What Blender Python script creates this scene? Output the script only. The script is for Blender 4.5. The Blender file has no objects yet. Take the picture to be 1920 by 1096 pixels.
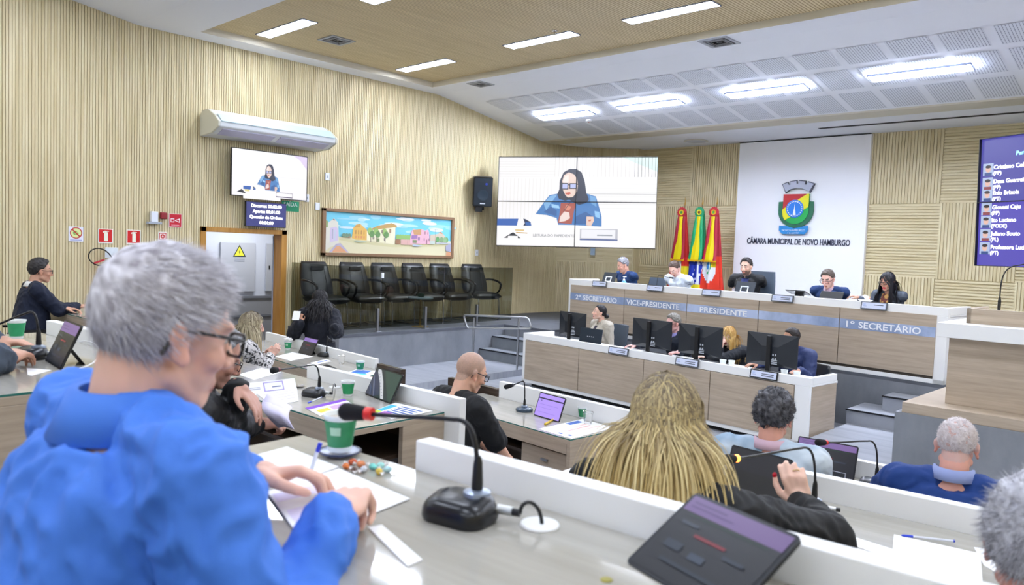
import bpy, bmesh, math, random
from math import sin, cos, pi, radians, atan2, sqrt, hypot
from mathutils import Vector, Matrix, noise
random.seed(7)
V = Vector
scene = bpy.context.scene
C = scene.collection

# ------------------------------------------------------------------ camera, light, exposure
FPX = 1418.41
PITCH, ROLL, AZ = -0.05754689, 0.03828122, 0.75299569
RC = (Matrix.Rotation(AZ, 3, 'Z') @ Matrix.Rotation(pi / 2 + PITCH, 3, 'X') @ Matrix.Rotation(ROLL, 3, 'Z'))
CAM = V((0, 0, 2.0))
cam_data = bpy.data.cameras.new('camera')
cam = bpy.data.objects.new('camera', cam_data)
C.objects.link(cam)
cam.matrix_world = Matrix.Translation(CAM) @ RC.to_4x4()
cam_data.sensor_width = 36
cam_data.lens = FPX / 1920 * 36
cam_data.clip_start = 0.05
cam_data.dof.use_dof = True
cam_data.dof.focus_distance = 6.2
cam_data.dof.aperture_fstop = 4.6
scene.camera = cam

world = bpy.data.worlds.new('world'); scene.world = world
world.use_nodes = True
world.node_tree.nodes['Background'].inputs[0].default_value = (0.8, 0.85, 1, 1)
world.node_tree.nodes['Background'].inputs[1].default_value = 0.5

scene.view_settings.view_transform = 'Standard'
scene.view_settings.look = 'None'
scene.view_settings.gamma = 1
scene.view_settings.use_curve_mapping = False
scene.view_settings.exposure = 1.22
LAMP = 21.0          # emission of the ceiling light panels

# ------------------------------------------------------------------ placing helpers
def ray(x, y):
    return RC @ V(((x - 960) / FPX, -(y - 548) / FPX, -1))
def atz(x, y, z):                      # point of the picture ray at world height z
    d = ray(x, y); return CAM + d * ((z - 2.0) / d.z)
def atd(x, y, dep):                    # point of the picture ray at depth dep
    return CAM + ray(x, y) * dep
def atp(x, y, p0, az):                 # point of the ray on an upright plane through p0
    d = ray(x, y); n = V((-sin(az), cos(az)))
    t = (n.x * p0[0] + n.y * p0[1]) / (n.x * d.x + n.y * d.y)
    return CAM + d * t

# ------------------------------------------------------------------ materials
MATS = {}
def srgb(c):
    if isinstance(c, str):
        c = c.lstrip('#'); c = tuple(int(c[i:i + 2], 16) / 255 for i in (0, 2, 4))
    return tuple((v / 12.92 if v <= .04045 else ((v + .055) / 1.055) ** 2.4) for v in c)
def mat(name, col=(1, 1, 1), rough=.5, metal=0, spec=.5, emit=0, coat=0, bump=0, bscale=200, vary=0, vscale=5, attr=False, trans=0, alpha=1, sheen=0, sss=0):
    if name in MATS: return MATS[name]
    m = bpy.data.materials.new(name); MATS[name] = m
    m.use_nodes = True
    nt = m.node_tree; b = nt.nodes['Principled BSDF']
    c = srgb(col)
    b.inputs['Base Color'].default_value = (*c, 1)
    b.inputs['Roughness'].default_value = rough
    b.inputs['Metallic'].default_value = metal
    b.inputs['Specular IOR Level'].default_value = spec
    b.inputs['Coat Weight'].default_value = coat
    b.inputs['Transmission Weight'].default_value = trans
    b.inputs['Sheen Weight'].default_value = sheen
    b.inputs['Subsurface Weight'].default_value = sss
    if sss:
        b.inputs['Subsurface Radius'].default_value = (1, .35, .2); b.inputs['Subsurface Scale'].default_value = .008
    if emit:
        b.inputs['Emission Color'].default_value = (*c, 1); b.inputs['Emission Strength'].default_value = emit
    src = None
    if attr:
        a = nt.nodes.new('ShaderNodeVertexColor'); a.layer_name = 'Col'; src = a.outputs[0]
        if emit: nt.links.new(src, b.inputs['Emission Color']); b.inputs['Base Color'].default_value = (.02, .02, .02, 1); src = None
    if vary or bump:
        tc = nt.nodes.new('ShaderNodeTexCoord')
    if vary:
        n = nt.nodes.new('ShaderNodeTexNoise'); n.inputs['Scale'].default_value = vscale; n.inputs['Detail'].default_value = 5
        nt.links.new(tc.outputs['Object'], n.inputs['Vector'])
        mr = nt.nodes.new('ShaderNodeMapRange'); mr.inputs[1].default_value = .3; mr.inputs[2].default_value = .7
        mr.inputs[3].default_value = 1 - vary; mr.inputs[4].default_value = 1 + vary
        nt.links.new(n.outputs[0], mr.inputs[0])
        mx = nt.nodes.new('ShaderNodeVectorMath'); mx.operation = 'MULTIPLY'
        if src: nt.links.new(src, mx.inputs[0])
        else: mx.inputs[0].default_value = c
        nt.links.new(mr.outputs[0], mx.inputs[1]); src = mx.outputs[0]
    if src: nt.links.new(src, b.inputs['Base Color'])
    if bump:
        n2 = nt.nodes.new('ShaderNodeTexNoise'); n2.inputs['Scale'].default_value = bscale
        nt.links.new(tc.outputs['Object'], n2.inputs['Vector'])
        bp = nt.nodes.new('ShaderNodeBump'); bp.inputs['Strength'].default_value = bump; bp.inputs['Distance'].default_value = .002
        nt.links.new(n2.outputs[0], bp.inputs['Height']); nt.links.new(bp.outputs[0], b.inputs['Normal'])
    return m

def grain(name, c1, c2, scale=(3, 3, 30), rough=.45, spec=.4, detail=6, lo=.3, hi=.7, coat=0):
    """streaky wood or stone: noise stretched by scale, between two colours"""
    if name in MATS: return MATS[name]
    m = mat(name, c1, rough, spec=spec, coat=coat); nt = m.node_tree; b = nt.nodes['Principled BSDF']
    tc = nt.nodes.new('ShaderNodeTexCoord'); mp = nt.nodes.new('ShaderNodeMapping'); mp.inputs['Scale'].default_value = scale
    n = nt.nodes.new('ShaderNodeTexNoise'); n.inputs['Scale'].default_value = 1; n.inputs['Detail'].default_value = detail; n.inputs['Roughness'].default_value = .62
    cr = nt.nodes.new('ShaderNodeValToRGB')
    cr.color_ramp.elements[0].position = lo; cr.color_ramp.elements[0].color = (*srgb(c1), 1)
    cr.color_ramp.elements[1].position = hi; cr.color_ramp.elements[1].color = (*srgb(c2), 1)
    nt.links.new(tc.outputs['Object'], mp.inputs[0]); nt.links.new(mp.outputs[0], n.inputs['Vector'])
    nt.links.new(n.outputs[0], cr.inputs[0]); nt.links.new(cr.outputs[0], b.inputs['Base Color'])
    return m

pine_v = grain('pine_upright', '#cbb98b', '#e8dcb6', (22, 22, 1.1), .5)
pine_h = grain('pine_level', '#cbb98b', '#e8dcb6', (1.1, 1.1, 22), .5)
oak = grain('taupe_oak', '#a3937f', '#beae9b', (1.6, 1.6, 26), .42)
oak_dark = grain('brown_oak', '#3a2c22', '#55443a', (1.6, 1.6, 26), .3)
honey = grain('honey_wood', '#a8742e', '#c4924a', (18, 18, 1.5), .35)
concrete = grain('grey_concrete', '#6e7178', '#8d9096', (2.2, 2.2, 1.3), .5, lo=.25, hi=.75)
white = mat('white_laminate', '#eeeeec', .35)
plaster = mat('white_plaster', '#eceef4', .85)
cream_pl = mat('cream_plaster', '#cfc9b8', .8)
black = mat('black_plastic', '#0c0d10', .38)
blackm = mat('black_matte', '#101114', .75)
leather = mat('black_leather', '#0b0e14', .33, bump=.25, bscale=350, spec=.6)
leather_b = mat('blue_grey_leather', '#4a5563', .4, bump=.2, bscale=350)
chrome = mat('chrome', '#c8c9cc', .18, 1)
steel = mat('brushed_steel', '#b4b6ba', .32, 1)
paper = mat('paper', '#f2f1f0', .8)
lampm = mat('lamp_diffuser', '#e6eeff', .5, emit=LAMP)
glass_clear = mat('clear_plastic', '#ffffff', .08, trans=1, spec=.4)
def tabletop_mat():
    m = grain('glass_over_wood', '#9e9a90', '#b2aea4', (1.3, 16, 1), .06, spec=.75, lo=.3, hi=.7)
    return m
glass_top = tabletop_mat()
glass_edge = mat('glass_edge', '#2f6f66', .15, spec=.7)

# ------------------------------------------------------------------ mesh builder
class G:
    def __init__(s): s.v = []; s.f = []; s.m = []; s.c = []; s.cur = 0; s.col = None
    def add(s, vs, fs):
        o = len(s.v); s.v += [tuple(p) for p in vs]
        for f in fs:
            s.f.append(tuple(i + o for i in f)); s.m.append(s.cur)
        if s.col is not None: s.c += [s.col] * len(vs)
        return s
    def mi(s, i): s.cur = i; return s
    def box(s, x0, x1, y0, y1, z0, z1, M=None):
        vs = [V((x, y, z)) for z in (z0, z1) for y in (y0, y1) for x in (x0, x1)]
        if M: vs = [M @ p for p in vs]
        return s.add(vs, [(0, 2, 3, 1), (4, 5, 7, 6), (0, 1, 5, 4), (2, 6, 7, 3), (0, 4, 6, 2), (1, 3, 7, 5)])
    def prism(s, poly, z0, z1, M=None):
        n = len(poly)
        vs = [V((x, y, z)) for z in (z0, z1) for x, y in poly]
        if M: vs = [M @ p for p in vs]
        return s.add(vs, [tuple(range(n - 1, -1, -1)), tuple(range(n, 2 * n))] + [(i, (i + 1) % n, n + (i + 1) % n, n + i) for i in range(n)])
    def poly(s, pts): return s.add(pts, [tuple(range(len(pts)))])
    def lathe(s, prof, n=24, M=None, cap=True):
        vs = []; fs = []
        for r, z in prof:
            for k in range(n):
                a = 2 * pi * k / n; vs.append(V((r * cos(a), r * sin(a), z)))
        if M: vs = [M @ p for p in vs]
        for i in range(len(prof) - 1):
            for k in range(n):
                a = i * n + k; b = i * n + (k + 1) % n; fs.append((a, b, b + n, a + n))
        if cap:
            fs.append(tuple(range(n - 1, -1, -1))); o = (len(prof) - 1) * n; fs.append(tuple(range(o, o + n)))
        return s.add(vs, fs)
    def tube(s, pts, r, n=10, cap=True, closed=False):
        pts = [V(p) for p in pts]; N = len(pts); rs = r if isinstance(r, (list, tuple)) else [r] * N
        vs = []; fs = []; up = None
        for i, p in enumerate(pts):
            if closed: t = pts[(i + 1) % N] - pts[i - 1]
            else: t = pts[min(i + 1, N - 1)] - pts[max(i - 1, 0)]
            t = t.normalized() if t.length > 1e-9 else V((0, 0, 1))
            if up is None:
                up = t.orthogonal().normalized()
            up = (up - t * up.dot(t));
            up = up.normalized() if up.length > 1e-6 else t.orthogonal().normalized()
            w = t.cross(up)
            for k in range(n):
                a = 2 * pi * k / n; vs.append(p + (up * cos(a) + w * sin(a)) * rs[i])
        for i in range(N if closed else N - 1):
            for k in range(n):
                a = i * n + k; b = i * n + (k + 1) % n; c = ((i + 1) % N) * n
                fs.append((a, b, c + (k + 1) % n, c + k))
        if cap and not closed:
            fs.append(tuple(range(n - 1, -1, -1))); o = (N - 1) * n; fs.append(tuple(range(o, o + n)))
        return s.add(vs, fs)
    def ell(s, c, r, M=None, nu=20, nv=12):
        c = V(c); vs = []; fs = []
        for j in range(1, nv):
            t = pi * j / nv
            for i in range(nu):
                a = 2 * pi * i / nu
                p = V((r[0] * sin(t) * cos(a), r[1] * sin(t) * sin(a), r[2] * cos(t)))
                vs.append(c + (M @ p if M else p))
        top = V((0, 0, r[2])); vs.append(c + (M @ top if M else top)); vs.append(c - (M @ top if M else top))
        for j in range(nv - 2):
            for i in range(nu):
                a = j * nu + i; b = j * nu + (i + 1) % nu; fs.append((a, a + nu, b + nu, b))
        T = (nv - 1) * nu
        for i in range(nu):
            fs.append((T, i, (i + 1) % nu)); fs.append((T + 1, (nv - 2) * nu + (i + 1) % nu, (nv - 2) * nu + i))
        return s.add(vs, fs)
    def cap(s, a, b, ra, rb, n=14):          # round-ended tapered limb
        a = V(a); b = V(b); d = b - a; L = d.length
        if L < 1e-6: return s.ell(a, (ra, ra, ra))
        t = d / L; u = t.orthogonal().normalized(); w = t.cross(u); vs = []; fs = []; R = []
        for k in range(1, 5): R.append((-ra * cos(k * pi / 8), ra * sin(k * pi / 8)))
        for k in range(4): R.append((L + rb * sin(k * pi / 8), rb * cos(k * pi / 8)))
        for h, r in R:
            for k in range(n):
                q = 2 * pi * k / n; vs.append(a + t * h + (u * cos(q) + w * sin(q)) * r)
        for i in range(len(R) - 1):
            for k in range(n):
                p = i * n + k; q = i * n + (k + 1) % n; fs.append((p, q, q + n, p + n))
        T = len(vs); vs.append(a - t * ra); vs.append(b + t * rb); o = (len(R) - 1) * n
        for k in range(n):
            fs.append((T, (k + 1) % n, k)); fs.append((T + 1, o + k, o + (k + 1) % n))
        return s.add(vs, fs)
    def loft(s, rings):
        n = len(rings[0]); vs = [p for r in rings for p in r]; fs = []
        for i in range(len(rings) - 1):
            for k in range(n):
                a = i * n + k; b = i * n + (k + 1) % n; fs.append((a, b, b + n, a + n))
        fs.append(tuple(range(n - 1, -1, -1))); o = (len(rings) - 1) * n; fs.append(tuple(range(o, o + n)))
        return s.add(vs, fs)
    def build(s, name, mats, parent=None, label=None, smooth=None, bevel=0):
        me = bpy.data.meshes.new(name); me.from_pydata(s.v, [], s.f)
        if not isinstance(mats, (list, tuple)): mats = [mats]
        for m in mats: me.materials.append(m)
        me.polygons.foreach_set('material_index', s.m)
        if s.c and len(s.c) == len(s.v):
            a = me.color_attributes.new('Col', 'FLOAT_COLOR', 'POINT')
            flat = []
            for c in s.c: flat += [c[0], c[1], c[2], 1]
            a.data.foreach_set('color', flat)
        if smooth is not None:
            me.polygons.foreach_set('use_smooth', [True] * len(s.f))
            if smooth < 180: me.set_sharp_from_angle(angle=radians(smooth))
        me.update()
        o = bpy.data.objects.new(name, me); C.objects.link(o)
        if parent: o.parent = parent
        if label: o['label'] = label
        if bevel:
            b = o.modifiers.new('bevel', 'BEVEL'); b.width = bevel; b.segments = 2; b.limit_method = 'ANGLE'; b.angle_limit = radians(40)
        return o

def tag(o, label=None, cat=None, group=None, kind=None):
    if label: o['label'] = label
    if cat: o['category'] = cat
    if group: o['group'] = group
    if kind: o['kind'] = kind
    return o
def thing(name, label, cat, loc=(0, 0, 0), az=0, group=None, M=None):
    o = bpy.data.objects.new(name, None); C.objects.link(o); o.empty_display_size = .1
    if M is not None: o.matrix_world = M
    else: o.location = loc; o.rotation_euler = (0, 0, az)
    return tag(o, label, cat, group)
def struct(o): o['kind'] = 'structure'; return o
def dup(o, parent=None):
    c = o.copy(); C.objects.link(c); c.parent = parent
    for ch in list(o.children): dup(ch, c)
    return c
def TR(x, y, z): return Matrix.Translation((x, y, z))
def RX(a): return Matrix.Rotation(a, 4, 'X')
def RY(a): return Matrix.Rotation(a, 4, 'Y')
def RZ(a): return Matrix.Rotation(a, 4, 'Z')
def bez(p0, p1, p2, p3, n=10):
    p0, p1, p2, p3 = map(V, (p0, p1, p2, p3)); r = []
    for i in range(n + 1):
        t = i / n; r.append(p0 * (1 - t) ** 3 + p1 * 3 * t * (1 - t) ** 2 + p2 * 3 * t * t * (1 - t) + p3 * t ** 3)
    return r
def rrect(w, h, r, n=4):
    pts = []
    for cx, cy, a0 in ((w / 2 - r, h / 2 - r, 0), (-w / 2 + r, h / 2 - r, 90), (-w / 2 + r, -h / 2 + r, 180), (w / 2 - r, -h / 2 + r, 270)):
        for k in range(n + 1):
            a = radians(a0 + 90 * k / n); pts.append((cx + r * cos(a), cy + r * sin(a)))
    return pts

def text(name, s, size, m, parent, M, ext=.001, align='LEFT', bold=0, width=None):
    cu = bpy.data.curves.new(name, 'FONT'); cu.body = s; cu.size = size; cu.extrude = ext; cu.align_x = align; cu.offset = bold; cu.resolution_u = 3
    t = bpy.data.objects.new(name, cu); C.objects.link(t)
    bpy.context.view_layer.update()
    dg = bpy.context.evaluated_depsgraph_get()
    me = bpy.data.meshes.new_from_object(t.evaluated_get(dg))
    bpy.data.objects.remove(t); bpy.data.curves.remove(cu)
    if width:
        xs = [v.co.x for v in me.vertices]; k = width / (max(xs) - min(xs)); x0 = min(xs) if align == 'LEFT' else 0
        for v in me.vertices: v.co.x = (v.co.x - x0) * k
    me.materials.clear(); me.materials.append(m)
    o = bpy.data.objects.new(name, me); C.objects.link(o)
    o.parent = parent; o.matrix_local = M
    return o

def art(name, shapes, W, H, parent, M, emit=0, off=.0002, rough=.6):
    """flat picture in the local xz plane facing -y: shapes = (colour, [(u,v)...]) with v down"""
    g = G()
    for i, (c, pts) in enumerate(shapes):
        g.col = srgb(c); g.poly([V((u * W - W / 2, -off * i, H / 2 - v * H)) for u, v in pts])
    m = mat('screen_picture_%d' % int(emit * 10), attr=True, emit=emit, rough=.3) if emit else mat('printed_picture', attr=True, rough=rough)
    o = g.build(name, m, parent); o.matrix_local = M
    return o
def el(c, u, v, ru, rv, n=20, a0=0, a1=360):
    return (c, [(u + ru * cos(radians(a0 + (a1 - a0) * k / n)), v + rv * sin(radians(a0 + (a1 - a0) * k / n))) for k in range(n + (a1 - a0 < 360))])
def rc(c, u0, v0, u1, v1): return (c, [(u0, v0), (u1, v0), (u1, v1), (u0, v1)])
# ------------------------------------------------------------------ the room
XW, YB = -10.67, 14.2
def slats_v(g, path, z0, z1, pitch=.034, gw=.0085, dp=.016, holes=()):
    """upright slats along a path; the room lies to the right of the path direction"""
    seg = []; L = [0]
    for a, b in zip(path, path[1:]): L.append(L[-1] + hypot(b[0] - a[0], b[1] - a[1]))
    def P(s):
        for i in range(len(path) - 1):
            if s <= L[i + 1] or i == len(path) - 2:
                t = (s - L[i]) / (L[i + 1] - L[i]); a, b = path[i], path[i + 1]
                d = ((b[0] - a[0]) / (L[i + 1] - L[i]), (b[1] - a[1]) / (L[i + 1] - L[i]))
                return (a[0] + (b[0] - a[0]) * t, a[1] + (b[1] - a[1]) * t), (d[1], -d[0])
    n = int(round(L[-1] / pitch)); pitch = L[-1] / n
    for k in range(n):
        s0, s1, s2 = k * pitch, (k + 1) * pitch - gw, (k + 1) * pitch
        (a, na), (b, nb), (c, nc) = P(s0), P(s1), P(s2)
        zz = [(z0, z1)]
        for h0, h1, hz0, hz1 in holes:
            if a[1] >= h0 - pitch * .5 and c[1] <= h1 + pitch * .5: zz = [(z0, hz0), (hz1, z1)]
        for q0, q1 in zz:
            if q1 - q0 < .01: continue
            pts = [a, b, (b[0] - nb[0] * dp, b[1] - nb[1] * dp), (c[0] - nc[0] * dp, c[1] - nc[1] * dp), c]
            vs = [V((x, y, q0)) for x, y in pts] + [V((x, y, q1)) for x, y in pts]
            g.add(vs, [(i, i + 1, i + 6, i + 5) for i in range(4)])
def slats_h(g, path, z0, z1, pitch=.05, gw=.013, dp=.02):
    n = int(round((z1 - z0) / pitch)); pitch = (z1 - z0) / n
    nr = []
    for i in range(len(path)):
        a = path[max(i - 1, 0)]; b = path[min(i + 1, len(path) - 1)]; l = hypot(b[0] - a[0], b[1] - a[1]); nr.append(((b[1] - a[1]) / l, -(b[0] - a[0]) / l))
    for k in range(n):
        q = z0 + k * pitch; prof = [(0, q), (0, q + pitch - gw), (dp, q + pitch - gw), (dp, q + pitch), (0, q + pitch)]
        vs = [V((p[0] - n_[0] * d, p[1] - n_[1] * d, z)) for p, n_ in zip(path, nr) for d, z in prof]
        g.add(vs, [(i * 5 + j, (i + 1) * 5 + j, (i + 1) * 5 + j + 1, i * 5 + j + 1) for i in range(len(path) - 1) for j in range(4)])

g = G()
slats_v(g, [(XW, -4), (XW, 12.4)], 0, 5.6, holes=[(4.89, 6.13, 0, 2.11)])
struct(g.build('wall_left', pine_v))
corner = [(XW, 12.4), (-10.64, 12.7), (-10.5, 13.07), (-10.3, 13.38), (-10.05, 13.65), (-9.78, 13.86), (-9.5, 14.0)]
g = G()
slats_v(g, corner, 0, 1.77, .04, .01, .018); slats_v(g, corner, 3.04, 4.5, .04, .01, .018)
g.mi(1); slats_h(g, corner[1:], 1.77, 3.04); g.mi(0); slats_v(g, corner[:2], 1.77, 3.04)
g.box(-9.52, -9.48, 13.98, 14.22, 0, 4.5)
struct(g.build('wall_corner', [pine_v, pine_h]))
g = G()
cols = [-9.5, -8.28, -7.17, None, -4.68, -3.54, -2.4, -1.26, -.12, 1.02, 2.2]
x = None; ci = 0
for (x0, x1, i) in [(-9.5, -8.28, 0), (-8.28, -7.1, 1), (-4.75, -3.54, 1), (-3.54, -2.4, 0), (-2.4, -1.26, 1), (-1.26, -.12, 0), (-.12, 1.02, 1), (1.02, 2.2, 0), (2.2, 3.4, 1)]:
    for j, (z0, z1) in enumerate([(3.04, 4.5), (1.77, 3.04), (.5, 1.77)]):
        if (i + j) % 2 == 0: g.mi(1); slats_h(g, [(x0, YB), (x1, YB)], z0, z1)
        else: g.mi(0); slats_v(g, [(x0, YB), (x1, YB)], z0, z1, .05, .013, .02)
g.mi(0); g.box(-9.6, 3.4, YB + .03, YB + .1, 0, 4.6)
struct(g.build('wall_back', [pine_v, pine_h]))
g = G(); g.box(-7.17, -4.68, YB - .09, YB + .02, .5, 4.27)
struct(g.build('trim_1', mat('white_panel', '#f8f8fb', .6)))
g = G(); g.box(3.4, 3.5, -4.1, YB + .1, 0, 5.6)
struct(g.build('wall_right', pine_v))
g = G(); g.box(-12.6, 3.5, -4.2, -4.1, 0, 5.6)
struct(g.build('wall_rear', mat('rear_wall_paint', '#d9d4c4', .8)))

# ceiling: white soffit with a sunken wooden field, sloping perforated part, low strip at the back wall
zs, zw = 4.76, 4.85
R0, R1 = (-10.28, 4.62), (3.2, 8.74)     # recess rectangle
g = G()
def quad(*p): g.poly([V(q) for q in p])
quad((XW, 3.95, zs), (XW, R1[1], zs), (R0[0], R1[1], zs), (R0[0], 3.95, zs))
quad((R0[0], 3.95, zs), (R0[0], R0[1], zs), (3.4, R0[1], zs), (3.4, 3.95, zs))
quad((XW, R1[1], zs), (XW, 9.2, zs), (3.4, 9.2, zs), (3.4, R1[1], zs))
quad((XW, 3.95, zs), (3.4, 3.95, zs), (3.4, 1.6, 5.12), (XW, 1.6, 5.12))
quad((XW, 1.6, 5.12), (3.4, 1.6, 5.12), (3.4, -4.1, 5.12), (XW, -4.1, 5.12))
struct(g.build('ceiling', plaster))
g = G()                                   # cove lip round the sunken field
quad((R0[0], R0[1], zs), (R0[0], R1[1], zs), (R0[0], R1[1], zw), (R0[0], R0[1], zw))
quad((R0[0], R1[1], zs), (R1[0], R1[1], zs), (R1[0], R1[1], zw), (R0[0], R1[1], zw))
quad((R0[0], R0[1], zs), (R1[0], R0[1], zs), (R1[0], R0[1], zw), (R0[0], R0[1], zw))
struct(g.build('trim_2', cream_pl))
# fine ribs of the wooden field
m = grain('ceiling_wood', '#cfbc94', '#e2d0a8', (14, 1.2, 1), .6, lo=.35, hi=.65)
nt = m.node_tree; b = nt.nodes['Principled BSDF']; cr = [n for n in nt.nodes if n.type == 'VALTORGB'][0]
tc = nt.nodes.new('ShaderNodeTexCoord'); sp = nt.nodes.new('ShaderNodeSeparateXYZ'); nt.links.new(tc.outputs['Object'], sp.inputs[0])
mo = nt.nodes.new('ShaderNodeMath'); mo.operation = 'PINGPONG'; mo.inputs[1].default_value = .02; nt.links.new(sp.outputs[0], mo.inputs[0])
gt = nt.nodes.new('ShaderNodeMath'); gt.operation = 'GREATER_THAN'; gt.inputs[1].default_value = .0135; nt.links.new(mo.outputs[0], gt.inputs[0])
mx = nt.nodes.new('ShaderNodeMix'); mx.data_type = 'RGBA'; nt.links.new(gt.outputs[0], mx.inputs[0]); nt.links.new(cr.outputs[0], mx.inputs[6]); mx.inputs[7].default_value = (*srgb('#a08a62'), 1)
nt.links.new(mx.outputs[2], b.inputs['Base Color'])
g = G(); quad((R0[0], R0[1], zw), (R1[0], R0[1], zw), (R1[0], R1[1], zw), (R0[0], R1[1], zw))
struct(g.build('ceiling_wood_field', m))
# sloping part: z along y
SL = .16
def zslope(y): return zs - (y - 9.2) * SL
prof = [(9.2, zs), (9.6, 4.70), (12.1, zslope(12.1)), (12.12, 4.275), (12.55, 4.265), (12.56, 4.285), (YB + .05, 4.285)]
g = G()
for i, ((y0, z0), (y1, z1)) in enumerate(zip(prof, prof[1:])):
    g.mi(1 if i in (2, 3) else 0); quad((XW, y0, z0), (XW, y1, z1), (3.4, y1, z1), (3.4, y0, z0))
struct(g.build('ceiling_slope', [plaster, cream_pl]))
def at_slope(px, py):
    d = ray(px, py); t = (2.76 + 9.2 * SL) / (d.z + SL * d.y); return CAM + d * t
# perforated tiles: dark slots drawn by the material
m = mat('perforated_tile', '#b9bcc4', .85); nt = m.node_tree; b = nt.nodes['Principled BSDF']
tc = nt.nodes.new('ShaderNodeTexCoord'); sp = nt.nodes.new('ShaderNodeSeparateXYZ'); nt.links.new(tc.outputs['Object'], sp.inputs[0])
def pp(out, per, thr):
    mo = nt.nodes.new('ShaderNodeMath'); mo.operation = 'PINGPONG'; mo.inputs[1].default_value = per / 2; nt.links.new(out, mo.inputs[0])
    gt = nt.nodes.new('ShaderNodeMath'); gt.operation = 'GREATER_THAN'; gt.inputs[1].default_value = thr; nt.links.new(mo.outputs[0], gt.inputs[0]); return gt.outputs[0]
a_ = pp(sp.outputs[0], .033, .0115); b_ = pp(sp.outputs[1], .05, .006)
mu = nt.nodes.new('ShaderNodeMath'); mu.operation = 'MULTIPLY'; nt.links.new(a_, mu.inputs[0]); nt.links.new(b_, mu.inputs[1])
mx = nt.nodes.new('ShaderNodeMix'); mx.data_type = 'RGBA'; nt.links.new(mu.outputs[0], mx.inputs[0]); mx.inputs[6].default_value = (*srgb('#e0e3ea'), 1); mx.inputs[7].default_value = (*srgb('#9a9eaa'), 1)
nt.links.new(mx.outputs[2], b.inputs['Base Color'])
g = G()
for r, (y0, y1) in enumerate([(9.79, 10.31), (10.46, 11.14), (11.3, 12.03)]):
    k = 0; x = -10.02 + .03 * r
    while x < 3:
        x1 = x + .47; sh = .09 / .7
        pts = [(x, y0), (x1, y0), (x1, y1), (x, y1)]
        if x > -10.6: g.poly([V((px_ , py_, zslope(py_) - .004 + (.0 if py_ > 9.6 else 0))) for px_, py_ in pts])
        x += .57
struct(g.build('ceiling_perforated_tiles', m))

# floors
fl = grain('floor_plank', '#888b93', '#a4a7ad', (.9, 9, 1), .38, lo=.3, hi=.7)
g = G(); g.box(-10.75, 3.5, -4.2, YB + .1, -.1, 0)
struct(g.build('floor', fl))
g = G(); g.box(-9.25, -8.0, 3.4, 9.72, 0, .1)
struct(g.build('floor_low_platform', fl))
g = G()     # dais platform behind the plinth line (az -5.6) and side stage under the visitor chairs
n56 = V((cos(radians(-5.6)), sin(radians(-5.6))))
pl = lambda s: (-2.2 + n56.x * s, 9.47 + n56.y * s)
g.prism([(-10.66, 6.25), (-9.25, 6.25), (-9.25, 9.7), (-8.2, 9.74), pl(-5.95), pl(.12), (-2.0, 9.46), (3.4, 9.0), (3.4, YB), (-9.6, YB), (-10.66, 12.9)], 0, .62)
struct(g.build('floor_dais', concrete))
g = G()
g.prism([(-10.66, 6.25), (-9.24, 6.25), (-9.24, 9.69), (-8.2, 9.73), pl(-5.95), pl(.12), (-2.0, 9.45), (3.4, 9.0), (3.4, YB), (-9.6, YB), (-10.66, 12.9)], .62, .66)
struct(g.build('floor_dais_covering', grain('dais_carpet', '#50535a', '#62656c', (3, 3, 3), .6)))
# steps up to the dais, left and right
g = G(); g.box(-9.24, -7.6, 9.1, 9.72, 0, .27); g.box(-9.24, -7.6, 9.4, 9.73, .27, .47)
struct(g.build('floor_steps_left', grain('step_plank', '#6f7379', '#878b90', (2, 8, 1), .45)))
g = G(); g.box(-3.0, -2.06, 7.0, 8.92, 0, .17); g.box(-3.02, -2.06, 8.87, 9.46, .0, .33); g.box(-2.72, -2.06, 9.12, 9.47, .33, .5)
struct(g.build('floor_steps_right', fl))
for g_ in [[(-9.24, -7.6, 9.39, 9.4, .452, .472), (-9.24, -7.6, 9.09, 9.1, .252, .272)], [(-3.03, -2.06, 8.86, 8.87, .315, .333), (-2.73, -2.06, 9.11, 9.12, .485, .503)]]:
    g = G()
    for b_ in g_: g.box(*b_)
    struct(g.build('trim_nosing', blackm))
# seating terraces, rows run at 3.4 degrees
SA = radians(3.4)
def SM(x=0, y=0, z=0, a=0): return RZ(SA) @ TR(x, y, z) @ RZ(a)
def sw(x, y, z): return V(RZ(SA) @ V((x, y, z)))
carpet = grain('terrace_floor', '#7c7f86', '#94979d', (2, 2, 2), .6)
g = G()
g.box(-8.9, 2.6, 1.05, 2.86, 0, .36, RZ(SA)); g.box(-10.4, -7.6, 1.5, 3.9, 0, .36, RZ(SA)); g.box(-8.9, 2.6, -3.8, 1.19, 0, .74, RZ(SA))
struct(g.build('floor_terraces', carpet))

# door in the left wall
d1 = thing('door_1', 'open doorway with honey wood frame in the slatted wall', 'door', (XW, 0, 0)); d1['kind'] = 'structure'
g = G(); g.box(-.22, .03, 4.83, 4.91, 0, 2.15); g.box(-.22, .03, 6.1, 6.19, 0, 2.15); g.box(-.22, .03, 4.83, 6.19, 2.08, 2.15)
g.build('door_frame', honey, d1, bevel=.004)
g = G(); g.box(-.95, .0, -.02, .02, .05, 2.06, TR(-.2, 6.1, 0) @ RZ(radians(-30)))
g.build('door_leaf', mat('grey_door_paint', '#8d93a3', .5), d1)
cl = bpy.data.lights.new('corridor_fill_light', 'AREA'); cl.energy = 20; cl.size = .3; cl.shape = 'RECTANGLE'; cl.size_y = 1.2; clo = bpy.data.objects.new('corridor_fill_light', cl); C.objects.link(clo); clo.location = (XW - 1.0, 6.2, 2.58)  # unseen area light added to brighten the corridor
hallm = mat('corridor_paint', '#bcc3d3', .7)
g = G(); g.box(XW - 2.0, XW - 1.9, 2.6, 9.5, 0, 3); g.box(XW - 1.9, XW - .02, 2.6, 2.7, 0, 3); g.box(XW - 1.9, XW - .02, 9.4, 9.5, 0, 3)
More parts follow.
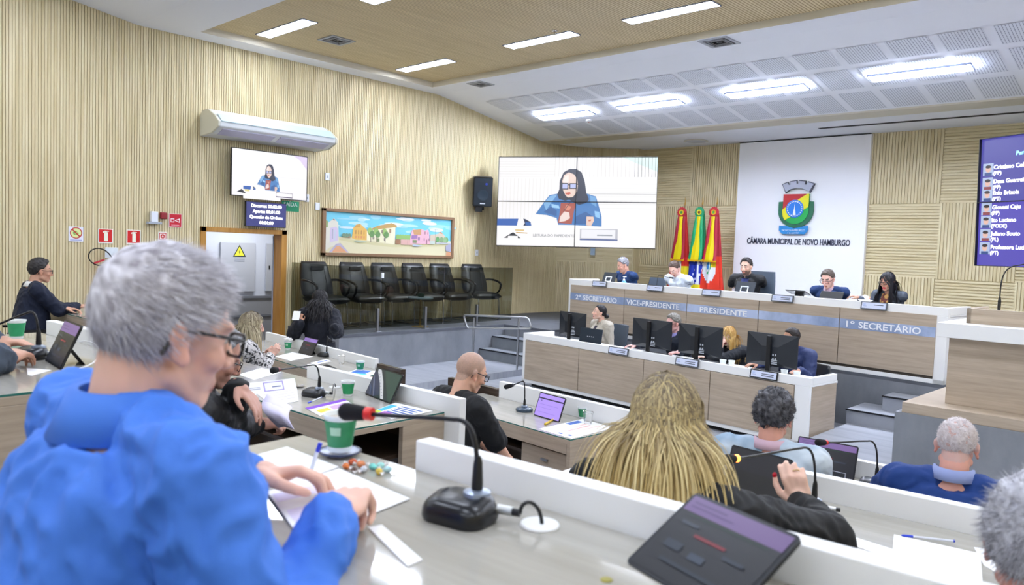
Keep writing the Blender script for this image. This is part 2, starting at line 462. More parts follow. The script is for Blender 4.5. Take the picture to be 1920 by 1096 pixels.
g.box(XW - 1.9, XW - .02, 2.6, 9.5, 2.6, 2.7)
struct(g.build('wall_corridor', hallm))
g = G(); g.box(XW - 1.9, XW - .0, 2.6, 9.5, -.1, .05); struct(g.build('floor_corridor', fl))
g = G(); g.box(XW - 1.89, XW - 1.87, 2.7, 9.4, .05, .95); g.mi(1)
for z in (.62, .68, .86, 1.0): pass
g.box(XW - 1.9, XW - 1.84, 2.7, 9.4, .95, .99); g.box(XW - 1.9, XW - 1.84, 2.7, 9.4, .62, .66)
struct(g.build('trim_3', [mat('corridor_dado', '#85888f', .5), mat('rail_grey', '#6a6e78', .4)]))
# ------------------------------------------------------------------ ceiling lights, vents, wall things
def panel_light(loc, az, label, frame_h=.012, tilt=0, m=None):
    t = thing('ceiling_light', label, 'ceiling light', group='ceiling light panels', M=TR(*loc) @ RX(tilt))
    g = G(); w, d = .61, .115
    for b in ((-w, w, -d, -d + .012), (-w, w, d - .012, d), (-w, -w + .012, -d, d), (w - .012, w, -d, d)): g.box(b[0], b[1], b[2], b[3], -frame_h, .0)
    g.build('frame', mat('light_frame', '#8f97b5', .4, .3), t)
    g = G(); g.box(-w + .012, w - .012, -d + .012, d - .012, -frame_h + .003, -.001)
    g.build('diffuser', m or lampm, t)
    return t
LL = [(-9.43, 5.4, 'white panel light in the wooden ceiling field nearest the left wall, front row'),
      (-6.98, 5.4, 'white panel light at the top edge of the picture in the wooden ceiling'),
      (-4.5, 5.4, None), (-2.0, 5.4, None), (.5, 5.4, None), (2.6, 5.4, None),
      (-9.43, 7.85, 'white panel light in the corner of the wooden ceiling field near the perforated ceiling'),
      (-6.98, 7.82, 'white panel light in the wooden ceiling with a small sprinkler at its back edge'),
      (-4.96, 7.82, 'white panel light in the wooden ceiling, right of the one with the sprinkler'),
      (-2.5, 7.82, None), (0.0, 7.82, None), (2.3, 7.82, None)]
for x, y, lb in LL:
    panel_light((x, y, zw - .001), 0, lb or 'added unseen panel light of the wooden ceiling beyond the right of the view')  # entries without a label are unseen panels added to light the room
for y in (2.6, -.2, -2.8):
    for x in (-9.0, -6.2, -3.4, -.6, 2.2):
        panel_light((x, y, 5.11 if y < 1.6 else zs + (3.95 - y) * .153 - .002), 0, 'added unseen panel light of the ceiling above and behind the viewer', tilt=0 if y < 1.6 else radians(-8.7))  # unseen panels overhead and behind, added to light the room
for x, lb in [(-8.93, 'recessed light in the perforated slope nearest the left wall'), (-7.12, 'second recessed light of the perforated slope from the left wall'),
              (-5.1, 'recessed light of the perforated slope, above the crest panel'), (-3.03, 'recessed light of the perforated slope above the right screen'), (-1.0, 'added unseen light of the perforated slope beyond the right of the view'), (1.1, 'added unseen light of the perforated slope beyond the right of the view')]:  # last two are unseen, added to continue the row and its light
    panel_light((x, 10.76, zslope(10.76) - .03), 0, lb, .03, tilt=-math.atan(SL), m=mat('lamp_diffuser_bright', '#e2ebff', .5, emit=LAMP * 3.0))

def vent(px, py, z, s, label, slope=False):
    p = at_slope(px, py) if slope else atz(px, py, z)
    t = thing('air_vent', label, 'air vent', (p.x, p.y, p.z - .002), group='ceiling air vents')
    g = G()
    for b in ((-s, s, -s, -s * .8), (-s, s, s * .8, s), (-s, -s * .8, -s * .8, s * .8), (s * .8, s, -s * .8, s * .8)): g.box(*b, -.012, 0)
    g.build('frame', mat('vent_grey', '#a9adb4', .5), t)
    g = G()
    for k in range(5):
        q = s * (.72 - .14 * k)
        for a in range(4):
            g.box(-q, q, -q, -q + .012, -.02 + .004 * k, -.008, RZ(a * pi / 2))
    g.build('slats', mat('vent_slats', '#9a9ea6', .4, .3), t)
    g = G(); g.box(-s * .8, s * .8, -s * .8, s * .8, -.003, 0); g.build('opening', blackm, t)
vent(631, 75, zw, .19, 'square air vent in the wooden ceiling between two panel lights')
vent(1348, 78, zs, .2, 'square air vent in the white ceiling right of centre')
vent(901, 157, zs, .17, 'small square air vent near the corner of the wooden ceiling')
def sprink(p, label):
    t = thing('sprinkler', label, 'sprinkler', p)
    g = G(); g.lathe([(.04, 0), (.04, -.01), (.012, -.015), (.012, -.05), (.03, -.055), (.03, -.06)], 14); g.build('head', chrome, t, smooth=40)
sprink(tuple(atz(1040, 57, zw)), 'small chrome sprinkler beside a panel light in the wooden ceiling')
p = at_slope(1104, 224); t = thing('smoke_detector', 'small smoke detector hanging below the perforated slope', 'smoke detector', (p.x, p.y, p.z))
g = G(); g.lathe([(.05, 0), (.06, -.03), (.03, -.05)], 18); g.build('body', white, t, smooth=40)
g = G(); g.lathe([(.012, -.05), (.012, -.056)], 10); g.build('lamp', mat('red_plastic', '#c23030', .4), t)
p = atz(1305, 264, 4.28); t = thing('ceiling_speaker', 'round white speaker grille in the low ceiling near the crest panel', 'speaker', tuple(p))
g = G(); g.lathe([(.24, 0), (.24, -.008), (.2, -.012)], 36); g.build('rim', mat('off_white', '#d8d4c8', .6), t, smooth=40)
g = G(); g.lathe([(.2, -.011), (.19, -.014)], 36); g.build('grille', mat('grille_white', '#c9cbd0', .8), t, smooth=40)
g = G(); g.box(-5.27, 1.0, 13.2, 13.3, 4.279, 4.286); struct(g.build('ceiling_screen_slot', blackm))  # black strip standing for the open screen slot in the low ceiling

# air conditioner on the left wall
XI = XW + .004
t = thing('air_conditioner', 'long white ceiling style air conditioner high on the slatted wall', 'air conditioner', (XW + .006, 4.8, 3.42))
prof = [(0, .0), (0, .28), (.06, .36), (.24, .36), (.42, .27), (.56, .17), (.55, .1), (.35, .02)]
# section x out from the wall, z up; extruded along y
def extr(g, prof, y0, y1):
    n = len(prof); vs = [V((x, y, z)) for y in (y0, y1) for x, z in prof]
    g.add(vs, [tuple(range(n)), tuple(range(2 * n - 1, n - 1, -1))] + [(i, i + n, (i + 1) % n + n, (i + 1) % n) for i in range(n)])
g = G(); extr(g, prof, .03, 1.88); g.build('body', mat('ac_white', '#d9dde0', .4), t, bevel=.012)
g = G(); extr(g, [(x * 1.02, z) for x, z in prof], 0, .03); g.build('end_cap', mat('ac_cream', '#d6d3c0', .5), t, bevel=.01)
g = G(); extr(g, [(x * 1.02, z) for x, z in prof], 1.88, 1.91); g.build('end_cap', mat('ac_cream'), t, bevel=.01)
g = G(); extr(g, [(.33, .012), (.33, .022), (.5, .085), (.5, .07)], .1, .9); extr(g, [(.33, .012), (.33, .022), (.5, .085), (.5, .07)], .98, 1.8); g.build('air_flap', mat('ac_lilac', '#b9b7d0', .4), t)
g = G(); extr(g, [(.425, .285), (.44, .285), (.57, .175), (.565, .165)], .05, 1.86); g.build('front_strip', mat('ac_bluish', '#c3d6dc', .3), t)

# ------------------------------------------------------------------ screens
def U(px, py, ox, oy, w, h): return ((px - ox) / w, (py - oy) / h)
def woman_picture(big):
    S = [rc('#f1eff0', 0, 0, 1, 1)]
    if big:
        for k in range(26): S.append(rc('#dcd8d2', .36 + k * .0245, 0, .364 + k * .0245, .22))
        for k in range(8): S.append(rc('#dfe0da', .6, .25 + .045 * k, 1, .254 + .045 * k)); S.append(rc('#e0dcd6', 0, .02 + k * .028, .36, .024 + k * .028))
        for k in range(14): S.append(rc('#e3dfd9', .03 + k * .024, .24, .033 + k * .024, .7))
        S.append(('#cfe4dc', [(.78, 0), (1, 0), (1, .16), (.86, .06)]))
        for k in range(7): S.append(rc('#777c78', .86 + k * .021, 0, .863 + k * .021, .22))
        S.append(rc('#bfc0bd', .57, .405, 1, .412))
    else:
        S.append(('#d9c8e6', [(.8, 0), (1, 0), (1, .3), (.9, .1)])); S.append(rc('#dddbe4', .6, .52, 1, .525))
    if big: f = lambda x, y: ((x - 75) / 1640, (y - 82) / 935)
    else: f = lambda x, y: (((x - 1) - 400) / 850 + .0 * y, (y - 100 - (x - 400) * .12) / (540 + (x - 400) * -.045))
    F = lambda pts: [f(*p) for p in pts]
    if not big:
        # the same speaker, framed a little smaller
        f = lambda u, v: (.02 + u * .96, v)
        def T(pts): return [(.315 + (u - .24) * .72 + .0, .26 + (v - .13) * .93) for u, v in pts]
    else:
        def T(pts): return pts
    g0 = lambda pts: T([((x - 75) / 1640, (y - 82) / 935) for x, y in pts])
    add = lambda c, pts: S.append((c, g0(pts)))
    # jacket
    add('#3d78b8', [(480, 680), (560, 560), (620, 480), (720, 462), (1010, 462), (1100, 490), (1130, 580), (1165, 700), (1168, 802), (870, 790), (720, 790), (700, 720), (600, 690)])
    add('#7fb0dc', [(560, 570), (625, 490), (700, 475), (640, 560), (590, 640)]); add('#6ea3d4', [(1040, 480), (1100, 500), (1110, 600), (1050, 560)])
    add('#2a5c9a', [(560, 660), (640, 600), (700, 640), (700, 700)]); add('#2a5c9a', [(900, 700), (1000, 650), (1080, 700), (1040, 780), (890, 780)])
    add('#8cc0ea', [(1090, 640), (1140, 650), (1150, 720), (1100, 700)]); add('#9ccaf0', [(640, 570), (720, 590), (730, 620), (650, 610)])
    # blouse
    add('#a8503c', [(740, 560), (900, 560), (880, 640), (860, 780), (715, 770), (730, 680)])
    add('#e8d4cc', [(780, 650), (830, 660), (840, 720), (790, 750), (730, 760), (740, 700)]); add('#d98a70', [(800, 580), (850, 600), (830, 640), (780, 630)])
    # hair
    add('#171a33', [(720, 420), (722, 330), (760, 240), (820, 205), (890, 205), (945, 240), (980, 330), (1000, 450), (1030, 520), (1000, 560), (930, 580), (880, 560), (820, 520), (790, 540), (720, 520), (700, 470)])
    add('#e7cdbf', [(748, 330), (765, 270), (815, 240), (868, 262), (900, 310), (912, 370), (905, 440), (870, 490), (825, 518), (785, 480), (755, 420)])
    add('#f3e4dc', [(755, 330), (775, 285), (812, 262), (815, 330), (805, 400), (775, 420)])
    add('#c4573f', [(780, 455), (830, 448), (845, 462), (820, 476), (790, 472)]); add('#c9a090', [(800, 395), (832, 398), (830, 415), (806, 415)])
    for c_, a_, b_ in (('#1c1c2c', (742, 352, 812, 420), (752, 362, 802, 410)), ('#1c1c2c', (824, 354, 902, 414), (834, 364, 892, 404))):
        x0, y0, x1, y1 = a_; add(c_, [(x0, y0), (x1, y0), (x1, y1), (x0, y1)]); x0, y0, x1, y1 = b_; add('#b6bde8', [(x0, y0), (x1, y0), (x1, y1), (x0, y1)])
    add('#1c1c2c', [(720, 350), (745, 352), (745, 364), (720, 360)]); add('#1c1c2c', [(810, 366), (826, 366), (826, 376), (810, 376)]); add('#1c1c2c', [(900, 360), (920, 358), (920, 370), (900, 372)])
    add('#15161f', [(800, 505), (850, 500), (860, 525), (800, 530)]); add('#2a2230', [(855, 525), (862, 525), (775, 650), (770, 645)])
    # desk edge, papers, hands
    add('#f4f2f2', [(480, 690), (700, 720), (720, 790), (1168, 802), (1200, 1010), (75, 1010), (75, 806), (360, 806)])
    add('#e5c6b6', [(1010, 700), (1080, 700), (1090, 740), (1060, 800), (1010, 790)]); add('#c46a50', [(1030, 735), (1060, 730), (1055, 748), (1034, 750)])
    add('#2a5cae', [(75, 735), (300, 732), (285, 806), (75, 806)]); add('#15234a', [(352, 730), (375, 735), (430, 765), (440, 806), (352, 806), (370, 780)]); add('#2f62ac', [(375, 765), (430, 770), (440, 806), (380, 800)])
    # corner mark and name box
    if big:
        add('#14161c', [(150, 936), (248, 876), (332, 938)]); add('#f4f2f2', [(195, 915), (300, 915), (300, 938), (195, 938)])
        add('#d9b23a', [(270, 848), (365, 848), (365, 858), (270, 858)]); add('#c79a2a', [(280, 874), (400, 878), (400, 888), (280, 884)])
        add('#b9bac2', [(948, 828), (1335, 828), (1335, 946), (948, 946)]); add('#e9e9ee', [(962, 836), (1310, 836), (1310, 924), (962, 924)]); add('#4f5f94', [(948, 930), (1335, 934), (1335, 948), (948, 946)])
        S.append(rc('#9aa0a8', .64, .86, .735, .875))
    else:
        S += [('#16181e', [(.06, .93), (.12, .86), (.18, .95)]), rc('#e3d884', .16, .86, .22, .9), rc('#504064', .57, .87, .8, .98), rc('#f4f2f4', .575, .88, .795, .96)]
    return S

# television on the left wall
w, h = 1.24, .69
t = thing('television', 'flat television on the slatted wall showing a woman with glasses at a desk', 'television', M=TR(XW + .2, 5.80, 2.96) @ RZ(pi / 2) @ RX(radians(0)))
g = G(); g.prism(rrect(w, h, .01), 0, .035, RX(pi / 2) @ TR(0, 0, -.035)); g.build('casing', black, t)
o = art('screen', woman_picture(False), w - .024, h - .024, t, TR(0, -.002, 0), emit=.45)
g = G(); g.box(-.2, .2, .03, .06, -.15, .15); g.box(-.03, .03, .06, .19, -.04, .04); g.build('wall_bracket', blackm, t)
# session clock screen below it
t = thing('timer_screen', 'small dark blue screen with speaking times above the doorway', 'screen', M=TR(XW + .13, 5.78, 2.37) @ RZ(pi / 2))
g = G(); g.box(-.33, .33, 0, .04, -.185, .185); g.build('casing', black, t, bevel=.003)
art('screen', [rc('#34387e', 0, 0, 1, 1)], .645, .355, t, TR(0, -.002, 0), emit=.45)
wem = mat('screen_letters', '#ffffff', emit=.6)
for i, s_ in enumerate(['Discurso: 00:02:00', 'Aparte: 00:01:00', 'Questão de Ordem:', '00:01:00']):
    text('lettering', s_, .066, wem, t, TR(0, -.004, .105 - .083 * i) @ RX(pi / 2), align='CENTER', bold=.0022)
g = G(); g.box(-.1, .1, .04, .12, -.1, .1); g.build('wall_bracket', blackm, t)

# two by two video wall in the corner
def video_wall(name, label, M, w, h, shapes, nx=2, ny=2):
    t = thing(name, label, 'video wall', M=M)
    for i in range(nx):
        for j in range(ny):
            x0 = -w / 2 + i * w / nx; z0 = -h / 2 + j * h / ny; x1 = x0 + w / nx; z1 = z0 + h / ny
            g = G(); g.box(x0, x1, .0, .1, z0, z1)
            b = .007
            for q in ((x0, x1, z0, z0 + b), (x0, x1, z1 - b, z1), (x0, x0 + b, z0, z1), (x1 - b, x1, z0, z1)): g.box(q[0], q[1], -.045, .0, q[2], q[3])
            g.build('display', black, t)
    o = art('picture', shapes, w - .01, h - .01, t, TR(0, -.004, 0), emit=.45)
    g = G()
    for x in (-w * .3, w * .3): g.box(x - .03, x + .03, .1, .5, -.3, -.24); g.box(x - .03, x + .03, .1, .5, .24, .3)
    g.build('mounting_arms', blackm, t)
    return t
K = 1.24
A_ = V((-8.27, 8.42, 1.41)) * K + V((0, 0, 2)); B_ = V((-6.26, 9.75, 1.45)) * K + V((0, 0, 2)); C_ = V((-6.19, 9.69, .08)) * K + V((0, 0, 2)); D_ = V((-8.2, 8.36, .04)) * K + V((0, 0, 2))
ux = (B_ - A_ + C_ - D_).normalized(); uz = (A_ - D_ + B_ - C_).normalized(); uy = uz.cross(ux); uz = ux.cross(uy)
Mv = Matrix((ux, uy, uz)).transposed().to_4x4(); Mv.translation = (A_ + B_ + C_ + D_) / 4
vw = video_wall('video_wall', 'large two by two video wall in the corner showing a woman reading at a desk', Mv, 2.4145 * K, 1.37 * K, woman_picture(True))
text('lettering', 'LEITURA DO EXPEDIENTE', .07, mat('screen_dark_letters', '#43484e', emit=.1), vw, TR(-.79, -.03, -.665) @ RX(pi / 2), width=.78)
# right hand video wall with the list of members
p = atd(1836, 380, 10.25)
h2 = 1.7; w2 = 3.0
azr = radians(-27)
Mr = TR(p.x, p.y, p.z) @ RZ(azr) @ RX(radians(2.5)) @ TR(w2 / 2, 0, 0)
SH = [rc('#4440a0', 0, 0, 1, .5), rc('#5247b4', 0, .5, 1, 1)]
port = ['#8e5f4c', '#9a5a48', '#7d4a3c', '#a86a55', '#8a5645', '#a7604a', '#b06a52']
vs_ = [.245, .355, .445, .555, .655, .76, .865]
for i, v in enumerate(vs_):
    hh = .045 if i == 2 else .05
    SH.append(rc('#aebfe0', .012, v - hh, .062, v + .045)); SH.append(el('#e2b7a8', .037, v - .005, .013, .026, 10)); SH.append(rc('#2d4a86' if i % 2 == 0 else '#8c3b40', .02, v + .022, .055, v + .045)); SH.append(el('#2a1d1c', .037, v - .024, .014, .013, 10))
rs = video_wall('video_wall', 'two by two video wall at the right edge listing names on dark blue', Mr, w2, h2, SH)
for i, (v, a, b) in enumerate(zip(vs_, ['Cristiano Coller', 'Deza Guerreiro', 'Enio Brizola', 'Giovani Caju', 'Ito Luciano', 'Juliano Souto', 'Professora Luciana Martins'], ['(PP)', '(PP)', '(PT)', '(PP)', '(PODE)', '(PL)', '(PT)'])):
    text('lettering', a, .075, wem, rs, TR(-w2 / 2 + .2, -.012, h2 / 2 - v * h2 - .0) @ RX(pi / 2), bold=.0016)
    text('lettering', b, .07, wem, rs, TR(-w2 / 2 + .195, -.012, h2 / 2 - v * h2 - .075) @ RX(pi / 2), bold=.0012)
text('lettering', 'Parlamentares', .075, mat('screen_cyan_letters', '#7fe0e8', emit=.6), rs, TR(-w2 / 2 + .5, -.012, h2 / 2 - .26) @ RX(pi / 2), bold=.0012)

# loudspeaker on the left wall
t = thing('loudspeaker', 'black loudspeaker tilted on a bracket between painting and video wall', 'loudspeaker', M=TR(XW + .3, 10.15, 3.06) @ RZ(radians(50)) @ RX(radians(9)) )
g = G(); g.prism(rrect(.36, .56, .02), 0, .26, RX(pi / 2) @ TR(0, 0, -.26)); g.build('cabinet', black, t)
g = G(); g.prism(rrect(.33, .52, .02), 0, .012, RX(pi / 2)); g.build('grille', mat('speaker_grille', '#16222e', .6, bump=.5, bscale=500), t)
g = G(); g.lathe([(.1, .012), (.105, .018), (.09, .018), (.06, .013)], 28, TR(0, 0, -.06) @ RX(pi / 2)); g.build('woofer', mat('woofer', '#20303e', .5), t, smooth=40)
g = G(); g.lathe([(.02, .012), (.024, .018), (.0, .02)], 20, TR(.06, 0, .15) @ RX(pi / 2), cap=False); g.build('tweeter', mat('tweeter', '#2c3f9c', .3), t, smooth=40)
g = G(); g.box(-.05, .05, -.014, -.011, -.23, -.21); g.build('badge', mat('badge_silver', '#c9ccd2', .4), t)
g = G(); g.box(-.04, .04, .1, .42, -.36, -.3); g.box(-.13, .0, -.02, .2, -.38, -.29); g.build('wall_bracket', blackm, t)

# framed street painting
t = thing('painting', 'wide framed painting of a street corner with old houses above the visitor chairs', 'painting', M=TR(XW + .03, 8.24, 2.16) @ RZ(pi / 2))
PW, PH = 2.86, .77
g = G()
for q in ((-PW / 2, PW / 2, -PH / 2, -PH / 2 + .05), (-PW / 2, PW / 2, PH / 2 - .05, PH / 2), (-PW / 2, -PW / 2 + .06, -PH / 2, PH / 2), (PW / 2 - .06, PW / 2, -PH / 2, PH / 2)): g.box(q[0], q[1], -.03, .025, q[2], q[3])
g.build('frame', mat('painting_frame', '#8a6a4c', .5), t, bevel=.004)
S = [rc('#5cc3dc', 0, 0, 1, .62)]
random.seed(3)
for k in range(30):
    u, v = random.random(), random.uniform(.05, .42); S.append(el(random.choice(['#d6e6ee', '#eaf0f2', '#a9d9e8', '#8ccfe2']), u, v, random.uniform(.03, .08), random.uniform(.02, .06), 12))
S += [rc('#d9cfa0', 0, .6, 1, 1), ('#cfc58a', [(0, .62), (.2, .66), (.5, .75), (.8, .7), (1, .68), (1, .74), (.5, .82), (.2, .74)])]
S += [('#e8d9a4', [(.36, .62), (.36, .42), (.52, .3), (.52, .72), (.36, .7)]), ('#b98a3c', [(.3, .42), (.38, .28), (.49, .19), (.53, .24), (.53, .3), (.38, .37)]), ('#efe6bc', [(.3, .42), (.52, .29), (.52, .74), (.3, .66)])]
S += [('#e0a83c', [(.19, .62), (.2, .36), (.22, .28), (.25, .26), (.3, .4), (.3, .66), (.22, .66)]), ('#c98a2c', [(.2, .36), (.22, .28), (.25, .26), (.25, .34)])]
for u in (.215, .235, .255, .275): S.append(rc('#a86a2c', u, .42, u + .006, .52)); S.append(rc('#d87848', u, .56, u + .008, .62))
S += [('#d8d2c0', [(0, .45), (.02, .28), (.06, .16), (.09, .26), (.1, .8), (.04, .86), (0, .98)]), ('#c8b6d0', [(.035, .4), (.075, .36), (.09, .42), (.09, .7), (.035, .75)]), ('#9c2f2c', [(.05, .2), (.06, .17), (.07, .21)]), rc('#8c94a4', .05, .42, .056, .66), rc('#b6c2cc', .065, .45, .072, .7), ('#7f9c54', [(0, .2), (.02, .24), (.02, .38), (0, .4)])]
S += [('#d8905c', [(.04, .99), (.08, .84), (.12, .82), (.17, .99)]), ('#a89cb4', [(.03, .99), (.08, .78), (.11, .76), (.17, .98), (.16, .99), (.1, .82), (.08, .84), (.05, .99)])]
for u in (.33, .375, .44):
    S += [rc('#5c4a38', u - .002, .5, u + .002, .7)] + [el(c, u + du, .46 + dv, .019, .085, 12) for c, du, dv in (('#5c8c3a', 0, 0), ('#86b04a', -.008, -.04), ('#4c7c34', .008, .04))]
S += [rc('#6a7a44', .375, .6, .395, .69), rc('#806a58', .41, .38, .422, .46), rc('#94704c', .47, .34, .485, .44), rc('#7a6a5c', .345, .56, .355, .63), rc('#7a6a5c', .43, .58, .44, .66)]
S += [el('#7cb04c', .54 + .02 * k, .54, .016, .07, 10) for k in range(6)] + [rc('#8c5a34', .52, .6, .56, .73), rc('#d8a094', .565, .6, .66, .74), rc('#c48c80', .615, .62, .617, .74)]
S += [('#e0a4b4', [(.64, .56), (.65, .36), (.67, .3), (.7, .36), (.74, .3), (.76, .34), (.79, .3), (.8, .4), (.81, .7), (.64, .7)]), ('#c4884a', [(.66, .34), (.73, .3), (.73, .46), (.67, .46)]), ('#8c5c9c', [(.65, .48), (.7, .46), (.7, .56), (.65, .58)]), rc('#7c5a8c', .705, .52, .72, .6), rc('#6a7a44', .66, .6, .695, .68), rc('#9c6070', .76, .36, .768, .44), rc('#9c6070', .785, .37, .79, .44), rc('#8c5060', .775, .58, .785, .7), rc('#8c5060', .755, .54, .762, .62), rc('#8c5060', .795, .54, .802, .62)]
S += [rc('#b8c4b4', .81, .48, .855, .7), ('#c8b498', [(.81, .44), (.86, .42), (.91, .36), (.94, .46), (.94, .6), (.81, .6)]), ('#c0703c', [(.88, .38), (.905, .34), (.92, .4)])] + [el(c, u, .56, .017, .08, 10) for c, u in (('#4c8c44', .875), ('#6a8c54', .91), ('#5c9448', .955), ('#7ca468', .94))]
S += [rc('#4c4434', .852, .28, .854, .7), rc('#4c4434', .84, .29, .87, .295), rc('#b0b4b8', .86, .64, 1, .68), ('#9c9cb4', [(.95, .72), (1, .66), (1, .9), (.95, .86)]), rc('#c88454', .955, .9, 1, 1)]
S += [el('#5c7c5c', .13 + .02 * k, .56, .014, .05, 10) for k in range(3)] + [el('#9c6a4c', .17, .6, .01, .02, 8)]
S += [('#9fb0c4', [(.66, .72), (.75, .74), (.7, .78), (.66, .77)]), ('#a8b498', [(.22, .67), (.3, .69), (.26, .72), (.2, .71)])]
S = [('#' + ''.join('%02x' % min(255, int(int(c[i:i + 2], 16) * .8 + 46)) for i in (1, 3, 5)), q_) for c, q_ in S]
art('canvas', S, PW - .11, PH - .1, t, TR(0, .004, 0))

# signs and small fixtures on the left wall
def wall_sign(name, label, cat, y, z, w, h, shapes, frame=None, depth=.004):
    t = thing(name, label, cat, M=TR(XI + depth, y, z) @ RZ(pi / 2))
    g = G(); g.box(-w / 2, w / 2, 0, depth, -h / 2, h / 2); g.build('plate', mat('sign_white', '#efefef', .5), t)
    art('print', shapes, w, h, t, TR(0, -.0008, 0)); return t
ring = lambda c1, c2, u, v, ru, rv, k=.8: [el(c1, u, v, ru, rv, 28), el(c2, u, v, ru * k, rv * k, 28)]
wall_sign('no_littering_sign', 'square white prohibition sign with a red ring and green shape', 'sign', 3.225, 1.975, .17, .19, [rc('#e8e8f4', 0, 0, 1, 1)] + ring('#c02c2c', '#dfe6a0', .5, .42, .42, .38, .84) + [el('#7fae5c', .45, .42, .16, .14, 14), el('#b8cc70', .55, .45, .14, .1, 12), ('#c02c2c', [(.2, .2), (.26, .15), (.8, .64), (.74, .7)]), rc('#8c94cc', .1, .87, .9, .92)])
ext_art = [rc('#f3efe8', 0, 0, 1, 1), rc('#d21414', .06, .06, .94, .92), rc('#f2f0dc', .4, .3, .66, .86), el('#f2f0dc', .53, .3, .13, .07, 14), rc('#f2f0dc', .48, .16, .58, .3), ('#f2f0dc', [(.3, .22), (.45, .14), (.72, .16), (.72, .21), (.5, .21), (.34, .3)])]
s1 = wall_sign('fire_extinguisher_sign', 'red fire extinguisher sign, the one further left, above a black hose', 'sign', 3.575, 1.965, .18, .19, ext_art)
wall_sign('fire_extinguisher_sign', 'red fire extinguisher sign nearer the doorway', 'sign', 3.925, 1.965, .18, .19, ext_art)
wall_sign('alarm_button_sign', 'small white sign with red square and dot near the doorway', 'sign', 4.305, 1.965, .12, .17, [rc('#f3efe8', 0, 0, 1, 1), rc('#c8281c', .1, .08, .9, .66), rc('#f3ddd4', .18, .15, .82, .6)] + ring('#c8281c', '#c8281c', .5, .37, .24, .18) + [el('#f3ddd4', .5, .37, .09, .07), rc('#e0a8a0', .15, .74, .85, .78), rc('#e0a8a0', .15, .84, .85, .88)])
wall_sign('alarm_horn_sign', 'red square sign with a white horn symbol', 'sign', 4.475, 2.215, .18, .19, [rc('#e8c8c8', 0, 0, 1, 1), rc('#c8102c', .05, .05, .95, .95), rc('#f4e8e8', .14, .36, .42, .64), rc('#c8102c', .19, .42, .37, .58), ('#f4e8e8', [(.45, .48), (.84, .34), (.84, .66), (.45, .52)]), ('#c8102c', [(.55, .49), (.78, .42), (.78, .58), (.55, .51)]), rc('#f0b8c0', .2, .82, .8, .86)])
wall_sign('exit_sign', 'green exit sign half hidden behind the television', 'sign', 6.25, 2.53, .3, .16, [rc('#1fa878', 0, 0, 1, 1), rc('#148a5c', .03, .5, .97, .97)])
text('lettering', 'SAÍDA', .085, mat('sign_letters', '#e9f4ee', .6), bpy.data.objects['exit_sign'], TR(0, -.002, .0) @ RX(pi / 2), align='CENTER', bold=.001)
t = thing('emergency_lamp', 'small white emergency lamp box on a ledge beside a red siren', 'lamp', (XW, 4.17, 2.15))
g = G(); g.box(.012, .1, -.09, .09, 0, .03); g.build('ledge', mat('grey_plastic', '#aab0bc', .5), t, bevel=.004)
g = G(); g.box(.012, .08, -.045, .045, .03, .17); g.build('lamp_head', mat('lamp_white', '#e4e8f4', .4), t, bevel=.006)
t = thing('alarm_siren', 'small dark red alarm siren next to the horn sign', 'siren', (XW, 4.3, 2.27))
g = G(); g.box(.012, .07, -.045, .045, -.045, .045); g.build('body', mat('siren_red', '#8c1420', .4), t, bevel=.012)
for i, (y, z, lb) in enumerate([(6.9, 3.05, 'white wall socket plate above the painting corner'), (6.53, 2.68, 'white wall socket plate beside the television'), (6.73, 2.56, 'tall white wall plate at the painting corner'), (10.32, 1.9, 'white wall switch below the loudspeaker')]):
    t = thing('wall_plate', lb, 'wall plate', (XW, y, z), group='white wall plates'); g = G(); g.box(.002, .02, -.04, .04, -.06, .06); g.build('plate', mat('plate_white', '#e6eaf2', .4), t, bevel=.004)
    if i != 2: g = G(); g.box(.02, .023, -.015, .015, -.02, .02); g.build('switch', mat('switch_grey', '#a8b0bc', .4), t)
t = thing('wall_plate', 'grey wall plate on the corner wall under the video wall', 'wall plate', M=TR(-10.18, 13.42, 2.02) @ RZ(radians(45))); g = G(); g.box(-.05, .05, -.01, .02, -.09, .09); g.build('plate', mat('plate_bluegrey', '#9cb0c0', .4), t, bevel=.004)
def extinguisher(y, label):
    t = thing('fire_extinguisher', label, 'fire extinguisher', (XW + .11, y, 1.02), group='fire extinguishers on the left wall')
    g = G(); g.lathe([(.07, 0), (.085, .02), (.085, .42), (.07, .48), (.03, .52), (.025, .56)], 24); g.build('cylinder', mat('extinguisher_red', '#d01c30', .3), t, smooth=50)
    g = G(); g.box(-.02, .02, -.03, .1, .56, .6); g.box(-.015, .015, .0, .13, .62, .64, RX(radians(20))); g.build('valve', mat('valve_red', '#c02838', .4), t)
    g = G(); g.tube(bez((0, -.02, .58), (.0, -.2, .5), (0, -.36, .66), (0, -.24, .76), 10) + bez((0, -.24, .76), (0, -.12, .84), (0, .0, .7), (0, .02, .62), 8)[1:], .008); g.build('hose', black, t, smooth=80)
    g = G(); g.box(-.05, -.04, -.07, .09, .66, .8); g.build('instruction_card', mat('card_pale', '#dfe8ee', .6), t)
extinguisher(3.62, 'red fire extinguisher with looped hose under the left extinguisher sign')
extinguisher(3.99, 'red fire extinguisher behind the grey haired man, under the sign nearer the doorway')
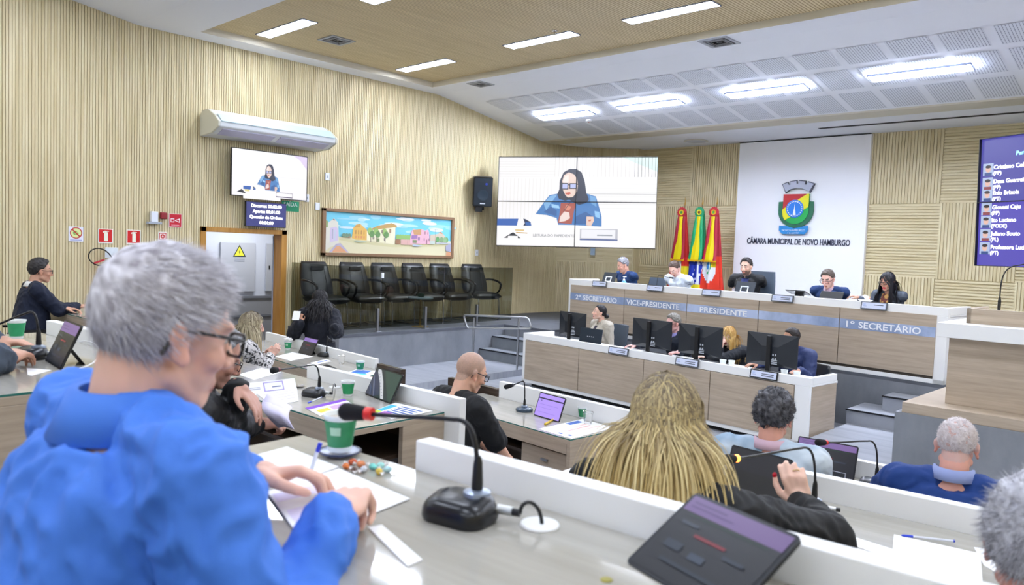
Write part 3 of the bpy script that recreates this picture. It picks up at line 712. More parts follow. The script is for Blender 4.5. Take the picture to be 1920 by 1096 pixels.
# corridor cabinets seen through the door
for y, lb in ((6.35, 'grey electrical cabinet with warning triangle, left of two in the corridor'), (7.2, 'grey electrical cabinet with warning triangle, right of two in the corridor')):
    t = thing('electrical_cabinet', lb, 'cabinet', M=TR(XW - 1.88, y, 1.5) @ RZ(pi / 2), group='electrical cabinets in the corridor')
    g = G(); g.box(-.32, .32, -.03, 0, -.43, .43); g.build('door', mat('cabinet_grey', '#a7acb8', .4), t, bevel=.006)
    g = G(); g.box(-.27, -.25, -.045, -.03, -.03, .03); g.build('lock', black, t)
    art('warning_label', [('#1c2a1c', [(.5, 0), (1, .62), (0, .62)]), ('#d9d83a', [(.5, .1), (.87, .56), (.13, .56)]), ('#1c2a1c', [(.53, .2), (.43, .4), (.5, .4), (.46, .54), (.58, .35), (.5, .35)]), rc('#6a7284', .1, .72, .9, .76), rc('#6a7284', .1, .82, .9, .86)], .24, .34, t, TR(.02, -.032, .22))

# crest and lettering on the white panel
t = thing('coat_of_arms', 'coloured municipal coat of arms with a mural crown on the white panel', 'coat of arms', (-5.945, YB - .11, 2.98))
cw, ch = .72, 1.05      # mesh drawn from picture coordinates of the crest, 1096 px = 120 px
cs = 1.05 / 860.
def cp(x, y): return ((x - 525) * cs, (550 - y) * cs)
def plate(name, pts, y0, y1, m):
    g = G(); vs = [V((x, -y0, z)) for x, z in pts] + [V((x, -y1, z)) for x, z in pts]; n = len(pts)
    g.add(vs, [tuple(range(n)), tuple(range(2 * n - 1, n - 1, -1))] + [(i, i + n, (i + 1) % n + n, (i + 1) % n) for i in range(n)]); return g.build(name, m, t)
arc = lambda cx, cy, r, a0, a1, n=16: [(cx + r * cos(radians(a0 + (a1 - a0) * k / n)), cy + r * sin(radians(a0 + (a1 - a0) * k / n))) for k in range(n + 1)]
plate('wreath', [cp(*q) for q in [(250, 460), (320, 455), (330, 520)] + [(735, 520), (740, 455), (795, 460), (800, 600)] + [(525 + 275 * cos(radians(a)), 600 + 260 * sin(radians(a))) for a in range(0, 181, 12)]], 0, .03, mat('crest_dark_green', '#1c6a4c', .5))
sh = [(328, 345), (728, 345), (728, 600)] + [(525 + 205 * cos(radians(a)), 600 + 205 * sin(radians(a))) for a in range(0, 181, 12)] + [(328, 600)]
plate('shield', [cp(*q) for q in sh], .0, .045, mat('crest_green', '#12a84c', .45))
plate('shield_red_field', [cp(*q) for q in [(328, 345), (700, 345), (328, 575)]], .04, .05, mat('crest_red', '#b8101c', .45))
plate('shield_yellow_band', [cp(*q) for q in [(700, 345), (728, 345), (728, 545), (365, 745), (335, 690), (320, 600), (328, 575)]], .04, .052, mat('crest_yellow', '#e6de14', .45))
plate('blue_disc', [cp(*q) for q in arc(518, 570, 138, 0, 345, 23)], .04, .056, mat('crest_blue', '#1478d8', .45))
g = G()
for k in range(22):
    a = 2 * pi * k / 22; x, z = cp(518 + 112 * cos(a), 570 + 112 * sin(a)); g.box(x - .01, x + .01, -.062, -.05, z - .01, z + .01, None)
x, z = cp(518, 570); g.add([V((x - .03, -.062, z - .12)), V((x + .03, -.062, z - .12)), V((x + .008, -.062, z + .02)), V((x, -.062, z + .1)), V((x - .008, -.062, z + .02))], [(0, 1, 2, 3, 4)])
g.build('obelisk_and_gear', mat('crest_white', '#eef2f6', .5), t)
cr_ = [(295, 190)] + [(325, 175), (380, 155), (395, 200), (425, 192), (420, 145), (520, 130), (525, 180), (555, 180), (560, 130), (665, 145), (660, 195), (690, 203), (705, 155), (805, 190), (735, 330)] + [(700, 300), (620, 265), (525, 255), (430, 272), (355, 325)]
plate('crown', [cp(*q) for q in cr_], 0, .05, mat('crest_outline_grey', '#4c4e5c', .5))
plate('crown_stones', [cp(525 + (x - 525) * .94, 235 + (y - 235) * .86) for x, y in cr_], .045, .056, mat('crest_stone', '#b4b8c8', .5))
plate('ribbon', [cp(*q) for q in [(285, 830), (400, 835), (525, 872), (650, 840), (735, 830), (735, 900), (690, 960), (340, 960), (285, 905)]], .02, .05, mat('crest_ribbon_blue', '#1c86cc', .45))
x, z = cp(515, 915); text('lettering', 'NOVO HAMBURGO', .05, mat('crest_white', '#eef2f6'), t, TR(x, -.053, z) @ RX(pi / 2), align='CENTER'); text('lettering', '5 de abril 1927', .036, mat('crest_white', '#eef2f6'), t, TR(x, -.053, z - .045) @ RX(pi / 2), align='CENTER')
t = thing('wall_lettering', 'dark letters reading Câmara Municipal de Novo Hamburgo under the coat of arms', 'lettering', (-6.9, YB - .095, 2.285))
text('letters', 'CÂMARA MUNICIPAL DE NOVO HAMBURGO', .16, mat('dark_metal_letters', '#3b3f55', .4, .3), t, RX(pi / 2), ext=.012, bold=.0015, width=1.97)
g = G(); g.box(-7.17, -4.68, YB - .1, YB - .088, 4.262, 4.275); struct(g.build('trim_4', blackm))
# ------------------------------------------------------------------ dais and clerks' desk
D0 = thing('dais_desk', 'long raised council desk with taupe panels, blue title band and white top', 'desk', (-2.2, 9.47, .66), radians(-5.6))
L_ = 5.92
g = G(); g.box(-L_, 0, -.0, .055, .77, .87); g.box(-L_, 0, .055, .72, .75, .78); g.box(-L_, -L_ + .05, .055, .7, .78, .87); g.box(-.05, 0, .055, .7, .78, .87); g.box(-L_, -L_ + .05, 0, .7, 0, .77); g.box(-.12, 0, 0, .7, 0, .77); g.box(-L_, 0, 0, .05, 0, .05)
g.build('white_frame', white, D0, bevel=.004)
seams = [-5.87, -4.68, -3.49, -2.33, -1.22, -.11]
for i in range(5):
    g = G(); g.box(seams[i] + .005, seams[i + 1] - .005, -.012, .02, .085, .775); g.build('front_panel', oak, D0, bevel=.002)
g = G(); g.box(-5.87, -.11, .01, .03, .04, .77); g.build('panel_backing', mat('shadow_gap', '#4a4238', .7), D0)
band = grain('blue_band', '#8798b8', '#b9c8e6', (1.1, 1, 1), .3, spec=.6, lo=.42, hi=.62)
for i in range(5):
    g = G(); g.box(seams[i] + .005, seams[i + 1] - .005, -.0145, -.012, .525, .64); g.build('title_band', band, D0)
wl_ = mat('white_letters', '#f4f5f8', .5)
for s_, x0, x1, z in [('2º', -5.74, -5.62, .54), ('SECRETÁRIO', -5.57, -4.83, .54), ('VICE-PRESIDENTE', -4.63, -3.62, .542), ('PRESIDENTE', -3.26, -2.5, .54), ('1º', -1.13, -1.03, .545), ('SECRETÁRIO', -.98, -.27, .545)]:
    text('title_lettering', s_, .108, wl_, D0, TR(x0, -.016, z) @ RX(pi / 2), bold=.0016, width=x1 - x0)

E0 = thing('clerks_desk', 'long lower desk with taupe panels and white top in front of the dais', 'desk', (-7.45, 8.23, 0), radians(-5.1))
M_ = 4.42
g = G(); g.box(0, M_, 0, .055, .68, .775); g.box(0, M_, .055, .62, .67, .70); g.box(0, .05, .055, .6, .7, .775); g.box(M_ - .05, M_, .055, .6, .7, .775); g.box(0, .06, 0, .12, .06, .68); g.box(M_ - .17, M_, 0, .04, .04, .68); g.box(0, M_, .0, .05, .05, .1)
g.build('white_frame', white, E0, bevel=.004)
g = G(); g.box(M_ - .03, M_, .04, .6, .0, .68); g.build('side_panel', oak, E0)
g = G(); g.box(.15, M_ - .04, .06, .1, 0, .1); g.build('toe_recess', blackm, E0)
sm = [.06, 1.14, 2.25, 3.22, 4.25]
for i in range(4):
    g = G(); g.box(sm[i] + .005, sm[i + 1] - .005, -.012, .02, .1, .675); g.build('front_panel', oak, E0, bevel=.002)
g = G(); g.box(.06, 4.25, .01, .03, .06, .68); g.build('panel_backing', mat('shadow_gap'), E0)

def nameplate(parent_M, s, zt, label, lines=1, w=.3, blackf=False):
    t = thing('name_plate', label, 'name plate', M=parent_M @ TR(s, -.018, zt) @ RX(radians(-12)), group=None)
    g = G(); g.box(-w / 2, w / 2, 0, .012, -.085, .01); g.build('frame', black if blackf else mat('pewter_frame', '#5c5f66', .35, .5), t, bevel=.002)
    sh_ = [rc('#cfd6ea', 0, 0, 1, 1), rc('#8f9cc4', .05, .6, .2, .68), rc('#b6c4e4', .05, .2, .16, .5)]
    for i in range(lines): sh_.append(rc('#39404e', .42 if lines > 1 else .5, .32 + .3 * i, .9, .44 + .3 * i))
    art('card', sh_, w - .03, .07, t, TR(0, -.002, -.037))
MD, ME = D0.matrix_basis if False else (TR(-2.2, 9.47, .66) @ RZ(radians(-5.6))), TR(-7.45, 8.23, 0) @ RZ(radians(-5.1))
for s_, lb, ln in [(-5.21, 'first name plate on the dais desk, nearest the video wall', 1), (-4.08, 'name plate on the dais desk in front of the man in the white shirt', 1), (-3.08, 'name plate on the dais desk in front of the bearded man', 1), (-1.99, 'name plate on the dais desk between bearded man and man with round glasses', 2), (-.81, 'last name plate on the dais desk, in front of the woman in the grey jacket', 1)]:
    nameplate(MD, s_, .865, lb, ln, .31)
for s_, lb, bf in [(1.84, 'two line name plate on the clerks\' desk right of the woman with a bun', False), (2.9, 'two line name plate on the clerks\' desk between the two middle monitors', False), (3.9, 'black framed name plate on the clerks\' desk by the man in the navy suit', True)]:
    nameplate(ME, s_, .775, lb, 2, .33, bf)

def monitor(M, s, y, az, label, w=.61, h=.36, bottom=.11, screen_col=None, tilt=0):
    t = thing('computer_monitor', label, 'computer monitor', M=M @ TR(s, y, 0) @ RZ(az))
    # the back faces the viewer (-y)
    g = G(); g.box(-w / 2, w / 2, 0, .02, bottom, bottom + h); g.build('screen', mat('monitor_black', '#15181d', .35), t, bevel=.004)
    g = G(); vs = [V((-w / 2, 0, bottom)), V((w / 2, 0, bottom)), V((w / 2, 0, bottom + h)), V((-w / 2, 0, bottom + h)), V((-.1, -.045, bottom + .05)), V((.1, -.045, bottom + .05)), V((.1, -.045, bottom + h * .62)), V((-.1, -.045, bottom + h * .62))]
    g.add(vs, [(0, 1, 5, 4), (1, 2, 6, 5), (2, 3, 7, 6), (3, 0, 4, 7), (4, 5, 6, 7)]); g.build('back_shell', mat('monitor_shell', '#1a1f26', .45), t)
    g = G(); g.box(-.025, .025, -.075, -.045, -.0, bottom + h * .95); g.box(-.1, .1, -.1, .1, 0, .012); g.build('stand', black, t, bevel=.003)
    g = G()
    for k in range(4): g.box(.04 + .03 * (k % 2), .055 + .03 * (k % 2), -.05, -.045, bottom + .08 + .045 * (k // 2), bottom + .1 + .045 * (k // 2))
    for k in range(3): g.box(.03, .1, -.052, -.045, bottom + .03 + .02 * k, bottom + .04 + .02 * k)
    g.build('ports', mat('port_grey', '#b9bec6', .4), t)
    return t
MEt = ME @ TR(0, 0, .70)
monitor(MEt, .79, .2, 0, 'black monitor at the left end of the clerks\' desk', .5, .34, .10)
monitor(MEt, 2.185, .2, 0, 'large black monitor seen from behind, in front of the man with glasses')
monitor(MEt, 2.91, .2, 0, 'large black monitor seen from behind, left of the young woman with blonde hair')
monitor(MEt, 3.85, .2, 0, 'large black monitor seen from behind, in front of the man in the navy suit')
t = thing('laptop', 'dark laptop with its back to the viewer beside the woman with a bun', 'laptop', M=MEt @ TR(1.2, .12, .0))
g = G(); g.box(-.2, .2, 0, .012, .0, .26, RX(radians(-8))); g.build('lid', mat('laptop_slate', '#1c2a38', .4), t, bevel=.003)
g = G(); g.box(-.2, .2, .01, .26, 0, .014); g.build('base', black, t)
g = G()
for k in range(4): g.box(-.06 + .035 * k, -.045 + .035 * k, -.003, .0, .14, .15, RX(radians(-8)))
g.build('lid_marks', mat('mark_grey', '#c8ccd2', .5), t)
def cup(M, x, y, z, label, r=.036, h=.082, wrap=None, clear=False, saucer=None, liquid=True, group=None, tab=True):
    t = thing('paper_cup' if not clear else 'plastic_cup', label, 'cup', M=M @ TR(x, y, z), group=group)
    b = glass_clear if clear else mat('cup_white', '#e9eeee', .4)
    g = G(); g.lathe([(r * .68, 0), (r * .7, .002), (r, h), (r * 1.06, h + .001), (r * 1.06, h - .004), (r * .97, h - .003), (r * .67, .004)], 28, cap=False); g.build('cup', b, t, smooth=50)
    if wrap:
        g = G(); g.lathe([(r * .74, h * .14), (r * .985, h * .86)], 28, cap=False); g.build('printed_band', mat('cup_green_' + wrap[1:], wrap, .4, vary=.12, vscale=30), t, smooth=80)
        if tab:
            g = G(); n = 7; vs = []
            for zz in (.48, .7):
                for k in range(n): a = radians(-75 + 7 * k); rr = r * (.70 + .3 * zz) + .0012; vs.append(V((rr * cos(a), rr * sin(a), h * zz)))
            g.add(vs, [(k, k + 1, n + k + 1, n + k) for k in range(n - 1)]); g.build('print_label', mat('cup_label', '#a9d0b4', .5), t)
    if liquid:
        g = G(); g.lathe([(r * .93, h * .88), (.001, h * .885)], 24, cap=False); g.build('drink', mat('coffee_milk', '#cdbfae', .2), t, smooth=80)
    return t
for s_, y, lb in [(3.27, .16, 'small white cup behind the clerks\' desk edge beside the blonde clerk, nearer the monitor'), (3.36, .2, 'small white cup beside the blonde clerk, right one of the pair'), (4.06, .12, 'small white cup in front of the navy suit, left one of the pair'), (4.2, .13, 'small white cup in front of the navy suit, nearest the desk end')]:
    cup(MEt, s_, y, 0, lb, .037, .105, liquid=False)
for s_, lb in [(2.1, 'black keyboard stand under the monitor of the man with glasses'), (2.95, 'black keyboard under the monitor beside the blonde clerk'), (3.75, 'black keyboard under the monitor of the man in the navy suit')]:
    t = thing('keyboard', lb, 'keyboard', M=MEt @ TR(s_, .42, 0)); g = G(); g.box(-.21, .21, -.06, .06, 0, .018); g.mi(1)
    for k in range(14):
        for j in range(4): g.box(-.2 + .0285 * k, -.177 + .0285 * k, -.05 + .027 * j, -.03 + .027 * j, .018, .024)
    g.build('keyboard_case', [black, blackm], t)
t = thing('hand_gel', 'tiny white pump bottle on the clerks\' desk left of the first monitor', 'bottle', M=MEt @ TR(.46, .06, 0)); g = G(); g.lathe([(.02, 0), (.02, .04), (.006, .05), (.006, .07), (.015, .075)], 12); g.build('bottle', white, t, smooth=50)

# things on the dais desk (top at .87 above the dais)
MDt = MD @ TR(0, 0, .78)
def desk_phone(s, y, label, w=.26, h=.16, az=0, ringc='#dfe4ea'):
    t = thing('tablet_stand', label, 'tablet', M=MDt @ TR(s, y, 0) @ RZ(az) @ RX(radians(-22)))
    g = G(); g.box(-w / 2, w / 2, 0, .012, 0, h); g.build('tablet', mat('tablet_dark', '#2c333c', .35), t, bevel=.003)
    g = G()
    for b in ((-.06, .06, .08, .092), (-.06, .06, .16, .172), (-.06, -.048, .0, .172), (.048, .06, .0, .172)): g.box(b[0], b[1], -.014, -.002, b[2], b[3])
    g.build('stand_loop', mat('loop_white', ringc, .4), t)
desk_phone(-5.3, .25, 'dark tablet with a white loop stand at the left end of the dais desk', .27, .25)
desk_phone(-2.72, .2, 'dark tablet with a white loop stand in front of the bearded man', .3, .24)
t = thing('tablet_flat', 'small black tablet lying on the dais desk right of the bearded man', 'tablet', M=MDt @ TR(-1.95, .3, .12) @ RX(radians(-18))); g = G(); g.box(-.14, .14, -.09, .09, 0, .012); g.build('tablet', black, t, bevel=.003); g = G(); g.box(-.05, .05, .02, .08, -.15, 0); g.build('foot', black, t)
t = thing('tablet_upright', 'black tablet held in front of the man with round glasses on the dais', 'tablet', M=MDt @ TR(-1.17 - .3, .18, 0) @ RX(radians(-30))); g = G(); g.box(-.15, .15, 0, .012, 0, .2); g.build('tablet', black, t, bevel=.003)
t = thing('sanitizer_bottle', 'clear blue pump bottle in front of the man in the blue sweater on the dais', 'bottle', M=MDt @ TR(-4.85, .16, 0) @ Matrix.Scale(1.35, 4)); g = G(); g.lathe([(.032, 0), (.034, .01), (.034, .07), (.014, .09)], 16); g.build('bottle', mat('gel_blue', '#6cb4dc', .15, trans=.4), t, smooth=50)
g = G(); g.lathe([(.014, .09), (.014, .105), (.005, .11), (.005, .13), (.018, .135), (.018, .14)], 12); g.box(-.006, .03, -.006, .006, .13, .14); g.build('pump', white, t, smooth=50)

def gooseneck(t, base, head, rise, r=.005, head_r=.017, ring_m=None, foam_len=.045, side=None, n=14, sleeve=True):
    """neck from the base point up through a bend to the head, all in the local frame of t"""
    base, head = V(base), V(head)
    top = base + V((0, 0, rise))
    d = head - top
    pts = bez(base, base + V((0, 0, rise * .75)), top + V((0, 0, rise * .12)) + d * .05, top + d * .22 + V((0, 0, rise * .06)), n) + bez(top + d * .22 + V((0, 0, rise * .06)), top + d * .45 + V((0, 0, rise * .06)), top + d * .7 + V((0, 0, .0)), head, n)[1:]
    g = G(); g.tube(pts, r, 8); g.build('gooseneck', black, t, smooth=80)
    if sleeve: g = G(); g.tube([base, base + V((0, 0, .012)), base + V((0, 0, .05)), base + V((0, 0, .062))], [r * 2.3, r * 2.4, r * 1.9, r * 1.1], 12); g.build('sleeve', black, t, smooth=50)
    dd = (pts[-1] - pts[-2]).normalized()
    g = G(); g.cap(head + dd * .008, head + dd * foam_len, head_r * .8, head_r, 14); g.build('foam_head', mat('foam_black', '#101014', .9, bump=.6, bscale=900), t, smooth=80)
    g = G(); g.tube([head - dd * .012, head + dd * .004], [head_r * .72, head_r * .72], 14); g.build('indicator_ring', ring_m or mat('ring_dark', '#23242a', .4), t, smooth=40)
red_ring = mat('ring_red', '#e0342c', .35)
lit_ring = mat('ring_lit', '#ff8a30', .4, emit=3)
t = thing('dais_microphone', 'thin gooseneck microphone in front of the man in the white shirt', 'microphone', M=MDt @ TR(-4.22, .2, 0)); g = G(); g.lathe([(.05, 0), (.05, .015), (.02, .03)], 18); g.build('base', black, t, smooth=40); gooseneck(t, (0, 0, .03), (.15, .12, .21), .2, .004, .014, sleeve=False)
t = thing('dais_microphone', 'thin gooseneck microphone behind the tablet of the bearded man', 'microphone', M=MDt @ TR(-2.85, .3, 0)); g = G(); g.lathe([(.05, 0), (.05, .015), (.02, .03)], 18); g.build('base', black, t, smooth=40); gooseneck(t, (0, 0, .03), (-.1, .12, .24), .22, .004, .014, sleeve=False)

# ------------------------------------------------------------------ podium at the right
PM = TR(-2.09, 7.38, 0) @ RZ(radians(-1.5))
t = thing('stone_plinth', 'grey concrete plinth under the speaker podium', 'plinth', M=PM)
g = G(); g.box(0, 3.4, 0, 1.9, 0.0, .66); g.build('plinth', concrete, t)
t = thing('podium_platform', 'taupe wooden platform slab on the grey plinth', 'platform', M=PM)
g = G(); g.box(.05, 3.4, .02, 1.75, .66, .755); g.build('slab', oak, t, bevel=.003)
PD = thing('podium', 'speaker podium with taupe body, white shelf and raised wooden lectern box', 'podium', M=PM)
g = G(); g.box(.32, 2.6, .3, 1.0, .755, 1.36); g.build('body', oak, PD, bevel=.003)
g = G(); g.box(.245, 2.7, .19, 1.2, 1.36, 1.49); g.box(.245, .3, .6, 1.2, .755, 1.36); g.build('white_shelf', white, PD, bevel=.004)
g = G(); g.box(.42, 2.6, .4, .44, 1.49, 1.625); g.box(.42, .46, .4, 1.0, 1.49, 1.625); g.build('lectern_box', oak, PD, bevel=.003)
pb = atd(1873, 579, (atz(1873, 579, 1.6) - CAM).dot(RC @ V((0, 0, -1))))
t = thing('podium_microphone', 'long black gooseneck microphone standing on the podium under the right screen', 'microphone', (pb.x, pb.y, 1.58))
g = G(); g.tube([(0, 0, 0), (0, 0, .1), (0, 0, .14)], [.014, .014, .007], 12); g.build('sleeve', black, t, smooth=50)
g = G(); g.tube(bez((0, 0, .12), (0, 0, .3), (.0, .0, .4), (.09, .03, .44), 10) + bez((.09, .03, .44), (.18, .06, .46), (.25, .08, .48), (.33, .1, .56), 8)[1:], .006, 8); g.build('gooseneck', black, t, smooth=80)
g = G(); g.cap((.33, .1, .56), (.36, .11, .59), .014, .016); g.build('foam_head', mat('foam_black'), t, smooth=80)

# ------------------------------------------------------------------ council desks in the terraces
brownm = grain('brown_gloss', '#2c221b', '#4a3a2e', (2, 2, 30), .25)
def council_desk(label, x, y, az, L, depth, ztop, zfl, part, ph, inner_end='right', left_open=False, pt=.045, drawers=True, apron=.07, low=None, group=None, end0=0):
    """origin at the near right corner of the top; -x to the left, +y away from the sitter"""
    t = thing('council_desk', label, 'desk', (x, y, zfl), radians(az), group)
    H = ztop - zfl
    g = G(); g.box(-L, 0, 0, depth, H - .035, H - .008); g.box(-.03, 0, end0, depth, 0, H - .035); g.box(-L, -L + .03, end0, depth, 0, H - .035); g.box(-L + .03, -.03, 0, .02, H - .035 - apron, H - .035)
    g.build('carcass', oak, t, bevel=.002)
    g = G(); g.box(-L + .03, -.03, depth - .02, depth, .05, H - .035); g.build('modesty_panel', brownm, t)
    g = G(); g.box(-L + .005, -.005, .005, depth - .003, H - .008, H); g.build('glass_sheet', [glass_top], t, bevel=.0015)
    g = G(); g.box(-L + .003, -.003, .0025, .005, H - .0075, H - .0005); g.box(-.005, -.0025, .005, depth, H - .0075, H - .0005); g.build('glass_edge', glass_edge, t)
    if part:
        p0, p1 = part
        g = G(); g.box(p0, p1, depth, depth + pt, -.0 if zfl < .01 else 0, H + ph); g.build('white_partition', white, t, bevel=.003)
    if low:
        for a, b in low:
            g = G(); g.box(a, b, depth + .02, depth + .07, H - .1, H + .055); g.build('brown_rail', brownm, t, bevel=.003)
    if drawers:
        g = G(); g.box(-.48, -.03, .03, depth - .03, H - .36, H - .12); dr_ = g.build('drawer', oak, t, bevel=.003)
        g = G(); g.box(-.28, -.22, .015, .03, H - .2, H - .185); g.build('drawer_lock', steel, dr_)
    g = G(); g.box(-L + .04, -.04, .05, depth - .03, H - .2, H - .18); g.build('shelf', brownm, t)
    return t
# row A (nearest): right block desk
a4 = radians(4.2)
# far edge passes seat line y ~ 1.035 at x=-1.23 ; origin is the near right corner far beyond the right edge of the view
def deskA(x_left, y_far_at_left, az, L, depth, *r, **k):
    a = radians(az); ox = x_left + L * cos(a) + depth * sin(a); oy = y_far_at_left + L * sin(a) - depth * cos(a)
    return council_desk(r[0], ox, oy, az, L, depth, *r[1:], **k)
DA = deskA(-1.64, 1.01, 4.2, 3.3, .62, 'glass topped desk of the man in the blue shirt, nearest to the viewer', 1.52, .74, (-2.9, 0), .062, drawers=False, end0=.3)
DL = deskA(-4.07, 1.08, 4.2, 1.47, .66, 'glass topped desk at the left edge with a tablet and green cup', 1.52, .74, (-1.4, -.5), .062, drawers=False)
DB = deskA(-5.0, 2.56, 1.6, 2.10, .58, 'glass topped desk of the man in the black shirt, with the striped tablet', 1.14, .36, (-1.27, .11), .085, drawers=False, end0=.3)
DB2 = deskA(-1.87, 2.66, 5.0, 3.6, .60, 'glass topped desk of the long haired blonde woman', 1.14, .36, (-3.2, 0), .085)
DN = deskA(-9.5, 3.12, 1.6, 1.5, .55, 'small wooden desk of the man in the navy sweater near the slatted wall', 1.14, .36, None, .0)
DC = council_desk('glass topped desk of the bald man in the black T-shirt', -3.01, 3.82, -3.5, 1.5, .55, .78, 0, (-1.3, .22), .13, low=[(-2.0, -1.35)])
DC2 = council_desk('glass topped desk of the woman in the patterned blouse, furthest row', -5.72, 3.86, -4.5, 2.75, .56, .78, 0, (-2.75, -.28), .1, low=[(-.27, .15)])
DD = council_desk('glass topped desk of the man in the blue sweater, front row right', .9, 4.05, 1.0, 2.95, .44, .78, 0, (-2.95, 0), .1)

# ------------------------------------------------------------------ chairs
def office_chair(seat_z, fl, M, label, m=None, back_h=.42, back_w=.44, arms=True, group=None, back=True, name='office_chair'):
    """chair facing +y; M places its foot on the floor"""
    m = m or leather; H = seat_z - fl
    t = thing(name, label, 'chair', M=M, group=group)
    g = G(); g.box(-.24, .24, -.22, .24, H - .09, H - .015); g.build('seat', m, t, smooth=60, bevel=.03)
    if back:
        g = G()
        rings = []
        for k in range(7):
            z = H + .06 + back_h * k / 6; w = back_w / 2 * (1 - .12 * (k / 6) ** 3); yy = -.25 - .07 * k / 6
            rings.append([V((w * cos(a), yy + .035 * sin(a) + .03 * (cos(a)) ** 2, z)) for a in [2 * pi * i / 20 for i in range(20)]])
        g.loft(rings); g.build('backrest', m, t, smooth=70)
        g = G(); g.box(-.03, .03, -.28, -.2, H - .08, H + .12); g.build('back_bar', black, t)
    g = G(); g.lathe([(.03, .08), (.03, H - .09)], 14)
    for k in range(5):
        a = radians(90 + 72 * k); g.box(0, .28, -.02, .02, .05, .085, RZ(a))
    g.build('base', black, t)
    for k in range(5):
        a = radians(90 + 72 * k); g = G(); g.lathe([(.025, -.012), (.028, 0), (.025, .012)], 12, TR(.27 * cos(a), .27 * sin(a), .028) @ RX(pi / 2)); g.build('caster', black, t)
    if arms:
        for s in (-1, 1):
            g = G(); g.tube([(s * .24, -.1, H - .06), (s * .3, -.1, H - .02), (s * .3, -.1, H + .16)], .014, 8); g.box(s * .3 - .03, s * .3 + .03, -.16, .14, H + .16, H + .185); g.build('armrest', black, t)
    return t
def visitor_chair(M, label):
    t = thing('visitor_chair', label, 'chair', M=M, group='black leather visitor chairs behind the glass')
    lm = leather
    g = G(); rings = []
    for k in range(9):                                 # cushion backrest, leaning back
        f = k / 8; z = .44 + .58 * f; yy = -.2 - .17 * f; w = .285 * (1 - .05 * f ** 2) * (.9 + .1 * sin(pi * min(1, f * 1.4))); th = .062 + .015 * sin(pi * f)
        if k in (0, 8): w *= .9; th *= .55
        rings.append([V((w * (abs(cos(a)) ** .55) * (1 if cos(a) > 0 else -1), yy + th * (abs(sin(a)) ** .7) * (1 if sin(a) > 0 else -1), z)) for a in [2 * pi * i / 28 for i in range(28)]])
    g.loft(rings); b = g.build('backrest', lm, t, smooth=80)
    g = G()
    for x in (-.13, .13): g.tube([(x, -.135, .52), (x * .98, -.19, .72), (x * .9, -.235, .88)], .005, 6)
    g.tube([(-.12, -.235, .9), (.12, -.235, .9)], .006, 6); g.box(-.11, .11, -.262, -.235, .905, .95)
    g.build('stitching', mat('leather_seam', '#05060a', .6), t)
    g = G(); rings = []
    for k in range(7):
        f = k / 6; yy = -.24 + .5 * f; w = .285 * (1 if 0 < k < 6 else .93); th = .065 if 0 < k < 6 else .03; z0 = .46 - .02 * f
        rings.append([V((w * (abs(cos(a)) ** .5) * (1 if cos(a) > 0 else -1), yy, z0 + th * (abs(sin(a)) ** .7) * (1 if sin(a) > 0 else -1))) for a in [2 * pi * i / 24 for i in range(24)]])
    g.loft(rings); g.build('seat', lm, t, smooth=80)
    for s in (-1, 1):
        g = G(); g.tube(bez((s * .26, -.3, .72), (s * .31, -.2, .76), (s * .31, .1, .74), (s * .3, .19, .66), 10) + [(s * .29, .16, .55), (s * .27, .06, .46)], [.02] * 11 + [.018, .016], 10); g.build('armrest', mat('arm_black', '#0a0a0d', .25), t, smooth=80)
        g = G(); g.tube([(s * .23, .2, .42), (s * .235, .22, .36), (s * .24, .24, .03), (s * .24, .2, .014), (s * .24, -.2, .014), (s * .24, -.26, .03)], .012, 10); g.build('leg', chrome, t, smooth=60)
    g = G(); g.tube([(-.24, -.255, .02), (.24, -.255, .02)], .012, 10); g.tube([(-.23, .2, .42), (.23, .2, .42)], .012, 10); g.build('cross_bar', chrome, t)
    return t
cz = []
for i, (px, py, lb) in enumerate([(612, 545, 'black leather visitor chair behind the standing woman, nearest the doorway'), (683, 545, 'second black leather visitor chair from the doorway'), (741, 545, 'third black leather visitor chair from the doorway, behind the little round table'), (797, 545, 'fourth black leather visitor chair from the doorway'), (848, 545, 'fifth black leather visitor chair from the doorway, next to last'), (904, 545, 'last black leather visitor chair at the video wall end')]):
    d = ray(px, py); k = (-10.12 - 0) / d.x; yy = d.y * k
    M = TR(-10.12, yy, .66) @ RZ(radians(-90 + (2 if i < 5 else -8)))
    if i == 0: vc = visitor_chair(M, lb)
    else:
        vc = dup(bpy.data.objects['visitor_chair']); vc.matrix_world = M; vc['label'] = lb
    cz.append(yy)

# round steel table among them
t = thing('side_table', 'small round table with a steel rim in front of the visitor chairs', 'table', (-9.6, 8.05, .66))
g = G(); g.lathe([(.2, .46), (.21, .47), (.21, .485), (.2, .49)], 32); g.build('table_top', mat('table_greyblue', '#8fa3b4', .25), t, smooth=40)
g = G(); g.lathe([(.14, 0), (.14, .01), (.02, .02), (.015, .46)], 20); g.build('pedestal', mat('table_brass', '#a08850', .3, .8), t, smooth=40)
t = thing('table_ashtray', 'small dark green glass bowl on the round table', 'bowl', (-9.6, 8.05, 1.15)); g = G(); g.lathe([(.03, 0), (.06, .01), (.065, .06), (.05, .06), (.04, .015)], 20); g.build('bowl', mat('bowl_green', '#1f4038', .15), t, smooth=50)
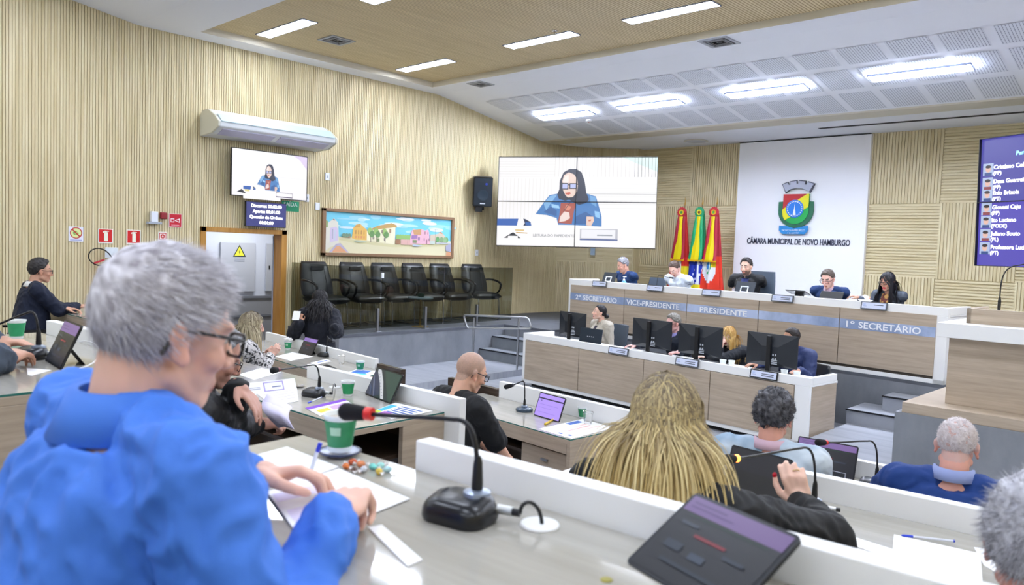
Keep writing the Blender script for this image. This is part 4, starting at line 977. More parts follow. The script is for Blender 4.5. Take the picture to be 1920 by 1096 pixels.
# glass balustrade on the stage edge
gm = mat('smoked_glass', '#8d9080', .03, spec=.5); nt = gm.node_tree; out = nt.nodes['Material Output']
tr = nt.nodes.new('ShaderNodeBsdfTransparent'); tr.inputs[0].default_value = (.62, .63, .58, 1); gl = nt.nodes.new('ShaderNodeBsdfGlossy'); gl.inputs['Roughness'].default_value = .02; gl.inputs[0].default_value = (.9, .9, .9, 1)
fr0 = nt.nodes.new('ShaderNodeLayerWeight'); fr0.inputs[0].default_value = .5; fr1 = nt.nodes.new('ShaderNodeMath'); fr1.operation = 'POWER'; fr1.inputs[1].default_value = 4; nt.links.new(fr0.outputs['Facing'], fr1.inputs[0]); fr = nt.nodes.new('ShaderNodeMath'); fr.operation = 'MULTIPLY_ADD'; fr.inputs[1].default_value = .5; fr.inputs[2].default_value = .03; nt.links.new(fr1.outputs[0], fr.inputs[0]); mxs = nt.nodes.new('ShaderNodeMixShader'); nt.links.new(fr.outputs[0], mxs.inputs[0]); nt.links.new(tr.outputs[0], mxs.inputs[1]); nt.links.new(gl.outputs[0], mxs.inputs[2]); nt.links.new(mxs.outputs[0], out.inputs[0])
t = thing('glass_balustrade', 'smoked glass balustrade with short steel posts in front of the visitor chairs', 'balustrade', (-9.33, 0, .66))
ys = [6.27, 7.12, 8.3, 9.6]
tops = 1.5 - .66 + .1
for a, b in ((6.27, 7.02), (7.05, 8.3), (8.33, 9.62)):
    g = G(); g.box(-.006, .006, a, b, .06, 1.0); g.build('glass_panel', gm, t)
for y in (7.0, 7.95, 9.1):
    g = G(); g.box(-.02, .02, y - .035, y + .0, 0, .36); g.box(-.05, .05, y - .06, y + .03, 0, .012); g.build('post', steel, t, bevel=.002)
g = G(); g.box(-.02, .02, 7.03, 7.07, .82, .9); g.build('clamp', mat('clamp_white', '#e8eaee', .3), t)
g = G(); g.box(-.006, .006, 9.62, 9.95, .06, 1.0); g.build('glass_panel', gm, t)
t = thing('side_glass_screen', 'smoked glass pane at the door end of the side stage', 'glass pane', (0, 6.28, .66)); g = G(); g.box(-10.62, -9.36, -.006, .006, .02, 1.0); g.build('pane', gm, t)

# stair handrail
t = thing('handrail', 'steel tube handrail beside the left steps', 'handrail', (0, 0, 0))
ra = atd(873, 592, 1); 
d0 = (atp(869, 605, (-8.0, 8.74), radians(15)), )
def hr(px, py): 
    q = atp(px, py, (-8.05, 8.74), radians(15)); return q
P4 = [hr(868, 590), hr(998, 596), hr(996, 617), hr(880, 615)]
A, B, Cc, Dd = [hr(*q) for q in ((869, 590), (990, 595), (997, 616), (876, 615))]
def rounded(pts, r):
    out_ = []
    n = len(pts)
    for i in range(n):
        a, b, c = V(pts[i - 1]), V(pts[i]), V(pts[(i + 1) % n]); u = (a - b).normalized(); w = (c - b).normalized()
        out_ += bez(b + u * r, b + u * r * .4, b + w * r * .4, b + w * r, 4)
    return out_
g = G(); g.tube(rounded([A, B, Cc, Dd], .05), .017, 10, closed=True); g.build('rail_loop', steel, t, smooth=80)
for px0, py0, px1, zb in ((889, 595, 886.5, .1), (973, 596, 969, 0)):
    top = hr(px0, py0); g = G(); g.tube([(top.x, top.y, zb), (top.x, top.y, top.z)], .017, 10); g.build('post', steel, t, smooth=60)

# flags
def flag(px, label, base_col, side_col, rosette, bands, y=13.55, zt=3.2):
    d = ray(px, 387); k = y / d.y; x = d.x * k
    t = thing('flag', label, 'flag', (x, y, .66))
    g = G(); g.tube([(0, 0, 0), (0, 0, 2.36)], .012, 8); g.lathe([(.14, 0), (.14, .02), (.03, .05)], 20); g.build('pole', mat('pole_wood', '#8c6a3c', .4), t, smooth=50)
    g = G(); g.tube([(0, 0, 2.36), (0.01, 0, 2.42), (0, 0, 2.52)], [.018, .012, .002], 8); g.build('finial', mat('finial_brass', '#b89048', .3, .9), t, smooth=50)
    # draped cloth: an oval tube with folds, wider at the bottom; colours by height and angle
    N, Mz = 72, 40; g = G()
    cols = bands
    vs = []; colr = []
    for j in range(Mz + 1):
        f = j / Mz; z = 2.22 - f * 1.75
        rx = .06 + .19 * min(1, f * 1.05) ** .9; ry = .045 + .075 * f
        for i in range(N):
            a = 2 * pi * i / N; fold = 1 + (.05 + .1 * f) * sin(a * 7 + 1.3 * sin(3 * f) + px) + .05 * sin(a * 13 + f * 4)
            vs.append(V((rx * cos(a) * fold - .02 * f, ry * sin(a) * fold - .03, z)))
    fs = []
    for j in range(Mz):
        for i in range(N):
            a = j * N + i; b = j * N + (i + 1) % N; fs.append((a, b, b + N, a + N)); 
            u = cos(2 * pi * (i + .5) / N); f = (j + .5) / Mz
            colr.append(srgb(bands(u, f, 2 * pi * (i + .5) / N)))
    g.add(vs, fs); o = g.build('cloth', mat('flag_cloth', '#ffffff', .7, attr=True), t, smooth=180)
    ca = o.data.color_attributes.new('Col', 'FLOAT_COLOR', 'CORNER'); fl = []
    for c in colr: fl += [*c, 1] * 4
    ca.data.foreach_set('color', fl)
    g = G(); n = 30; vs = [V((0, -.085, 2.2))]
    rr = .115
    g.col = srgb(rosette[0])
    pts = []
    for k in range(n): a = 2 * pi * k / n; r_ = rr * (1 if k % 2 else .88); pts.append(V((r_ * cos(a), -.1, 2.2 + r_ * sin(a))))
    g.add([V((0, -.115, 2.2))] + pts, [(0, k + 1, (k + 1) % n + 1) for k in range(n)]); g.add([V((0, -.07, 2.2))] + pts, [(0, (k + 1) % n + 1, k + 1) for k in range(n)])
    for r_, c_, yy in ((.055, rosette[1], -.118), (.028, rosette[2], -.121)):
        g.col = srgb(c_); g.add([V((0, yy - .004, 2.2))] + [V((r_ * cos(2 * pi * k / 16), yy, 2.2 + r_ * sin(2 * pi * k / 16))) for k in range(16)], [(0, k + 1, (k + 1) % 16 + 1) for k in range(16)])
    g.build('rosette', mat('rosette_cloth', '#ffffff', .6, attr=True), t)
    # ribbon tails in front of the cloth
    g = G()
    for j, (dx0, dx1, w0, w1, c_) in enumerate([(-.055, -.12, .03, .045, side_col), (.055, .1, .03, .045, side_col), (0, -.01, .05, .09, '#f0d808')]):
        g.col = srgb(c_); vs = []; m_ = 14
        for k in range(m_ + 1):
            f = k / m_; z = 2.12 - .86 * f; xx = dx0 + (dx1 - dx0) * f; w = w0 + (w1 - w0) * f; yy = -.1 - .075 * f - .008 * sin(6 * f + j)
            vs += [V((xx - w, yy, z)), V((xx, yy - .012, z)), V((xx + w, yy, z))]
        g.add(vs, [(3 * k + q, 3 * k + 3 + q, 3 * k + 4 + q, 3 * k + 1 + q) for k in range(m_) for q in (0, 1)])
        g.col = srgb('#e8b010'); z = 2.12 - .86; g.add([V((dx1 - w1, -.18, z + .02)), V((dx1 + w1, -.18, z + .02)), V((dx1 + w1, -.185, z - .03)), V((dx1 - w1, -.185, z - .03))], [(0, 1, 2, 3)])
    g.build('ribbons', mat('ribbon_satin', '#ffffff', .4, attr=True), t)
def b_left(u, f, a):
    if sin(a) > 0: return '#d02418'
    if f < .52: return '#c8201c'
    if (u + .05) ** 2 / .18 + (f - .62) ** 2 / .02 < 1: return '#ece8e0' if (u + .1) ** 2 / .03 + (f - .66) ** 2 / .002 > 1 else '#2c9c5c'
    if u > .35 and f > .62: return '#e8d010'
    return '#e02a18' if f < .95 else '#2c9c3c'
def b_mid(u, f, a):
    if sin(a) > 0: return '#128a48'
    if f < .5: return '#12905c'
    if f < .82:
        if abs(u - (.25 + .3 * (f - .6))) < .1: return '#e8ecf4'
        random.seed(int(u * 40) * 131 + int(f * 60)); return '#e0e4f4' if random.random() < .07 else '#1430a8'
    if f < .9 + .12 * u: return '#ecd814'
    return '#12843c'
def b_right(u, f, a):
    if sin(a) > 0: return '#d42a18'
    if f < .5: return '#b01830'
    q = (u + .1) ** 2 / .5 + (f - .62) ** 2 / .03
    if q < 1:
        q2 = (u + .25) ** 2 / .1 + (f - .6) ** 2 / .008
        if q2 < .35: return '#3c8cd8'
        if q2 < .7: return '#e8ecf0'
        if q2 < 1.1 : return '#18a060'
        if u > .1 and f < .62: return '#ecd014' if f > .57 else '#c85a28'
        return '#e8e8ec'
    return '#e6361a'
flag(1284, 'red and yellow flag with a round seal, left of the three flags', '', '#a81c34', ('#b8182c', '#e8c818', '#3c8c34'), b_left)
flag(1317, 'green and blue national flag with stars, middle of the three flags', '', '#12a468', ('#18905c', '#d8d020', '#7c3014'), b_mid)
flag(1344, 'red flag with a white band and blue crest, right of the three flags', '', '#b41838', ('#b8142c', '#e8a818', '#4c9c34'), b_right)
# ------------------------------------------------------------------ people
def n3(v, s): return noise.noise(V(v) * s)
def remesh(g, voxel, smooth=6, fac=.5):
    me = bpy.data.meshes.new('tmp'); me.from_pydata(g.v, [], g.f); o = bpy.data.objects.new('tmp', me); C.objects.link(o)
    m = o.modifiers.new('r', 'REMESH'); m.mode = 'VOXEL'; m.voxel_size = voxel
    s = o.modifiers.new('s', 'SMOOTH'); s.iterations = smooth; s.factor = fac
    bpy.context.view_layer.update()
    dg = bpy.context.evaluated_depsgraph_get()
    out = bpy.data.meshes.new_from_object(o.evaluated_get(dg))
    bpy.data.objects.remove(o); bpy.data.meshes.remove(me)
    return out
def finish(me, name, m, parent, colf=None, disp=None, label=None):
    me.name = name
    if disp:
        nr = [v.normal.copy() for v in me.vertices]
        for v, n_ in zip(me.vertices, nr): v.co = v.co + n_ * disp(v.co)
    if colf:
        a = me.color_attributes.new('Col', 'FLOAT_COLOR', 'POINT'); fl = []
        for v in me.vertices: c = colf(v.co); fl += [c[0], c[1], c[2], 1]
        a.data.foreach_set('color', fl)
    me.materials.clear(); me.materials.append(m)
    me.polygons.foreach_set('use_smooth', [True] * len(me.polygons))
    o = bpy.data.objects.new(name, me); C.objects.link(o); o.parent = parent
    if parent:
        inv = parent.matrix_basis.inverted() if parent.matrix_basis else None
        me.transform(inv)
    if label: o['label'] = label
    return o
def gbuild(g, name, m, parent, smooth=None, label=None):
    inv = parent.matrix_basis.inverted(); g.v = [tuple(inv @ V(p)) for p in g.v]
    return g.build(name, m, parent, smooth=smooth, label=label)
skin_m = mat('skin', '#ffffff', .5, attr=True, spec=.35, sss=.12)
hair_m = mat('hair', '#ffffff', .5, attr=True, spec=.35)
def mixc(a, b, t): return tuple(a[i] * (1 - t) + b[i] * t for i in range(3))
def clamp(x, a=0., b=1.): return max(a, min(b, x))
def sst(a, b, x): t = clamp((x - a) / (b - a)); return t * t * (3 - 2 * t)

def hand(g, W, d, n, side, curl=.6, sc=1.0, spread=.06, thumb=.5, curls=None):
    """W wrist point, d along the fingers, n out of the back of the hand; side +1 right hand"""
    W, d, n = V(W), V(d).normalized(), V(n); n = (n - d * n.dot(d)).normalized(); r = d.cross(n) * side   # towards the thumb
    r = -r
    # thumb side: for a right hand with palm down and fingers forward the thumb points left
    th = -(d.cross(n)) * side
    s = sc
    g.ell(W + d * .045 * s - n * .004, (.040 * s, .05 * s, .015 * s), Matrix((th, d, n)).transposed())
    g.cap(W - d * .01, W + d * .03 * s, .024 * s, .026 * s)
    kn = []
    for i, (o, L, ln) in enumerate([(.030, .088, (.044, .026, .020)), (.010, .094, (.048, .030, .021)), (-.011, .089, (.045, .028, .021)), (-.030, .080, (.035, .021, .018))]):
        K_ = W + d * L * s + th * o * s
        g.cap(W + d * .02 * s + th * o * .6 * s, K_, .012 * s, .0112 * s, 10)
        c = curls[i] if curls else curl
        a = 0; p = K_; dd = (d + th * spread * (1.5 - i)).normalized(); rr = .0098 * s
        for j, l in enumerate(ln):
            a += c * (.75 if j == 0 else 1.0 if j == 1 else .7)
            q = dd * cos(a) - n * sin(a); e = p + q * l * s; g.cap(p, e, rr, rr * .9, 10); p = e; rr *= .9
    T0 = W + d * .022 * s + th * .026 * s
    td = (d * .75 + th * .75 - n * (.2 + thumb * .5)).normalized(); T1 = T0 + td * .042 * s
    td2 = (d * (.95) + th * (.35 - thumb * .4) - n * (.15 + thumb * .6)).normalized(); T2 = T1 + td2 * .032 * s
    td3 = (d * (.95) + th * (.05 - thumb * .5) - n * (.1 + thumb * .4)).normalized(); T3 = T2 + td3 * .024 * s
    g.cap(T0, T1, .0155 * s, .0125 * s, 10); g.cap(T1, T2, .012 * s, .0108 * s, 10); g.cap(T2, T3, .0106 * s, .0088 * s, 10)
    return T3, td3, n
def arm_ik(S, T, a, b, pole):
    S, T = V(S), V(T); D = T - S; L = min(D.length, (a + b) * .995); u = D.normalized()
    x = (a * a - b * b + L * L) / (2 * L); h = sqrt(max(0, a * a - x * x)); p = V(pole); p = (p - u * p.dot(u)).normalized()
    return S + u * x + p * h, S + u * L
def hairline(y):     # height of the hair border round the head at depth y (metres, head frame)
    pts = [(-.12, -.075), (-.09, -.07), (-.05, -.045), (-.025, -.005), (-.005, .02), (.02, .028), (.035, .052), (.05, .082), (.075, .094), (.12, .1)]
    for (a, za), (b, zb) in zip(pts, pts[1:]):
        if y <= b: return za + (zb - za) * clamp((y - a) / (b - a))
    return .09

class Person:
    def __init__(s, label, H, face, seat_z, fl, sex='m', hp=0, hy=0, hr=0, lean=.1, skin='#c99478', stand=False, scale=1.0, fat=0., neck_fwd=.0, loc=None, shoulders=.0, nb=None):
        s.H = V(H); s.sex = sex; s.k = scale; k = scale
        a = radians(face); s.f = V((cos(a), sin(a), 0)); s.r = V((sin(a), -cos(a), 0)); s.up = V((0, 0, 1))
        s.seat_z, s.fl, s.stand = seat_z, fl, stand
        s.skin = tuple(min(.85, c * g_ + .015) for c, g_ in zip(srgb(skin), (1.08, 1.2, 1.28)))
        R0 = Matrix((s.r, s.f, s.up)).transposed()
        s.Rh = R0 @ Matrix.Rotation(radians(hy), 3, 'Z') @ Matrix.Rotation(radians(-hp), 3, 'X') @ Matrix.Rotation(radians(hr), 3, 'Y')
        s.Nt = s.hp(0, -.02, -.075)
        s.Nb = s.H + s.f * (-.055 - neck_fwd - .0012 * max(0, hp)) * k - s.up * (.142 - .0006 * max(0, hp)) * k
        if nb: s.Nb = s.H - s.f * nb[0] - s.up * nb[1]
        L = .535 * k
        s.P = s.Nb - s.f * lean - s.up * sqrt(max(.01, L * L - lean * lean))
        if not stand: s.P.z = seat_z + .10
        s.sw_ = (.195 if sex == 'm' else .172) * k + shoulders
        s.Sh = {1: s.Nb + s.r * s.sw_ - s.up * .045 * k, -1: s.Nb - s.r * s.sw_ - s.up * .045 * k}
        s.fat = fat
        base = V((s.P.x, s.P.y, fl)) if loc is None else V(loc)
        s.t = thing('person', label, 'person', tuple(base))
        s.body = G(); s.wrists = {}
        s.voxel = .008; s.marks = []
    def hp(s, x, y, z):
        k = s.k * (1 if s.sex == 'm' else .95); return s.H + s.Rh @ V((x, y, z)) * k
    def local(s, p): return s.Rh.transposed() @ (V(p) - s.H) / (s.k * (1 if s.sex == 'm' else .95))
    def torso(s, g, inf=0, top=1.0, low=-.1):
        k = s.k; f = s.fat; m = s.sex == 'm'
        S = s.Nb - s.P
        rings = []
        prof = [(-.13, .15, .11, 0), (-.05, .175 + f * .3, .125 + f * .3, 0), (.12, (.165 if m else .145) + f * .6, .118 + f * .9, .012 + f * .4), (.30, (.155 if m else .13) + f * .6, .112 + f * .8, .012 + f * .3), (.52, (.165 if m else .142) + f * .3, .118 + f * .3 + (0 if m else .015), .02), (.72, (.178 if m else .155) + f * .2, .115 + f * .2 + (0 if m else .012), .02), (.86, s.sw_ / k * .86, .09 + f * .1, .0), (.94, s.sw_ / k * .55, .072 + f * .1, -.005), (1.0, .066, .064, 0)]
        for h, rx, ry, fo in prof:
            if h > top: break
            c = s.P + S * h + s.f * fo * k
            # axis frame
            rings.append([c + s.r * (rx * k + inf) * (abs(cos(a)) ** .8 * (1 if cos(a) > 0 else -1)) + s.f * (ry * k + inf) * (abs(sin(a)) ** .8 * (1 if sin(a) > 0 else -1)) for a in [2 * pi * i / 28 for i in range(28)]])
        g.loft(rings)
        for sd in (-1, 1):
            g.ell(s.Sh[sd] - s.r * sd * .02 * k, (.058 * k + inf,) * 3)
            g.cap(s.Nb + s.r * sd * .035 * k - s.up * .01, s.Sh[sd] - s.r * sd * .03 * k + s.up * .005, .045 * k + inf * .6, .055 * k + inf)
    def head(s):
        g = s.body; hp = s.hp; M = s.Rh; k = s.k * (1 if s.sex == 'm' else .95)
        E = lambda c, r: g.ell(hp(*c), tuple(q * k for q in r), M)
        Cc = lambda a, b, ra, rb: g.cap(hp(*a), hp(*b), ra * k, rb * k)
        E((0, -.015, .035), (.076, .096, .09)); E((0, .028, .01), (.068, .066, .085)); E((0, .032, -.045), (.058, .058, .065))
        E((0, .058, -.092), (.034, .032, .028)); Cc((-.05, .0, -.062), (-.018, .062, -.098), .02, .018); Cc((.05, .0, -.062), (.018, .062, -.098), .02, .018)
        for x in (-1, 1):
            E((x * .04, .06, -.028), (.024, .026, .024)); E((x * .034, .072, .026), (.028, .018, .011))
            E((x * .079, -.008, -.012), (.008, .016, .030)); E((x * .085, -.017, .002), (.007, .014, .022)); E((x * .083, .002, -.034), (.007, .010, .013))
            E((x * .014, .098, -.036), (.011, .012, .009))
        Cc((0, .088, .02), (0, .110, -.03), .010, .014)
        Cc((-.020, .083, -.064), (.020, .083, -.064), .008, .008); Cc((-.016, .083, -.073), (.016, .083, -.073), .009, .009); E((0, .082, -.066), (.022, .012, .012))
        g.cap(hp(0, -.03, -.04), s.Nb - s.up * .03, .056 * k * (1 if s.sex == 'm' else .84), .064 * k * (1 if s.sex == 'm' else .84))
        g.ell(s.Nb - s.up * .02, (.075 * k, .065 * k, .05 * k))
    def arm(s, sd, T, hd=None, hn=None, pole=None, curl=.6, thumb=.5, curls=None, spread=.06, elbow=None):
        """T wrist target"""
        k = s.k; pole = V(pole) if pole is not None else (s.r * sd * .7 - s.up * 1 - s.f * .35)
        E, W = arm_ik(s.Sh[sd], T, .285 * k, .255 * k, pole)
        if elbow is not None: E, W = V(elbow), V(T)
        hd = V(hd) if hd is not None else (W - E); hn = V(hn) if hn is not None else s.up
        g = s.body; g.cap(s.Sh[sd], E, .044 * k, .036 * k); g.cap(E, W, .036 * k, .024 * k)
        sc = k * (1.0 if s.sex == 'm' else .9)
        tip = hand(g, W, hd, hn, sd, curl, sc, spread, thumb, curls)
        s.wrists[sd] = (E, W, V(hd).normalized()); return tip
    def legs(s, spread=.1):
        k = s.k; g = s.body; s.leg = {}
        for sd in (-1, 1):
            hip = s.P + s.r * sd * .09 * k - s.up * .02
            if s.stand: kn = hip - s.up * .43 * k + s.f * .02; an = V((kn.x, kn.y, s.fl + .08)) - s.f * .02
            else: kn = hip + s.f * .43 * k + s.r * sd * spread * .5; kn.z = s.seat_z + .07; an = V((kn.x, kn.y, s.fl + .08)) - s.f * .04
            g.cap(hip, kn, .078 * k, .052 * k); g.cap(kn, an, .05 * k, .032 * k); g.cap(an - s.up * .03, an + s.f * .14 - s.up * .045, .034, .026)
            s.leg[sd] = (hip, kn, an)
    def finish_body(s, colf=None, lips='#b06a5c', brow=None, beard=None, stub=None, voxel=None, smooth=4):
        s.torso(s.body, -.012); me = remesh(s.body, voxel or s.voxel, smooth)
        sk, lp = s.skin, srgb(lips); bc = srgb(brow) if brow else None; bd = srgb(beard) if beard else None; stc = srgb(stub) if stub else None
        nail = getattr(s, 'nails', None)
        def cf(p):
            x, y, z = s.local(p); c = sk
            v = n3(p, 40) * .06 + n3(p, 12) * .05; c = (c[0] * (1 + v), c[1] * (1 + v * .8), c[2] * (1 + v * .8))
            if abs(x) < .1 and -.13 < z < .14 and abs(y) < .14:
                ax = abs(x)
                red = max(0, 1 - ((ax - .04) / .03) ** 2 - ((z + .03) / .03) ** 2) * (y > .03) + (1 if ax > .077 and abs(z) < .05 else 0) * .7
                c = (c[0], c[1] * (1 - .16 * red), c[2] * (1 - .18 * red))
                if y > .06 and ax < .024 and -.081 < z < -.057: c = lp
                if bc and y > .06 and .010 < ax < .052 and .024 + ax * .12 < z < .036 + ax * .12: c = bc
                if y > .07 and .012 < ax < .044 and -.002 < z < .014: c = mixc(c, (c[0] * .45, c[1] * .35, c[2] * .35), .6)
                if bd and y > .0 and z < -.048 and not (ax < .024 and -.081 < z < -.057): c = mixc(c, bd, .8 * sst(-.048, -.066, z) if y < .07 else .85)
                if stc and z > hairline(y) - .01: c = mixc(c, stc, .55 + .2 * n3(p, 300))
            if nail:
                for q, nc in nail:
                    if (V(p) - q).length < .0095: c = nc
            return c
        o = finish(me, 'body', skin_m, s.t, cf)
        # eyes
        if s.Rh.col[1].dot((CAM - s.H).normalized()) > -.45:
            for x in (-1, 1):
                g = G(); c = s.hp(x * .031, .074, .006); kk = s.k; g.ell(c, (.0125 * kk,) * 3, None, 16, 10); g.mi(1); g.ell(s.hp(x * .031, .083, .004), (.0055 * kk,) * 3, None, 12, 8)
                gbuild(g, 'eye', [mat('eye_white', '#d9d2cc', .2), mat('iris_brown', '#1e120c', .2)], s.t, smooth=80)
        return o
    def glasses(s, m=None, w=.054, h=.038, r=.0018, lens=False, roundl=False, col='#15151a', z0=.0, clear=True):
        m = m or mat('glasses_' + col[1:], col, .3)
        g = G(); y = .108
        for x in (-1, 1):
            pts = [s.hp(x * .034 + px, y - .004 - abs(px + x * .01) * .1, z0 + pz) for px, pz in rrect(w, h, h * (.48 if roundl else .3), 5)]
            g.tube(pts, r * s.k, 8, closed=True)
            g.tube([s.hp(x * (.034 + w / 2), y - .008, z0 + .008), s.hp(x * .078, .085, z0 + .01), s.hp(x * .083, .0, z0 + .01), s.hp(x * .083, -.022, z0 - .004), s.hp(x * .08, -.032, z0 - .03)], [r * 1.1] * 5, 8)
        g.tube([s.hp(-.009, y, z0 + .006), s.hp(0, y + .002, z0 + .009), s.hp(.009, y, z0 + .006)], r, 8)
        o = gbuild(g, 'glasses', m, s.t, 80)
        if lens:
            g = G()
            for x in (-1, 1): g.poly([s.hp(x * .034 + px, y - .005, z0 + pz) for px, pz in rrect(w, h, h * .3, 5)])
            gbuild(g, 'lenses', gm_lens, s.t)
    def hair_cap(s, col, T=.018, rough=.006, ns=60, recede=0, top=0, dz=0, name='hair', strands=0, slen=.02, col2=None, comb=(0, .3, -.2), jit=.5, r0=.0011, bald=None, vox=None, curl=0, sh=None):
        k = s.k * (1 if s.sex == 'm' else .95)
        c1 = srgb(col); c2 = srgb(col2 or col)
        g = G(); NU, NV = 64, 40
        cen = V((0, -.012, .034)); rad = V((.0775, .0985, .093))
        def reg(p):
            hl = hairline(p.y) + dz + (recede if p.y > .02 else 0)
            w = sst(-.004, .012, p.z - hl)
            if bald:                      # bald crown
                w *= 1 - sst(bald, bald + .02, p.z)
            return w
        vs = []
        cols = []
        for j in range(NV + 1):
            t_ = pi * j / NV
            for i in range(NU):
                a = 2 * pi * i / NU; dr = V((sin(t_) * cos(a), sin(t_) * sin(a), cos(t_)))
                p = cen + V((dr.x * rad.x, dr.y * rad.y, dr.z * rad.z)); w = reg(p)
                q = p + dr * (-.012 + w * (T * (1 + top * max(0, dr.z)) + .010 + rough * n3(p, ns) * 1.6))
                vs.append(s.hp(*q)); cols.append(mixc(c1, c2, clamp(.5 + n3(p, 90) * 1.2)))
        fs = []
        for j in range(NV):
            for i in range(NU): a = j * NU + i; b = j * NU + (i + 1) % NU; fs.append((a, a + NU, b + NU, b))
        g.col = (0, 0, 0); g.add(vs, fs); g.c = cols
        rnd = random.Random(hash(name) % 1000 + int(s.H.x * 100))
        rnd = random.Random(5 + int(abs(s.H.x) * 100))
        for _ in range(strands):
            z = rnd.uniform(-.85, 1); a = rnd.uniform(0, 2 * pi); q = sqrt(1 - z * z); dr = V((q * cos(a), q * sin(a), z)); p = cen + V((dr.x * rad.x, dr.y * rad.y, dr.z * rad.z))
            if rnd.random() > reg(p): continue
            root = p + dr * (T * .35 * (1 + top * max(0, dr.z)))
            out_ = (dr * .6 + V(comb) + V((rnd.uniform(-1, 1), rnd.uniform(-1, 1), rnd.uniform(-1, 1))) * jit).normalized()
            L = slen * rnd.uniform(.6, 1.2); sidev = out_.cross(dr).normalized() * r0 if out_.cross(dr).length > 1e-3 else V((r0, 0, 0))
            pts = []; pos = root; dd = out_; 
            tw = V((rnd.uniform(-1, 1), rnd.uniform(-1, 1), rnd.uniform(-1, 1))) * curl
            for n_ in range(4):
                pts.append(pos.copy()); pos = pos + dd * L / 3; dd = (dd + tw - dr * .12).normalized()
            g.col = mixc(c1, c2, rnd.random()); v_ = []
            for n_, q_ in enumerate(pts):
                w_ = 1 - n_ / 3.6; v_ += [s.hp(*(q_ - sidev * w_)), s.hp(*(q_ + sidev * w_))]
            g.add(v_, [(0, 1, 3, 2), (2, 3, 5, 4), (4, 5, 7, 6)])
        return gbuild(g, name, hair_m, s.t, 180)
    def hair_long(s, col, col2, N=900, L=.45, part=.0, wid=.0045, out=.0, curl=0, name='hair', seed=1, root=None, backonly=0, face_clear=.5, side=None, lift=.012, dz=0):
        rnd = random.Random(seed); g = G(); k = s.k
        c1, c2 = srgb(col), srgb(col2); cr = srgb(root) if root else None
        cen = V((0, -.012, .034)); rad = V((.0775, .0985, .093))
        # base cap
        NU, NV = 48, 30; vs = []; cols = []
        for j in range(NV + 1):
            t_ = pi * j / NV
            for i in range(NU):
                a = 2 * pi * i / NU; dr = V((sin(t_) * cos(a), sin(t_) * sin(a), cos(t_))); p = cen + V((dr.x * rad.x, dr.y * rad.y, dr.z * rad.z))
                w = sst(-.004, .012, p.z - hairline(p.y) - dz); q = p + dr * (-.012 + w * (lift + .012)); vs.append(s.hp(*q)); cols.append(cr or c1)
        fs = []
        for j in range(NV):
            for i in range(NU): a = j * NU + i; b = j * NU + (i + 1) % NU; fs.append((a, a + NU, b + NU, b))
        g.col = (0, 0, 0); g.add(vs, fs); g.c = cols
        body_ax = (s.P, s.Nb)
        for q_ in range(N):
            while True:
                z = rnd.uniform(-.6, 1); a = rnd.uniform(0, 2 * pi); q = sqrt(1 - z * z); dr = V((q * cos(a), q * sin(a), z)); p = cen + V((dr.x * rad.x, dr.y * rad.y, dr.z * rad.z))
                if p.z > hairline(p.y) + .004 + dz and not (p.y > .03 and rnd.random() < .85): break
            sgn = 1 if p.x > part else -1
            # first heading: away from the parting, and back
            d = V((p.x * 10 + rnd.gauss(0, .22), (p.y + .035) * 10 + rnd.gauss(0, .1), 0)) * (1 - sst(.0, .05, p.y)) + V((sgn, -.35, 0)) * (.05 + sst(.0, .05, p.y)); d = (d - dr * d.dot(dr)).normalized()
            pos = p + dr * (lift * rnd.uniform(.3, 1.3)); n_ = 16; Ls = L * rnd.uniform(.75, 1.08) / n_
            ph = rnd.uniform(0, 6.28); wa = rnd.uniform(.5, 1); tone = clamp(rnd.gauss(.5, .3)); off = rnd.uniform(0, .02)
            wpos = s.hp(*pos); wd = s.Rh @ d; pts = []
            clr = 1 + lift * 7 + rnd.uniform(0, .09)
            for m_ in range(n_ + 1):
                pts.append(wpos.copy())
                wd = (wd + V((0, 0, -1)) * .55 + (V((rnd.uniform(-1, 1), rnd.uniform(-1, 1), 0)) * curl)).normalized()
                wpos = wpos + wd * Ls * (1.2 if m_ < 5 else .95)
                # keep outside the head
                lp = s.local(wpos); e = V(((lp.x) / rad.x, (lp.y + .012) / rad.y, (lp.z - .034) / (rad.z if lp.z > .034 else rad.z * 1.25)))
                if e.length < clr or lp.z > -.01:
                    e2 = e.normalized() * clr; lp = V((e2.x * rad.x, e2.y * rad.y - .012, e2.z * (rad.z if lp.z > .034 else rad.z * 1.25) + .034)); wpos = s.hp(*lp)
                lp = s.local(wpos)
                if lp.y > .035 and abs(lp.x) < .075 and lp.z < .06 and face_clear:      # clear the face
                    wpos += s.Rh @ V((sgn * .012, -.006, 0)) * face_clear * 2
                # keep outside neck and shoulders
                rel = wpos - s.Nb; rel2 = V((rel.dot(s.r), rel.dot(s.f), rel.z))
                if rel2.z < .03:
                    wv = V((rel2.x / (s.sw_ + .03), rel2.y / .125, 0)); top_z = -.115 * clamp(abs(rel2.x) / (s.sw_ + .02)) ** 2 + .01
                    if rel2.z < top_z and wv.length < 1.0:
                        if rel2.z > top_z - .05 and abs(rel2.y) < .05 and abs(rel2.x) > .1: wpos.z = s.Nb.z + top_z + .012 + off
                        w2 = wv.normalized() * (1.02 + off * 3); rel2.x, rel2.y = w2.x * (s.sw_ + .03), w2.y * .125
                        tgt = s.Nb + s.r * rel2.x + s.f * rel2.y; wpos = wpos.lerp(V((tgt.x, tgt.y, wpos.z)), .45)
                if out: 
                    ov = V((wpos.x - s.H.x, wpos.y - s.H.y, 0)); wpos += ov.normalized() * out * Ls
                if curl: wpos += V((sin(ph + m_ * 1.5), cos(ph + m_ * 1.7), 0)) * curl * .018 * wa
            vs = []; cc = []; 
